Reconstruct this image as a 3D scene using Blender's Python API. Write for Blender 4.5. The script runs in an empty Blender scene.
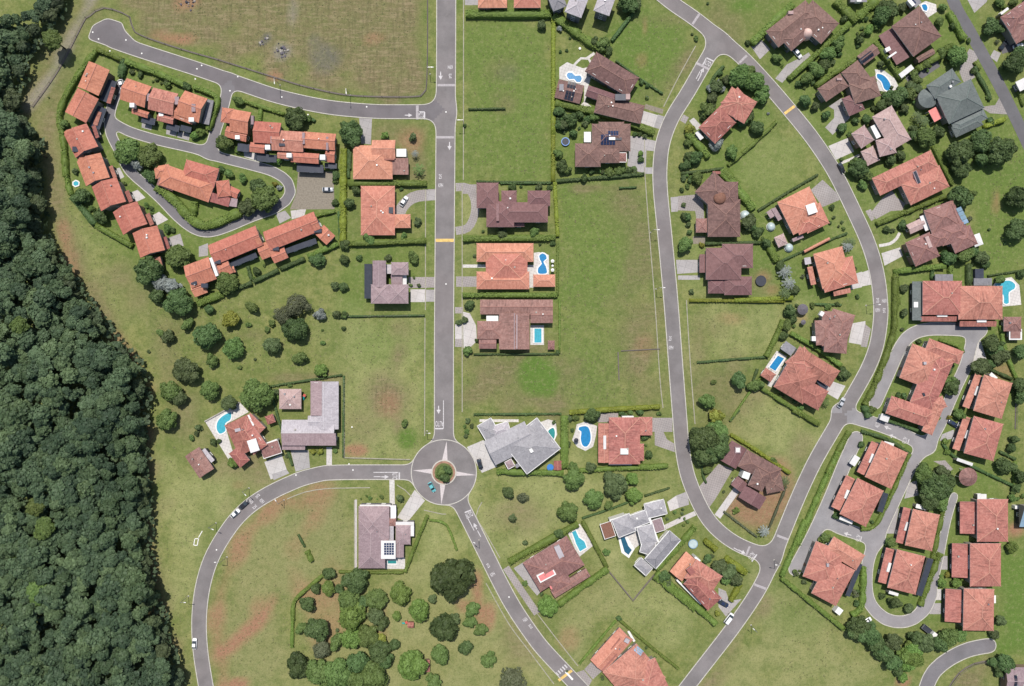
import bpy, bmesh, math, random
import numpy as np
from mathutils import Vector, Matrix

# ------------------------------------------------------------------ camera, light, exposure
S = 0.4            # metres per photo pixel on the ground
H = 277.0          # camera height
CX, CY = 512.0, 343.0
sc = bpy.context.scene
col = sc.collection
cam_d = bpy.data.cameras.new('camera'); cam = bpy.data.objects.new('camera', cam_d); col.objects.link(cam)
cam.location = (0, 0, H); cam.rotation_euler = (0, 0, 0)
cam_d.sensor_fit = 'HORIZONTAL'; cam_d.sensor_width = 36.0
cam_d.lens = 36.0 * H / (1024 * S)
cam_d.clip_start = 1.0; cam_d.clip_end = 3000.0
sc.camera = cam
SUN_EL, SUN_AZ = math.radians(64), math.radians(4)     # azimuth measured from +Y (picture top) towards -X
world = bpy.data.worlds.new('World'); sc.world = world; world.use_nodes = True
wn = world.node_tree
bg = wn.nodes['Background']; sky = wn.nodes.new('ShaderNodeTexSky'); sky.sky_type = 'NISHITA'
sky.sun_disc = False; sky.sun_elevation = SUN_EL; sky.sun_rotation = -SUN_AZ
sky.air_density = 1.2; sky.dust_density = 1.5
wn.links.new(sky.outputs[0], bg.inputs[0]); bg.inputs[1].default_value = 0.09
sun_d = bpy.data.lights.new('sun', 'SUN'); sun = bpy.data.objects.new('sun', sun_d); col.objects.link(sun)
sun_d.energy = 4.0; sun_d.angle = math.radians(0.55); sun_d.color = (1.0, 0.95, 0.88)
dv = Vector((-math.sin(SUN_AZ) * math.cos(SUN_EL), math.cos(SUN_AZ) * math.cos(SUN_EL), math.sin(SUN_EL)))
sun.rotation_euler = dv.to_track_quat('Z', 'Y').to_euler(); sun.location = dv * 400
sc.view_settings.view_transform = 'Standard'; sc.view_settings.look = 'None'
sc.view_settings.gamma = 1.0; sc.view_settings.use_curve_mapping = False
sc.view_settings.exposure = 0.36
sc.render.engine = 'CYCLES'
sc.cycles.max_bounces = 5; sc.cycles.diffuse_bounces = 3; sc.cycles.glossy_bounces = 2
sc.cycles.transmission_bounces = 3; sc.cycles.transparent_max_bounces = 4
sc.cycles.use_denoising = False if False else True
R = random.Random(7)
NR = np.random.RandomState(11)

# ------------------------------------------------------------------ coordinates
TO = [0.0, 0.0]
def T(x, y): TO[0], TO[1] = x, y              # origin of an enlarged view (5.12 x)
def px(zx, zy): return (TO[0] + zx / 5.12, TO[1] + zy / 5.12)
def P(x, y, z=0.0):                            # photo pixel -> place at height z
    k = S * (1 - z / H)
    return Vector(((x - CX) * k, (CY - y) * k, z))
def Z(zx, zy, z=0.0): return P(*px(zx, zy), z)

# ------------------------------------------------------------------ materials
MATS = {}
def newmat(name):
    m = bpy.data.materials.new(name); m.use_nodes = True
    nt = m.node_tree; nt.nodes.clear()
    out = nt.nodes.new('ShaderNodeOutputMaterial'); b = nt.nodes.new('ShaderNodeBsdfPrincipled')
    nt.links.new(b.outputs[0], out.inputs[0]); MATS[name] = m
    return m, nt, b
def nd(nt, t, **kw):
    n = nt.nodes.new(t)
    for k, v in kw.items(): setattr(n, k, v)
    return n
def setin(nt, sock, v):
    if isinstance(v, bpy.types.NodeSocket): nt.links.new(v, sock)
    elif isinstance(v, (tuple, list)) and len(v) == 3 and sock.type == 'RGBA': sock.default_value = (*v, 1)
    else: sock.default_value = v
def mix(nt, f, a, b, mode='MIX'):
    n = nd(nt, 'ShaderNodeMix', data_type='RGBA', blend_type=mode); n.clamp_factor = True
    setin(nt, n.inputs[0], f); setin(nt, n.inputs[6], a); setin(nt, n.inputs[7], b)
    return n.outputs[2]
def noise(nt, vec, scale, detail=4, rough=0.6):
    n = nd(nt, 'ShaderNodeTexNoise'); n.inputs['Scale'].default_value = scale
    n.inputs['Detail'].default_value = detail; n.inputs['Roughness'].default_value = rough
    if vec is not None: nt.links.new(vec, n.inputs['Vector'])
    return n.outputs[0]
def rng(nt, v, a, b, c=0.0, d=1.0):
    n = nd(nt, 'ShaderNodeMapRange'); setin(nt, n.inputs[0], v)
    for i, q in enumerate((a, b, c, d)): n.inputs[i + 1].default_value = q
    return n.outputs[0]
def math_(nt, op, a, b=0.0):
    n = nd(nt, 'ShaderNodeMath', operation=op); setin(nt, n.inputs[0], a); setin(nt, n.inputs[1], b)
    return n.outputs[0]
def mapping(nt, vec, scale=(1, 1, 1), rot=0.0):
    n = nd(nt, 'ShaderNodeMapping'); n.inputs['Scale'].default_value = scale; n.inputs['Rotation'].default_value = (0, 0, rot)
    nt.links.new(vec, n.inputs[0]); return n.outputs[0]
def geo_pos(nt): return nd(nt, 'ShaderNodeNewGeometry').outputs['Position']
def bump(nt, b, h, strength, dist=0.05):
    n = nd(nt, 'ShaderNodeBump'); n.inputs['Strength'].default_value = strength; n.inputs['Distance'].default_value = dist
    nt.links.new(h, n.inputs['Height']); nt.links.new(n.outputs[0], b.inputs['Normal'])

def simple(name, c, rough=0.6, spec=0.3, metal=0.0, var=0.12, scale=0.8):
    m, nt, b = newmat(name)
    p = geo_pos(nt)
    f = noise(nt, p, scale, 5)
    d = tuple(x * (1 - var) for x in c); l = tuple(min(1, x * (1 + var)) for x in c)
    setin(nt, b.inputs['Base Color'], mix(nt, rng(nt, f, 0.3, 0.7), d, l))
    b.inputs['Roughness'].default_value = rough; b.inputs['Metallic'].default_value = metal
    b.inputs['Specular IOR Level'].default_value = spec
    return m

def roofmat(name, base, dark, light, weather=0.5, tile=True):
    m, nt, b = newmat(name)
    uv = nd(nt, 'ShaderNodeUVMap').outputs[0]; p = geo_pos(nt)
    oi = nd(nt, 'ShaderNodeObjectInfo').outputs['Random']
    big = noise(nt, p, 0.16, 4, 0.6); mid = noise(nt, p, 0.75, 5, 0.7)
    c = mix(nt, rng(nt, mid, 0.35, 0.68), base, light)
    if tile:                                                       # one shade for each tile
        sp = nd(nt, 'ShaderNodeSeparateXYZ'); nt.links.new(uv, sp.inputs[0])
        fx = math_(nt, 'FLOOR', math_(nt, 'DIVIDE', sp.outputs[0], 0.42)); fy = math_(nt, 'FLOOR', math_(nt, 'DIVIDE', sp.outputs[1], 0.5))
        cb = nd(nt, 'ShaderNodeCombineXYZ'); nt.links.new(fx, cb.inputs[0]); nt.links.new(fy, cb.inputs[1]); nt.links.new(oi, cb.inputs[2])
        wnz = nd(nt, 'ShaderNodeTexWhiteNoise'); nt.links.new(cb.outputs[0], wnz.inputs[0])
        c = mix(nt, rng(nt, wnz.outputs[0], 0.0, 1.0, 0.0, 0.6), c, dark)
        c = mix(nt, rng(nt, wnz.outputs[0], 0.93, 0.95, 0.0, 0.5), c, light)
        h = nd(nt, 'ShaderNodeTexWave', wave_type='BANDS', bands_direction='X'); h.inputs['Scale'].default_value = 0.75 * math.pi / 2
        nt.links.new(uv, h.inputs[0]); bump(nt, b, h.outputs[0], 0.35, 0.08)
    st = noise(nt, mapping(nt, uv, (1.6, 0.25, 1)), 0.9, 4, 0.65)     # runs of lichen down the slope
    w = math_(nt, 'MAXIMUM', math_(nt, 'MULTIPLY', rng(nt, st, 0.42, 0.66), rng(nt, big, 0.38, 0.60)), rng(nt, noise(nt, p, 1.9, 5, 0.8), 0.56, 0.74, 0, 0.75))
    c = mix(nt, math_(nt, 'MULTIPLY', w, weather), c, tuple(x * 0.32 + 0.01 for x in dark))
    hsv = nd(nt, 'ShaderNodeHueSaturation'); setin(nt, hsv.inputs['Color'], c)
    setin(nt, hsv.inputs['Value'], rng(nt, oi, 0, 1, 0.9, 1.1)); setin(nt, hsv.inputs['Hue'], rng(nt, oi, 0, 1, 0.492, 0.508))
    setin(nt, b.inputs['Base Color'], hsv.outputs[0])
    b.inputs['Roughness'].default_value = 0.75; b.inputs['Specular IOR Level'].default_value = 0.25
    return m
roofmat('orange', (0.45, 0.185, 0.13), (0.34, 0.125, 0.085), (0.55, 0.26, 0.19), 0.5)
roofmat('terra', (0.41, 0.15, 0.10), (0.30, 0.10, 0.068), (0.50, 0.21, 0.145), 0.55)
roofmat('salmon', (0.385, 0.155, 0.12), (0.27, 0.095, 0.075), (0.49, 0.23, 0.18), 0.75)
roofmat('red', (0.28, 0.105, 0.085), (0.19, 0.068, 0.056), (0.37, 0.16, 0.13), 0.75)
roofmat('brown', (0.155, 0.088, 0.078), (0.10, 0.056, 0.05), (0.23, 0.14, 0.122), 0.6)
roofmat('maroon', (0.225, 0.115, 0.10), (0.15, 0.075, 0.068), (0.32, 0.185, 0.165), 0.65)
roofmat('mauve', (0.26, 0.19, 0.20), (0.19, 0.135, 0.145), (0.33, 0.25, 0.26), 0.3)
roofmat('plum', (0.165, 0.085, 0.085), (0.12, 0.06, 0.06), (0.21, 0.115, 0.115), 0.35)
roofmat('grey', (0.29, 0.28, 0.295), (0.22, 0.21, 0.225), (0.37, 0.36, 0.375), 0.3)
roofmat('slate', (0.19, 0.185, 0.20), (0.145, 0.14, 0.155), (0.24, 0.235, 0.25), 0.3)
roofmat('palegrey', (0.36, 0.33, 0.35), (0.28, 0.255, 0.275), (0.46, 0.43, 0.45), 0.3)
roofmat('teal', (0.115, 0.132, 0.128), (0.085, 0.10, 0.095), (0.155, 0.172, 0.168), 0.35)
roofmat('pinkgrey', (0.34, 0.235, 0.225), (0.25, 0.165, 0.16), (0.45, 0.33, 0.31), 0.45)
roofmat('pink', (0.50, 0.15, 0.15), (0.42, 0.11, 0.12), (0.58, 0.2, 0.2), 0.2, tile=False)
roofmat('whiteroof', (0.54, 0.53, 0.52), (0.44, 0.43, 0.42), (0.62, 0.61, 0.60), 0.2, tile=False)
roofmat('darkglass_and_shade', (0.035, 0.04, 0.055), (0.025, 0.03, 0.04), (0.05, 0.055, 0.07), 0.1, tile=False)  # dark glazing; on the terrace slabs it paints carport shade
MATS['darkglass_and_shade'].node_tree.nodes['Principled BSDF'].inputs['Roughness'].default_value = 0.25
roofmat('bluesheet', (0.18, 0.27, 0.36), (0.13, 0.2, 0.28), (0.25, 0.36, 0.46), 0.2, tile=False)
RIDGE = {'orange': (0.58, 0.29, 0.21), 'terra': (0.46, 0.20, 0.15), 'salmon': (0.50, 0.25, 0.19), 'red': (0.43, 0.19, 0.15), 'brown': (0.26, 0.15, 0.125), 'maroon': (0.32, 0.165, 0.14),
         'mauve': (0.36, 0.28, 0.29), 'plum': (0.24, 0.14, 0.14), 'grey': (0.34, 0.33, 0.35), 'slate': (0.2, 0.2, 0.22), 'palegrey': (0.5, 0.47, 0.49), 'teal': (0.15, 0.18, 0.17),
         'pinkgrey': (0.48, 0.36, 0.35)}
for k, v in RIDGE.items(): simple('ridge_' + k, tuple(q * .84 for q in v), 0.7, 0.2, 0, 0.2, 2.0)
simple('wall', (0.24, 0.22, 0.19), 0.8, 0.2, 0, 0.08, 0.5)  # all three wall tones darkened to carry the shade under the eaves
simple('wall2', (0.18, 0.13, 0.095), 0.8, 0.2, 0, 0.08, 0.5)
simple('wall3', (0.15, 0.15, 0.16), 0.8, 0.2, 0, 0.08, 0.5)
simple('carport', (0.05, 0.05, 0.055), 0.8, 0.2, 0, 0.15, 0.5)  # near-black colour stands in for the shade inside open carports
simple('trim', (0.66, 0.65, 0.62), 0.6, 0.3, 0, 0.05)
simple('glass', (0.03, 0.04, 0.05), 0.08, 0.6, 0, 0.3)
simple('door', (0.13, 0.07, 0.04), 0.5, 0.3)
simple('white', (0.62, 0.61, 0.59), 0.5, 0.3, 0, 0.05)

simple('kerb', (0.40, 0.38, 0.34), 0.8, 0.2, 0, 0.18, 1.2)
simple('paleline', (0.27, 0.255, 0.20), 0.85, 0.2, 0, 0.25, 0.7)
simple('paint', (0.44, 0.42, 0.42), 0.7, 0.2, 0, 0.25, 1.5)
simple('paintworn', (0.32, 0.295, 0.30), 0.75, 0.2, 0, 0.2, 1.5)
simple('yellowpaint', (0.55, 0.38, 0.13), 0.75, 0.2, 0, 0.25, 1.0)
simple('metal', (0.30, 0.30, 0.31), 0.4, 0.5, 0.7)
simple('fence', (0.13, 0.11, 0.10), 0.7, 0.2)
simple('stonewall', (0.30, 0.28, 0.25), 0.85, 0.2, 0, 0.2, 1.0)
simple('bark', (0.09, 0.065, 0.045), 0.9, 0.1, 0, 0.3, 3.0)
simple('rubber', (0.02, 0.02, 0.02), 0.8, 0.2)
simple('panel', (0.018, 0.028, 0.07), 0.12, 0.6, 0, 0.2, 2.0)
simple('panelblack', (0.014, 0.017, 0.028), 0.15, 0.6, 0, 0.2, 2.0)
simple('wood', (0.17, 0.085, 0.06), 0.75, 0.2, 0, 0.25, 2.0)
simple('thatch', (0.115, 0.105, 0.12), 0.9, 0.1, 0, 0.3, 3.0)
simple('redcloth', (0.45, 0.09, 0.07), 0.7, 0.2)
simple('tealplastic', (0.03, 0.42, 0.42), 0.4, 0.4)
simple('blueplastic', (0.03, 0.16, 0.45), 0.4, 0.4)
simple('mesh_black', (0.03, 0.033, 0.045), 0.6, 0.3)
simple('soil', (0.27, 0.16, 0.115), 0.95, 0.1, 0, 0.3, 0.7)
simple('gravel', (0.20, 0.175, 0.14), 0.95, 0.1, 0, 0.22, 1.6)
simple('paledome', (0.36, 0.43, 0.43), 0.35, 0.5, 0, 0.15)
simple('pinkdome', (0.55, 0.38, 0.33), 0.6, 0.3, 0, 0.1)

def pave(name, c, var=0.16, joint=None):
    m, nt, b = newmat(name); p = geo_pos(nt)
    a = noise(nt, p, 0.12, 5, 0.6); f = noise(nt, p, 2.2, 4, 0.7)
    cc = mix(nt, rng(nt, a, 0.35, 0.65), tuple(x * (1 - var) for x in c), tuple(x * (1 + var) for x in c))
    cc = mix(nt, rng(nt, f, 0.4, 0.75, 0, 0.35), cc, tuple(x * 0.7 for x in c))
    st = noise(nt, p, 0.5, 6, 0.75)
    cc = mix(nt, rng(nt, st, 0.56, 0.72, 0, 0.45), cc, tuple(x * 0.6 for x in c))
    cc = mix(nt, rng(nt, noise(nt, p, 0.035, 3), 0.42, 0.6, 0, 0.22), cc, tuple(x * y for x, y in zip(c, (1.12, 1.0, 1.0))))
    cc = mix(nt, rng(nt, noise(nt, mapping(nt, p, (1, 1, 1), .7), 0.3, 5, .8), 0.57, 0.63, 0, 0.16), cc, tuple(x * 1.35 for x in c))
    if joint:
        br = nd(nt, 'ShaderNodeTexBrick'); br.inputs['Scale'].default_value = 1.0; br.offset = 0.0
        br.inputs['Brick Width'].default_value = joint; br.inputs['Row Height'].default_value = joint; br.inputs['Mortar Size'].default_value = 0.04
        nt.links.new(mapping(nt, p, (1, 1, 1), 0.3), br.inputs['Vector'])
        cc = mix(nt, br.outputs['Fac'], cc, tuple(x * 0.55 for x in c))
    setin(nt, b.inputs['Base Color'], cc); b.inputs['Roughness'].default_value = 0.9; b.inputs['Specular IOR Level'].default_value = 0.2
    bump(nt, b, f, 0.3, 0.02)
    return m
pave('asphalt', (0.168, 0.155, 0.154), 0.16)
pave('asphaltdark', (0.115, 0.112, 0.118), 0.13)
pave('lane', (0.150, 0.143, 0.150), 0.14)
pave('sideroad', (0.135, 0.125, 0.130), 0.14)
pave('laneright', (0.22, 0.212, 0.218), 0.14)
pave('concrete', (0.30, 0.285, 0.28), 0.13, 2.6)
pave('concretelight', (0.43, 0.41, 0.395), 0.10, 2.8)
pave('whitedeck', (0.50, 0.48, 0.455), 0.10, 1.2)
pave('paving', (0.28, 0.255, 0.245), 0.15, 0.9)

# leaves
def leafmat(name, c, c2, hue=0.02):
    m, nt, b = newmat(name)
    oi = nd(nt, 'ShaderNodeObjectInfo').outputs['Random']; p = geo_pos(nt)
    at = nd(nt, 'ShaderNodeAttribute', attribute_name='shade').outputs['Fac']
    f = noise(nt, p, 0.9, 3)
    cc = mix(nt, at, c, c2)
    hsv = nd(nt, 'ShaderNodeHueSaturation'); setin(nt, hsv.inputs['Color'], cc)
    setin(nt, hsv.inputs['Hue'], rng(nt, oi, 0, 1, 0.5 - hue, 0.5 + hue))
    setin(nt, hsv.inputs['Value'], math_(nt, 'MULTIPLY', rng(nt, oi, 0, 1, 0.82, 1.2), rng(nt, f, 0.3, 0.7, 0.8, 1.2)))
    setin(nt, b.inputs['Base Color'], hsv.outputs[0])
    b.inputs['Roughness'].default_value = 0.6; b.inputs['Specular IOR Level'].default_value = 0.25
    out = [n for n in nt.nodes if n.type == 'OUTPUT_MATERIAL'][0]
    tr = nd(nt, 'ShaderNodeBsdfTranslucent'); setin(nt, tr.inputs[0], hsv.outputs[0])
    mx = nd(nt, 'ShaderNodeMixShader'); mx.inputs[0].default_value = 0.3
    nt.links.new(b.outputs[0], mx.inputs[1]); nt.links.new(tr.outputs[0], mx.inputs[2]); nt.links.new(mx.outputs[0], out.inputs[0])
    return m
leafmat('leaf_d', (0.058, 0.096, 0.032), (0.110, 0.168, 0.060))
leafmat('leaf_k', (0.042, 0.070, 0.024), (0.080, 0.122, 0.042))
leafmat('leaf_m', (0.090, 0.142, 0.038), (0.152, 0.222, 0.068))
leafmat('leaf_l', (0.105, 0.172, 0.036), (0.172, 0.258, 0.066))
leafmat('leaf_o', (0.074, 0.104, 0.040), (0.125, 0.165, 0.070), 0.012)
leafmat('leaf_y', (0.165, 0.175, 0.028), (0.260, 0.260, 0.055))
leafmat('leaf_b', (0.084, 0.096, 0.052), (0.135, 0.150, 0.085), 0.012)
leafmat('leaf_s', (0.160, 0.185, 0.165), (0.300, 0.330, 0.310))
leafmat('leaf_h', (0.115, 0.168, 0.034), (0.195, 0.258, 0.060), 0.014)
leafmat('leaf_g', (0.165, 0.200, 0.026), (0.270, 0.300, 0.050), .012)
leafmat('leaf_f', (0.042, 0.065, 0.036), (0.096, 0.134, 0.068), 0.02)
leafmat('leaf_f2', (0.058, 0.084, 0.040), (0.116, 0.154, 0.072), 0.02)
leafmat('leaf_f3', (0.075, 0.120, 0.030), (0.130, 0.180, 0.050), 0.02)

def watermat(name, c):
    m, nt, b = newmat(name); p = geo_pos(nt)
    f = noise(nt, p, 1.3, 4)
    setin(nt, b.inputs['Base Color'], mix(nt, rng(nt, f, 0.35, 0.65), tuple(x * 0.88 for x in c), tuple(min(1, x * 1.12) for x in c)))
    b.inputs['Roughness'].default_value = 0.12; bump(nt, b, noise(nt, p, 3.0, 3), 0.15, 0.05)
watermat('water', (0.05, 0.30, 0.38)); watermat('water_blue', (0.02, 0.17, 0.36)); watermat('water_teal', (0.03, 0.20, 0.20)); watermat('water_navy', (0.02, 0.085, 0.14))
watermat('water_aqua', (0.10, 0.46, 0.48))

# ------------------------------------------------------------------ mesh helpers
def mesh_obj(name, verts, faces, mats, parent=None, mi=None, uvs=None, smooth=False, loc=None):
    me = bpy.data.meshes.new(name)
    me.from_pydata([tuple(v) for v in verts], [], faces)
    for m in (mats if isinstance(mats, (list, tuple)) else [mats]): me.materials.append(MATS[m])
    if mi is not None: me.polygons.foreach_set('material_index', mi)
    if uvs is not None:
        l = me.uv_layers.new(name='UVMap'); l.data.foreach_set('uv', np.array(uvs, dtype=np.float32).ravel())
    if smooth: me.polygons.foreach_set('use_smooth', [True] * len(me.polygons))
    me.update()
    return link(name, me, parent, loc)
def link(name, me, parent=None, loc=None):
    o = bpy.data.objects.new(name, me); col.objects.link(o)
    if parent is not None: o.parent = parent
    if loc is not None: o.location = loc
    return o
def empty(name, loc, label=None, cat=None, group=None):
    o = bpy.data.objects.new(name, None); col.objects.link(o); o.location = loc; o.empty_display_size = 0.5
    tag(o, label, cat, group); return o
def tag(o, label=None, cat=None, group=None, kind=None):
    if label: o['label'] = label
    if cat: o['category'] = cat
    if group: o['group'] = group
    if kind: o['kind'] = kind
    return o
def structure(o): o['kind'] = 'structure'; return o

def catmull(pts, step=2.0, closed=False):
    pts = [Vector((p[0], p[1], 0)) for p in pts]; n = len(pts); out = []
    for i in range(n if closed else n - 1):
        if closed: a, b, c, d = pts[i - 1], pts[i], pts[(i + 1) % n], pts[(i + 2) % n]
        else: a, b, c, d = pts[max(0, i - 1)], pts[i], pts[i + 1], pts[min(n - 1, i + 2)]
        k = max(1, int((c - b).length / step))
        for j in range(k):
            t = j / k
            out.append(0.5 * ((2 * b) + (c - a) * t + (2 * a - 5 * b + 4 * c - d) * t * t + (3 * b - a - 3 * c + d) * t ** 3))
    if not closed: out.append(pts[-1])
    return out

def poly_prism(name, pts, z0, z1, mat, parent=None):
    n = len(pts)
    v = [(p[0], p[1], z1) for p in pts] + [(p[0], p[1], z0) for p in pts]
    ar = sum(pts[i][0] * pts[(i + 1) % n][1] - pts[(i + 1) % n][0] * pts[i][1] for i in range(n))
    top = list(range(n)) if ar > 0 else list(range(n))[::-1]
    f = [tuple(top)]
    for i in range(n):
        j = (i + 1) % n
        f.append((i, n + i, n + j, j) if ar > 0 else (j, n + j, n + i, i))
    return mesh_obj(name, v, f, mat, parent)

def strip_prism(name, pts, w, z0, z1, mat, parent=None, closed=False):
    """a low band of width w along a line"""
    n = len(pts); L = []; Rr = []
    for i in range(n):
        a = pts[i - 1] if (i > 0 or closed) else pts[i]; b = pts[(i + 1) % n] if (i < n - 1 or closed) else pts[i]
        d = Vector((b[0] - a[0], b[1] - a[1])); d = d.normalized() if d.length > 1e-6 else Vector((1, 0))
        nn = Vector((-d.y, d.x)); p = Vector((pts[i][0], pts[i][1]))
        L.append(p + nn * w / 2); Rr.append(p - nn * w / 2)
    v = []
    for l, r in zip(L, Rr): v += [(l.x, l.y, z0), (l.x, l.y, z1), (r.x, r.y, z1), (r.x, r.y, z0)]
    f = []
    for i in range(n if closed else n - 1):
        a = 4 * i; b = 4 * ((i + 1) % n)
        for q in range(3): f.append((a + q, a + q + 1, b + q + 1, b + q))
    if not closed: f += [(0, 3, 2, 1), (4 * n - 4, 4 * n - 3, 4 * n - 2, 4 * n - 1)]
    return mesh_obj(name, v, f, mat, parent)

def in_poly(X, Y, poly):
    ins = np.zeros(X.shape, bool); n = len(poly)
    for i in range(n):
        x1, y1 = poly[i][0], poly[i][1]; x2, y2 = poly[(i + 1) % n][0], poly[(i + 1) % n][1]
        if y1 == y2: continue
        c = ((y1 > Y) != (y2 > Y)) & (X < (x2 - x1) * (Y - y1) / (y2 - y1) + x1)
        ins ^= c
    return ins
def seg_dist(X, Y, pts, closed=False):
    d = np.full(X.shape, 1e9); n = len(pts)
    for i in range(n if closed else n - 1):
        x1, y1 = pts[i][0], pts[i][1]; x2, y2 = pts[(i + 1) % n][0], pts[(i + 1) % n][1]
        dx, dy = x2 - x1, y2 - y1; q = dx * dx + dy * dy
        if q < 1e-9: continue
        t = np.clip(((X - x1) * dx + (Y - y1) * dy) / q, 0, 1)
        d = np.minimum(d, (X - x1 - t * dx) ** 2 + (Y - y1 - t * dy) ** 2)
    return np.sqrt(d)
def poly_sdf(X, Y, poly):
    d = seg_dist(X, Y, poly, True); return np.where(in_poly(X, Y, poly), -d, d)
def pxl(pts): return [P(x, y) for x, y in pts]
def zl(*c): return [Z(c[i], c[i + 1]) for i in range(0, len(c), 2)]
# ------------------------------------------------------------------ roads (signed distance, blended at the junctions)
ROADS = {
 'A': ('main', 19.0, [(446.3, -60), (446.1, 60), (444.8, 230), (444, 340), (444, 445), (444, 472)]),
 'B': ('main', 14.6, [(444, 472.3), (340, 472.3), (317, 474.6), (299, 479.6), (286, 485.2), (270, 493), (253, 503.5), (238, 517), (225.8, 533), (214, 553), (207, 570.5), (201.7, 593), (199.2, 620), (200.5, 650), (206, 686), (216, 740)]),
 'C': ('main', 15.0, [(444, 472), (455, 493), (466, 514), (485, 552), (503, 588), (517, 612.5), (536, 640), (546, 652), (560, 667), (580, 688), (620, 730)]),
 'E': ('main', 14.2, [(620, -60), (645, -22), (668, 0), (695, 19), (720, 39), (743, 58.6), (767, 84), (789.4, 110), (812, 138), (832, 168), (845, 193), (856, 216), (866, 238), (873, 258), (878, 280), (880.5, 304), (880.3, 320), (876.5, 345), (868, 368), (852, 397), (834, 428), (815, 461), (798.5, 496), (782, 536), (770, 566), (757, 592), (732.5, 628), (697, 674), (660, 722)]),
 'D': ('main', 14.0, [(716, 44), (704, 64), (688, 92), (672, 118), (663, 142), (660, 165), (660.3, 190), (664.6, 234), (670.7, 300), (676.6, 378), (679.5, 415), (682.5, 450), (689, 480), (704, 513), (720, 532), (741, 546), (768, 556)]),
 'F': ('side', 13.8, [(444, 111.5), (400, 111.8), (370, 111.2), (326.7, 107), (280, 97), (244.7, 85.5), (200, 70), (138, 50), (112, 41)]),
 'G': ('lane', 9.6, [(121, 84), (114, 100), (109.5, 118), (111, 134), (119, 150), (129, 170), (145.5, 185), (161, 199), (177, 216), (193, 228.5), (208.6, 232.5), (228, 227), (251.6, 217), (275, 208.5), (286, 201), (291, 192), (288, 182), (274, 172), (248.6, 164.5), (219, 157), (196, 149), (157, 140), (128, 131), (112, 122)]),
 'G2': ('lane', 10.5, [(229, 82), (224, 105), (216, 130), (210, 152)]),
 'H1': ('laneright', 12.5, [(875, 403), (888, 374), (901, 346), (912, 334), (929.5, 329), (961, 329.5), (981, 330)]),
 'H2': ('laneright', 11.8, [(975, 333), (971, 345), (966, 364.5), (957, 384), (949, 402), (939, 425), (928, 444), (914, 460), (898, 492.5), (885, 521), (874, 545), (868, 561), (866, 584.5), (870, 604), (885.5, 619), (905, 621.6), (920.6, 613), (930, 594)]),
 'H5': ('laneright', 7.5, [(925, 608), (930.4, 594), (939, 559), (945, 528), (949.5, 510), (954, 496)]),
 'H3': ('laneright', 12.5, [(838, 411), (853, 417), (878.7, 425), (902, 434), (914, 440), (929, 447)]),
 'H4': ('laneright', 13.5, [(856, 438), (844, 465), (832, 494.5), (822, 517), (812, 538), (799.5, 561), (795, 569)]),
 'H6': ('laneright', 12.5, [(827, 520), (838, 527), (853, 532), (877, 540)]),
 'I': ('lane', 14.5, [(922, 710), (926, 688), (934, 671), (951, 657.5), (970, 649), (989, 645.5)]),
 'J': ('asphaltdark', 12.0, [(935, -60), (953, 0), (968.5, 29), (987, 62.5), (1001.7, 90), (1017, 121), (1040, 170)]),
}
RC = pxl([(443.9, 472.3)])[0]; RR = 32.6 * S; RI = 12.0 * S
step = 1.0
gx = np.arange(-232, 232.01, step); gy = np.arange(-160, 160.01, step)
X, Y = np.meshgrid(gx, gy, indexing='ij')
def smin(a, b, k):
    h = np.clip(k - np.abs(a - b), 0, None) / k
    return np.minimum(a, b) - h * h * k * 0.25
groups = {}
FULL = None
for nm, (g, w, pts) in ROADS.items():
    d = seg_dist(X, Y, catmull(pxl(pts), 3.0)) - w * S / 2
    if nm == 'F':
        d = np.minimum(d, poly_sdf(X, Y, pxl([(88, 39), (92.8, 25.6), (97.7, 23.2), (107.4, 18.2), (122, 23), (125, 31), (134.8, 41), (150, 48), (142.6, 58)])))
    groups[g] = np.minimum(groups[g], d) if g in groups else d
    if g == 'asphaltdark': continue
    k = 5.5 if g in ('main', 'side') else 3.0
    FULL = d if FULL is None else smin(FULL, d, k)
dR = np.hypot(X - RC.x, Y - RC.y) - RR
groups['main'] = np.minimum(groups['main'], dR); FULL = smin(FULL, dR, 3.0)
gn = ['main', 'lane', 'laneright', 'side']
own = np.argmin(np.stack([groups[g] for g in gn]), axis=0)

def marching(F, sel=None):
    """faces where F<0, and the border segments"""
    vid = {}; verts = []; faces = []; segs = []
    def vkey(k, p):
        if k not in vid: vid[k] = len(verts); verts.append(p)
        return vid[k]
    nx, ny = F.shape
    inside = F < 0
    any_ = inside[:-1, :-1] | inside[1:, :-1] | inside[1:, 1:] | inside[:-1, 1:]
    for i, j in zip(*np.nonzero(any_)):
        cs = [(i, j), (i + 1, j), (i + 1, j + 1), (i, j + 1)]
        f = [F[c] for c in cs]; poly = []; cr = []
        for q in range(4):
            a, b = cs[q], cs[(q + 1) % 4]; fa, fb = f[q], f[(q + 1) % 4]
            if fa < 0: poly.append(vkey(a, (gx[a[0]], gy[a[1]])))
            if (fa < 0) != (fb < 0):
                t = fa / (fa - fb); k = (min(a, b), max(a, b))
                v = vkey(k, (gx[a[0]] + t * (gx[b[0]] - gx[a[0]]), gy[a[1]] + t * (gy[b[1]] - gy[a[1]])))
                poly.append(v); cr.append((v, fa < 0))
        if len(poly) >= 3: faces.append((tuple(poly), (i, j)))
        if len(cr) == 2: segs.append((cr[0][0], cr[1][0]) if cr[0][1] else (cr[1][0], cr[0][0]))
    return verts, faces, segs
V2, F2, SG = marching(FULL)
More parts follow.
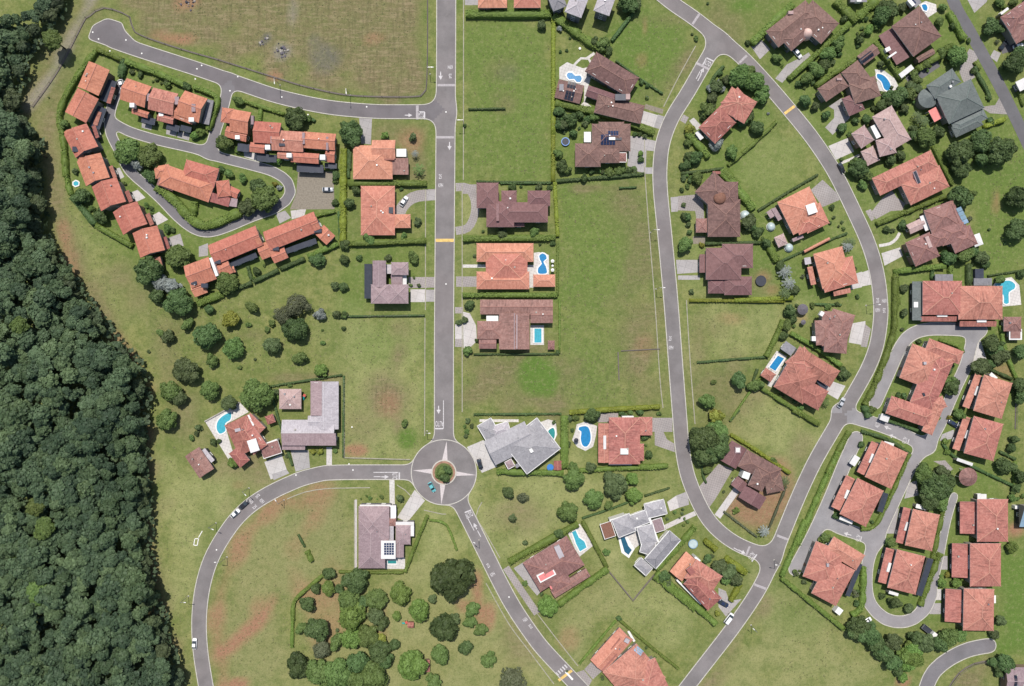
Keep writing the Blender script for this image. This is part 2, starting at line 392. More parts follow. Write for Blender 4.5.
for gi, (g, nm) in enumerate(zip(gn, ['road', 'lane', 'lane', 'road'])):
    fs = [f for f, c in F2 if own[c] == gi]
    used = sorted({v for f in fs for v in f}); rm = {v: i for i, v in enumerate(used)}
    o = structure(mesh_obj(nm, [(V2[v][0], V2[v][1], 0.03) for v in used], [tuple(rm[v] for v in f) for f in fs], {'main': 'asphalt', 'side': 'sideroad'}.get(g, g)))
    if g == 'main': ROAD = o
    elif g == 'laneright': LANE_R = o
VJ, FJ, SJ = marching(groups['asphaltdark'])
structure(mesh_obj('road', [(v[0], v[1], 0.03) for v in VJ], [f for f, c in FJ], 'asphaltdark'))
# kerbs: chain the border segments
nxt = {a: b for a, b in SG}; prv = {b: a for a, b in SG}
seen = set()
def smooth_chain(c, closed, it=3):
    p = np.array([V2[v] for v in c])
    for _ in range(it):
        if closed: p = 0.25 * np.roll(p, 1, 0) + 0.5 * p + 0.25 * np.roll(p, -1, 0)
        elif len(p) > 2: p[1:-1] = 0.25 * p[:-2] + 0.5 * p[1:-1] + 0.25 * p[2:]
    return [tuple(q) for q in p]
for a in list(nxt):
    if a in seen: continue
    s = a; n = 0
    while s in prv and prv[s] != a and n < 20000: s = prv[s]; n += 1
    closed = s in prv and prv[s] == a
    ch = [s]; seen.add(s); q = s
    while q in nxt and nxt[q] not in seen: q = nxt[q]; seen.add(q); ch.append(q)
    if len(ch) < 6: continue
    pts = smooth_chain(ch, closed, 2)
    structure(strip_prism('kerb', pts, 0.33, 0.0, 0.14, 'kerb', None, closed))

# ------------------------------------------------------------------ ground with its real patches of lush, dry and bare earth
ax = np.concatenate([np.linspace(-900, -240, 12), np.arange(-230, 230.1, 1.6), np.linspace(240, 900, 12)])
ay = np.concatenate([np.linspace(-800, -170, 10), np.arange(-160, 160.1, 1.6), np.linspace(170, 800, 10)])
GX, GY = np.meshgrid(ax, ay, indexing='ij'); nxg, nyg = GX.shape
wob = np.zeros(GX.shape)
for _ in range(14):
    k = NR.uniform(0.06, 0.5); a = NR.uniform(0, 6.28); wob += np.sin((GX * math.cos(a) + GY * math.sin(a)) * k + NR.uniform(0, 6.28)) * 0.45
TINT = {n: np.zeros(GX.shape) for n in ('dry', 'lush', 'soil', 'pale', 'grey', 'track')}
def patch(kind, pts, amt=1.0, soft=3.0):
    d = poly_sdf(GX, GY, [(p[0], p[1]) for p in pts]) + wob * soft * 0.5
    TINT[kind] = np.maximum(TINT[kind], amt * np.clip(0.5 - d / soft / 2, 0, 1))
def blob(kind, x, y, rx, ry=None, amt=1.0, soft=None):
    c = P(x, y); rx *= S; ry = rx if ry is None else ry * S
    d = (np.hypot((GX - c.x) / rx, (GY - c.y) / ry) - 1) * min(rx, ry) + wob * 0.6
    s = soft if soft else min(rx, ry) * 0.5
    TINT[kind] = np.maximum(TINT[kind], amt * np.clip(0.5 - d / s / 2, 0, 1))
def trail(kind, pts, w, amt=1.0, soft=1.5):
    d = seg_dist(GX, GY, [(p.x, p.y) for p in catmull(pxl(pts), 3)]) - w * S / 2 + wob * soft * 0.4
    TINT[kind] = np.maximum(TINT[kind], amt * np.clip(0.5 - d / soft / 2, 0, 1))
# top field: mown dry grass
patch('dry', pxl([(165, -60), (430, -60), (424, 90), (395, 94), (330, 90), (265, 72), (200, 48), (150, 30), (120, 5)]), 0.8, 6)
patch('dry', pxl([(200, 15), (260, 35), (300, 62), (330, 68), (420, 60), (424, 90), (395, 94), (330, 90), (265, 72), (200, 48)]), 0.95, 5)
patch('dry', pxl([(402, -60), (418, -60), (418, 85), (402, 85)]), 0.9, 3)
patch('track', pxl([(290, -60), (293, -60), (293, 60), (290, 60)]), 0.55, 1); blob('track', 283, 51, 9, 9, 0.8, 1); blob('lush', 300, 20, 30, 25, .5); blob('lush', 350, 30, 30, 20, .4)
trail('lush', [(150, 35), (200, 57), (265, 78), (310, 91), (360, 97), (418, 94), (424, 60), (424, -20)], 9, 0.7, 3)
blob('grey', 325, 58, 15, 12, 0.85); blob('grey', 283, 51, 6, 6, 1.0); blob('pale', 263, 42, 5, 3, 0.8); blob('grey', 268, 38, 3, 3, 0.9); blob('grey', 262, 43, 3, 2, 0.9); blob('grey', 314, 41, 4, 4, .6)
blob('soil', 176, 39, 14, 5, 0.7); blob('soil', 188, 3, 10, 7, 0.6); blob('soil', 378, 38, 8, 4, 0.4); blob('soil', 275, 76, 5, 3, 0.6)
# left dirt track
trail('track', [(98, -10), (86, 10), (76, 28), (68, 45), (54, 70), (40, 92), (28, 106)], 9, 0.85, 1.5)
trail('dry', [(97, -10), (84, 12), (74, 30), (62, 47), (46, 72), (34, 95), (28, 108)], 22, 0.7, 4)
trail('dry', [(60, 70), (52, 110), (50, 160), (58, 210), (66, 250), (85, 280), (110, 320), (135, 360)], 11, 0.75, 4)
trail('soil', [(62, 225), (68, 262), (80, 285)], 5, 0.5, 2); trail('soil', [(118, 338), (136, 358), (148, 378), (152, 398)], 8, 0.6, 3)
trail('dry', [(145, 400), (150, 470), (152, 540), (162, 600), (178, 650), (185, 690)], 14, 0.7, 5); trail('soil', [(150, 415), (148, 480), (152, 560), (160, 612), (180, 650)], 5, 0.35, 3)
patch('dry', pxl([(105, 270), (125, 265), (145, 300), (130, 320)]), 0.55, 6); blob('dry', 250, 335, 14, 7, 0.5); blob('dry', 180, 420, 18, 22, 0.55); blob('dry', 300, 378, 40, 5, 0.6)
patch('dry', pxl([(150, 320), (180, 330), (200, 430), (170, 440), (150, 380)]), 0.45, 9)
# verge by the curved road
patch('pale', pxl([(150, 430), (200, 460), (250, 470), (262, 480), (215, 520), (195, 570), (190, 640), (192, 700), (185, 700), (160, 600), (150, 520)]), 0.7, 7)
patch('dry', pxl([(215, 455), (260, 440), (278, 470), (240, 490)]), 0.7, 7); blob('soil', 238, 485, 8, 4, 0.4)
# inside the curve: red earth tracks
trail('soil', [(318, 494), (300, 505), (280, 500), (255, 525), (235, 555), (222, 590), (217, 640), (221, 655), (224, 690)], 9, 0.62, 3)
trail('soil', [(330, 492), (318, 505), (310, 525), (298, 545)], 9, 0.45, 3); trail('soil', [(221, 652), (232, 645), (247, 632), (262, 616), (275, 600)], 9, 0.85, 2.5); blob('soil', 238, 684, 9, 6, 0.85); blob('soil', 262, 610, 12, 10, .5)
patch('dry', pxl([(215, 590), (225, 540), (255, 510), (285, 492), (350, 490), (350, 580), (300, 600), (280, 686), (216, 700)]), 0.3, 7)
patch('pale', pxl([(290, 520), (352, 510), (354, 580), (330, 570), (296, 590)]), 0.5, 7)
# park with trees
patch('soil', pxl([(300, 590), (325, 580), (345, 590), (335, 640), (312, 650), (312, 615)]), 0.5, 5); patch('dry', pxl([(300, 575), (420, 570), (520, 600), (560, 690), (300, 690)]), 0.22, 9)
blob('soil', 478, 590, 6, 16, 0.75); blob('soil', 488, 618, 7, 12, 0.7); blob('soil', 462, 605, 8, 6, 0.55); blob('soil', 380, 620, 8, 20, 0.4)
blob('dry', 520, 640, 22, 30, 0.6); trail('pale', [(476, 578), (500, 615), (525, 650), (545, 685)], 2.5, 0.8, 1)
# plots round the crossing
patch('lush', pxl([(462, 20), (552, 20), (552, 182), (462, 182)]), 0.55, 4); blob('dry', 500, 70, 16, 12, 0.35); blob('dry', 497, 95, 14, 6, .3)
patch('lush', pxl([(556, 182), (645, 182), (652, 230), (655, 300), (560, 300)]), 0.6, 5); patch('lush', pxl([(565, 210), (610, 210), (605, 400), (570, 400)]), 0.45, 8)
patch('dry', pxl([(612, 200), (650, 190), (662, 320), (665, 400), (620, 395), (625, 300), (635, 240)]), 0.6, 8); patch('dry', pxl([(462, 357), (560, 357), (565, 405), (462, 405)]), 0.7, 6); blob('dry', 640, 187, 30, 3, .5)
blob('lush', 536, 376, 24, 20, 0.95, 3); blob('dry', 485, 372, 20, 12, .5); blob('dry', 560, 362, 8, 10, .5)
patch('pale', pxl([(342, 318), (424, 316), (424, 462), (342, 462)]), 0.6, 6); blob('lush', 385, 345, 30, 20, 0.45); blob('soil', 353, 450, 10, 4, 0.7); blob('lush', 408, 438, 9, 9, 0.9, 2); blob('dry', 386, 398, 22, 22, .95); blob('soil', 388, 404, 12, 12, .4); trail('dry', [(398, 345), (396, 380), (399, 430)], 6, .8, 3); blob('dry', 400, 330, 12, 10, .5); blob('dry', 365, 425, 20, 20, .45)
patch('dry', pxl([(372, 125), (428, 125), (428, 178), (405, 180), (405, 150), (372, 140)]), 0.55, 3); blob('soil', 413, 140, 12, 11, 0.5)
patch('pale', pxl([(478, 475), (560, 475), (570, 510), (530, 545), (505, 560), (480, 510)]), 0.7, 8); blob('dry', 520, 515, 25, 18, 0.6)
patch('pale', pxl([(585, 525), (610, 515), (635, 580), (620, 590), (595, 565)]), 0.9, 4)
patch('dry', pxl([(557, 597), (577, 560), (640, 570), (640, 600), (590, 640), (575, 664), (560, 645)]), 0.2, 9); blob('soil', 568, 640, 9, 9, .35)
patch('dry', pxl([(755, 600), (800, 580), (860, 640), (890, 700), (700, 700)]), 0.15, 10); trail('dry', [(765, 600), (740, 640), (715, 675), (700, 695)], 8, 0.8, 3); trail('pale', [(772, 590), (745, 632), (716, 672)], 2, 0.7, 1)
blob('lush', 800, 620, 25, 15, .4)
# upper middle plots
patch('lush', pxl([(615, 30), (648, 5), (690, 35), (695, 50), (660, 110), (640, 95), (612, 60)]), 0.75, 4); patch('dry', pxl([(690, 38), (697, 50), (665, 105), (655, 100)]), 0.7, 4); blob('soil', 646, 30, 3, 8, 0.5); blob('dry', 665, 20, 20, 5, .4); blob('soil', 642, 62, 4, 6, .3)
patch('lush', pxl([(730, 165), (775, 120), (815, 165), (800, 180), (765, 200), (748, 190)]), 0.4, 4); patch('pale', pxl([(735, 165), (775, 125), (812, 165), (765, 195)]), 0.45, 5)
patch('pale', pxl([(690, 305), (782, 302), (780, 340), (765, 358), (692, 362)]), 0.5, 6); blob('soil', 733, 318, 14, 6, 0.3); blob('dry', 700, 340, 10, 30, .5)
patch('dry', pxl([(690, 365), (740, 362), (760, 395), (735, 430), (700, 420)]), 0.5, 6); patch('pale', pxl([(755, 388), (815, 425), (795, 470), (735, 430)]), 0.6, 5); blob('dry', 800, 450, 10, 20, .5)
patch('soil', pxl([(741, 492), (768, 462), (787, 470), (783, 490), (768, 530), (755, 530), (728, 508)]), 0.55, 3); patch('dry', pxl([(722, 500), (770, 460), (790, 475), (770, 535), (725, 515)]), 0.8, 3)
patch('dry', pxl([(690, 15), (715, 0), (760, 0), (745, 25), (740, 45)]), 0.5, 5); blob('lush', 745, 8, 18, 8, 0.6)
# right
patch('lush', pxl([(960, 190), (1000, 140), (1060, 170), (1060, 270), (985, 270), (970, 230)]), 0.65, 6); blob('soil', 996, 197, 3, 8, 0.4); patch('lush', pxl([(1000, 555), (1060, 540), (1060, 650), (1002, 652)]), 0.9, 4)
blob('soil', 1015, 528, 8, 7, 0.8); patch('dry', pxl([(960, 670), (985, 662), (990, 700), (955, 700)]), 0.8, 3); blob('soil', 902, 682, 6, 5, 0.8); blob('soil', 764, 275, 6, 5, 0.4); blob('soil', 775, 290, 5, 4, .35); blob('dry', 760, 282, 12, 12, .5)
patch('pale', pxl([(795, 300), (808, 303), (806, 322), (792, 326)]), 0.9, 1.5); blob('soil', 801, 318, 6, 4, .4)
blob('soil', 1003, 372, 10, 6, .45)
for pl in ([(460, 192), (472, 192), (472, 228), (460, 228)], [(460, 245), (476, 245), (476, 262), (460, 262)], [(88, 60), (122, 68), (118, 80), (92, 70)], [(862, 325), (868, 300), (868, 285), (896, 285), (896, 315)]):
    patch('pale', pxl(pl), 0.6, 2)
# garden lawns greener than the open fields
for pl in ([(45, 60), (70, 95), (75, 190), (110, 250), (150, 300), (290, 262), (350, 225), (345, 165), (230, 90), (130, 60)], [(552, 60), (610, 60), (640, 110), (640, 180), (556, 180)], [(690, 60), (760, 60), (775, 115), (690, 300)], [(760, 0), (960, 0), (1060, 140), (960, 190), (880, 250), (760, 60)],
           [(740, 190), (830, 180), (870, 260), (868, 300), (750, 300)], [(880, 265), (1000, 265), (1000, 640), (790, 580), (860, 420)], [(345, 240), (425, 240), (425, 310), (345, 310)]):
    patch('lush', pxl(pl), 0.5, 4)
blob('dry', 505, 372, 26, 8, .6); blob('dry', 478, 395, 14, 10, .7); blob('dry', 640, 355, 14, 30, .75); blob('soil', 645, 345, 8, 10, .25); blob('dry', 597, 188, 16, 4, .7); blob('dry', 632, 265, 8, 16, .6); blob('dry', 712, 330, 14, 12, .4); blob('dry', 505, 105, 10, 8, .45); blob('grey', 510, 75, 9, 7, .3)
# paler grass over the lower plots
patch('pale', pxl([(385, 575), (440, 545), (476, 555), (520, 630), (560, 690), (300, 690), (300, 580)]), 0.75, 10); patch('pale', pxl([(425, 505), (450, 515), (478, 560), (440, 560), (415, 575), (410, 545)]), 0.75, 6)
patch('pale', pxl([(560, 600), (640, 565), (700, 600), (660, 640), (600, 625), (575, 660)]), 0.6, 8); patch('pale', pxl([(770, 590), (850, 640), (880, 700), (710, 700), (735, 650)]), 0.55, 10); patch('pale', pxl([(470, 470), (640, 470), (670, 490), (580, 520), (510, 560)]), 0.75, 8)
patch('pale', pxl([(220, 510), (350, 490), (350, 590), (290, 600), (280, 690), (220, 690)]), 0.6, 10); patch('pale', pxl([(50, 120), (75, 200), (140, 310), (190, 440), (160, 520), (150, 400), (70, 250)]), 0.35, 8)
for pl in ([(462, 186), (476, 186), (476, 350), (462, 350)], [(695, 205), (715, 240), (700, 300), (686, 300), (682, 220)], [(812, 215), (830, 200), (862, 250), (850, 262)], [(860, 190), (885, 200), (905, 245), (888, 250)], [(896, 262), (918, 262), (914, 320), (898, 320)], [(775, 90), (800, 100), (815, 125), (795, 125)]): patch('pale', pxl(pl), 0.55, 3)
# lush strips of verge
for pts in ([(459, -30), (459, 180)], [(431, 120), (429, 300), (427, 440)], [(890, 290), (884, 350), (862, 400)]): trail('lush', pts, 5, 0.5, 2)
def green(x, y, rx, ry):                     # a watered patch: lush and nothing else
    c_ = P(x, y); d = (np.hypot((GX - c_.x) / (rx * S), (GY - c_.y) / (ry * S)) - 1) * min(rx, ry) * S + wob * .5
    m0 = np.clip(.5 - d / 3.0, 0, 1)
    for n_ in ('dry', 'pale', 'soil'): TINT[n_] *= 1 - m0
    TINT['lush'] = np.maximum(TINT['lush'], m0 * 1.0)
green(538, 376, 20, 18); green(528, 380, 12, 14); green(548, 384, 9, 10); green(408, 439, 9, 9); green(745, 6, 16, 8)
me = bpy.data.meshes.new('ground')
idx = np.arange(nxg * nyg).reshape(nxg, nyg)
q = np.stack([idx[:-1, :-1], idx[1:, :-1], idx[1:, 1:], idx[:-1, 1:]], -1).reshape(-1, 4)
co = np.stack([GX.ravel(), GY.ravel(), np.zeros(GX.size)], -1).astype(np.float32)
me.vertices.add(len(co)); me.vertices.foreach_set('co', co.ravel())
me.loops.add(q.size); me.loops.foreach_set('vertex_index', q.ravel().astype(np.int32))
me.polygons.add(len(q)); me.polygons.foreach_set('loop_start', np.arange(0, q.size, 4, dtype=np.int32)); me.polygons.foreach_set('loop_total', np.full(len(q), 4, dtype=np.int32))
me.update(calc_edges=True)
for n, a in TINT.items():
    at = me.attributes.new(n, 'FLOAT', 'POINT'); at.data.foreach_set('value', a.ravel().astype(np.float32))
m, nt, b = newmat('grass'); p = geo_pos(nt)
n1 = noise(nt, p, 0.035, 6, 0.62); n2 = noise(nt, p, 0.22, 6, 0.7); n3 = noise(nt, p, 1.6, 4, 0.75); n4 = noise(nt, mapping(nt, p, (0.25, 1.4, 1), 0.2), 0.55, 4, 0.7)
def av(n): return nd(nt, 'ShaderNodeAttribute', attribute_name=n).outputs['Fac']
def modu(a, nz, lo=0.32, hi=0.68, k=0.9):       # patch edges broken up by the grain of the growth
    return math_(nt, 'MULTIPLY', a, rng(nt, nz, lo, hi, 1 - k, 1.0))
n5 = noise(nt, p, 0.62, 5, 0.75)
c = mix(nt, rng(nt, n2, 0.38, 0.62), (0.108, 0.140, 0.038), (0.196, 0.202, 0.072))
c = mix(nt, rng(nt, n1, 0.42, 0.62, 0, 0.55), c, (0.108, 0.145, 0.040))
c = mix(nt, modu(av('pale'), n2, k=0.5), c, (0.285, 0.290, 0.125))
c = mix(nt, modu(av('lush'), n2, 0.3, 0.6, 0.4), c, (0.082, 0.150, 0.026))
c = mix(nt, modu(av('dry'), n2, 0.32, 0.58, 0.45), c, (0.160, 0.125, 0.072))
c = mix(nt, math_(nt, 'MULTIPLY', rng(nt, av('dry'), 0.4, 0.9), rng(nt, n4, 0.49, 0.60, 0, 0.75)), c, (0.250, 0.198, 0.120))
n6 = noise(nt, mapping(nt, p, (1.6, 0.12, 1), 0.0), 0.6, 3, 0.7)
c = mix(nt, math_(nt, 'MULTIPLY', rng(nt, av('dry'), 0.55, 0.9), rng(nt, n6, 0.5, 0.62, 0, 0.65)), c, (0.098, 0.088, 0.045))
c = mix(nt, math_(nt, 'MULTIPLY', modu(av('soil'), n2, 0.3, 0.55, 0.35), 1.35), c, (0.275, 0.145, 0.092))
c = mix(nt, modu(av('track'), n2, 0.3, 0.6, 0.3), c, (0.240, 0.215, 0.180))
c = mix(nt, modu(av('grey'), n2, 0.3, 0.6, 0.5), c, (0.115, 0.110, 0.095))
c = mix(nt, rng(nt, n5, 0.50, 0.62, 0, 0.5), c, mix(nt, 0.5, c, (0.060, 0.078, 0.026)))
c = mix(nt, rng(nt, n5, 0.36, 0.48, 0.5, 0), c, (0.215, 0.210, 0.100))
c = mix(nt, rng(nt, n3, 0.50, 0.66, 0, 0.5), c, (0.072, 0.086, 0.030))
c = mix(nt, rng(nt, n3, 0.25, 0.42, 0.35, 0), c, (0.22, 0.21, 0.10))
setin(nt, b.inputs['Base Color'], c); b.inputs['Roughness'].default_value = 0.95; b.inputs['Specular IOR Level'].default_value = 0.1
bump(nt, b, n3, 0.8, 0.25)
me.materials.append(m)
structure(link('ground', me))
# ------------------------------------------------------------------ houses
LAND = []            # (short name, pixel centre) used to tell gardens, trees and hedges apart
def frame3(c, z):
    """three corners (or a box of two) in the enlarged view -> origin, unit axes, sizes"""
    if len(c) == 4:
        x0, y0, x1, y1 = c
        if (x1 - x0) >= (y1 - y0): c = (x0, y1, x1, y1, x1, y0)
        else: c = (x0, y0, x0, y1, x1, y1)
    a, b_, d = Z(c[0], c[1], z), Z(c[2], c[3], z), Z(c[4], c[5], z)
    u = (b_ - a); L = u.length; u.normalize(); n = Vector((-u.y, u.x, 0)); D = (d - b_).dot(n)
    if D < 0:                    # keep the frame right-handed
        a, b_ = b_, a; u = -u; n = Vector((-u.y, u.x, 0)); D = -D
    return a, u, n, L, D
WINMESH = None
def winmesh():
    global WINMESH
    if WINMESH is None:
        v = []; f = []; mi = []
        def bx(x0, x1, y0, y1, z0, z1, k):
            o = len(v); v.extend([(x, y, z) for x in (x0, x1) for y in (y0, y1) for z in (z0, z1)])
            for q in ((0, 1, 3, 2), (4, 6, 7, 5), (0, 4, 5, 1), (2, 3, 7, 6), (0, 2, 6, 4), (1, 5, 7, 3)): f.append(tuple(o + i for i in q)); mi.append(k)
        bx(-.7, .7, -.02, .04, -.6, .6, 1)
        for z in (-.6, .6): bx(-.78, .78, -.03, .09, z - .07, z + .07, 0)
        for x in (-.7, 0, .7): bx(x - .06, x + .06, -.03, .08, -.53, .53, 0)
        bx(-.85, .85, -.03, .16, -.75, -.68, 0)
        o = mesh_obj('window', v, f, ['trim', 'glass'], None, mi); WINMESH = o.data; bpy.data.objects.remove(o)
    return WINMESH
def roof_mesh(kind, a, u, n, L, D, h, tan, th=0.2):
    """closed roof solid: list of verts, faces, material index (0 tiles, 1 fascia / gable), uvs, ridge lines"""
    def w(x, y, z): return a + u * x + n * y + Vector((0, 0, z - a.z))
    B = [w(0, 0, h - th), w(L, 0, h - th), w(L, D, h - th), w(0, D, h - th)]
    E = [w(0, 0, h), w(L, 0, h), w(L, D, h), w(0, D, h)]
    v = B + E; f = [(3, 2, 1, 0), (0, 1, 5, 4), (1, 2, 6, 5), (2, 3, 7, 6), (3, 0, 4, 7)]; mi = [1] * 5; lines = []
    if kind == 'h':
        if L >= D:
            r = D / 2; R0, R1 = w(r, r, h + r * tan), w(max(L - r, r + .01), r, h + r * tan)
            v += [R0, R1]; f += [(4, 5, 9, 8), (6, 7, 8, 9), (5, 6, 9), (7, 4, 8)]
        else:
            r = L / 2; R0, R1 = w(r, r, h + r * tan), w(r, max(D - r, r + .01), h + r * tan)
            v += [R0, R1]; f += [(5, 6, 9, 8), (7, 4, 8, 9), (4, 5, 8), (6, 7, 9)]
        mi += [0] * 4
        lines = [(8, 9)] + ([(4, 8), (7, 8), (5, 9), (6, 9)] if L >= D else [(4, 8), (5, 8), (6, 9), (7, 9)])
    elif kind == 'g':
        r = D / 2; v += [w(0, r, h + r * tan), w(L, r, h + r * tan)]
        f += [(4, 5, 9, 8), (6, 7, 8, 9), (5, 6, 9), (7, 4, 8)]; mi += [0, 0, 1, 1]; lines = [(8, 9)]
    elif kind == 's':            # high along p0-p1
        v += [w(0, 0, h + D * tan), w(L, 0, h + D * tan)]
        f += [(8, 9, 6, 7), (4, 5, 9, 8), (5, 6, 9), (7, 4, 8)]; mi += [0, 1, 1, 1]
    else:
        f += [(4, 5, 6, 7)]; mi += [0]
    uv = []
    for q in f:
        p0, p1 = v[q[0]], v[q[1]]; e = (p1 - p0); e.z = 0; e = e.normalized() if e.length > 1e-6 else u
        nn = Vector((-e.y, e.x, 0))
        for i in q:
            d = v[i] - p0; uv.append((d.dot(e), math.hypot(d.dot(nn), d.z)))
    return v, f, mi, uv, lines
def bar(v, f, p0, p1, w=0.34, hgt=0.13):
    d = (p1 - p0)
    if d.length < 0.3: return
    d.normalize(); s = Vector((-d.y, d.x, 0)); s = s.normalized() if s.length > 1e-6 else Vector((1, 0, 0)); up = d.cross(s) * (-1 if d.cross(s).z < 0 else 1)
    o = len(v)
    for p in (p0, p1):
        v.extend([p - s * w / 2 - up * .05, p - s * w * .32 + up * hgt, p + s * w * .32 + up * hgt, p + s * w / 2 - up * .05])
    f.extend([(o, o + 1, o + 5, o + 4), (o + 1, o + 2, o + 6, o + 5), (o + 2, o + 3, o + 7, o + 6), (o, o + 3, o + 2, o + 1), (o + 4, o + 5, o + 6, o + 7), (o + 3, o, o + 4, o + 7)])
def cone(name, c, r, z0, z1, mat, parent, seg=16, drum=True, zb=0.0):
    v = [(c.x + r * math.cos(i * 6.28319 / seg), c.y + r * math.sin(i * 6.28319 / seg), z0) for i in range(seg)] + [(c.x, c.y, z1)]
    f = [(i, (i + 1) % seg, seg) for i in range(seg)] + [tuple(range(seg))[::-1]]
    uv = []
    for q in f:
        for i in q: uv.append((i * r * 6.28 / seg if i < seg else q[0] * r * 6.28 / seg, 0 if i < seg else r))
    return mesh_obj(name, v, f, mat, parent, None, uv)
def dome(name, c, r, z0, hh, mat, parent, seg=16, rings=5):
    v = []; f = []
    for k in range(rings):
        t = k / rings * math.pi / 2
        for i in range(seg): v.append((c.x + r * math.cos(t) * math.cos(i * 6.28319 / seg), c.y + r * math.cos(t) * math.sin(i * 6.28319 / seg), z0 + hh * math.sin(t)))
    v.append((c.x, c.y, z0 + hh))
    for k in range(rings - 1):
        for i in range(seg): f.append((k * seg + i, k * seg + (i + 1) % seg, (k + 1) * seg + (i + 1) % seg, (k + 1) * seg + i))
    f += [((rings - 1) * seg + i, (rings - 1) * seg + (i + 1) % seg, rings * seg) for i in range(seg)] + [tuple(range(seg))[::-1]]
    return mesh_obj(name, v, f, mat, parent, None, None, True)

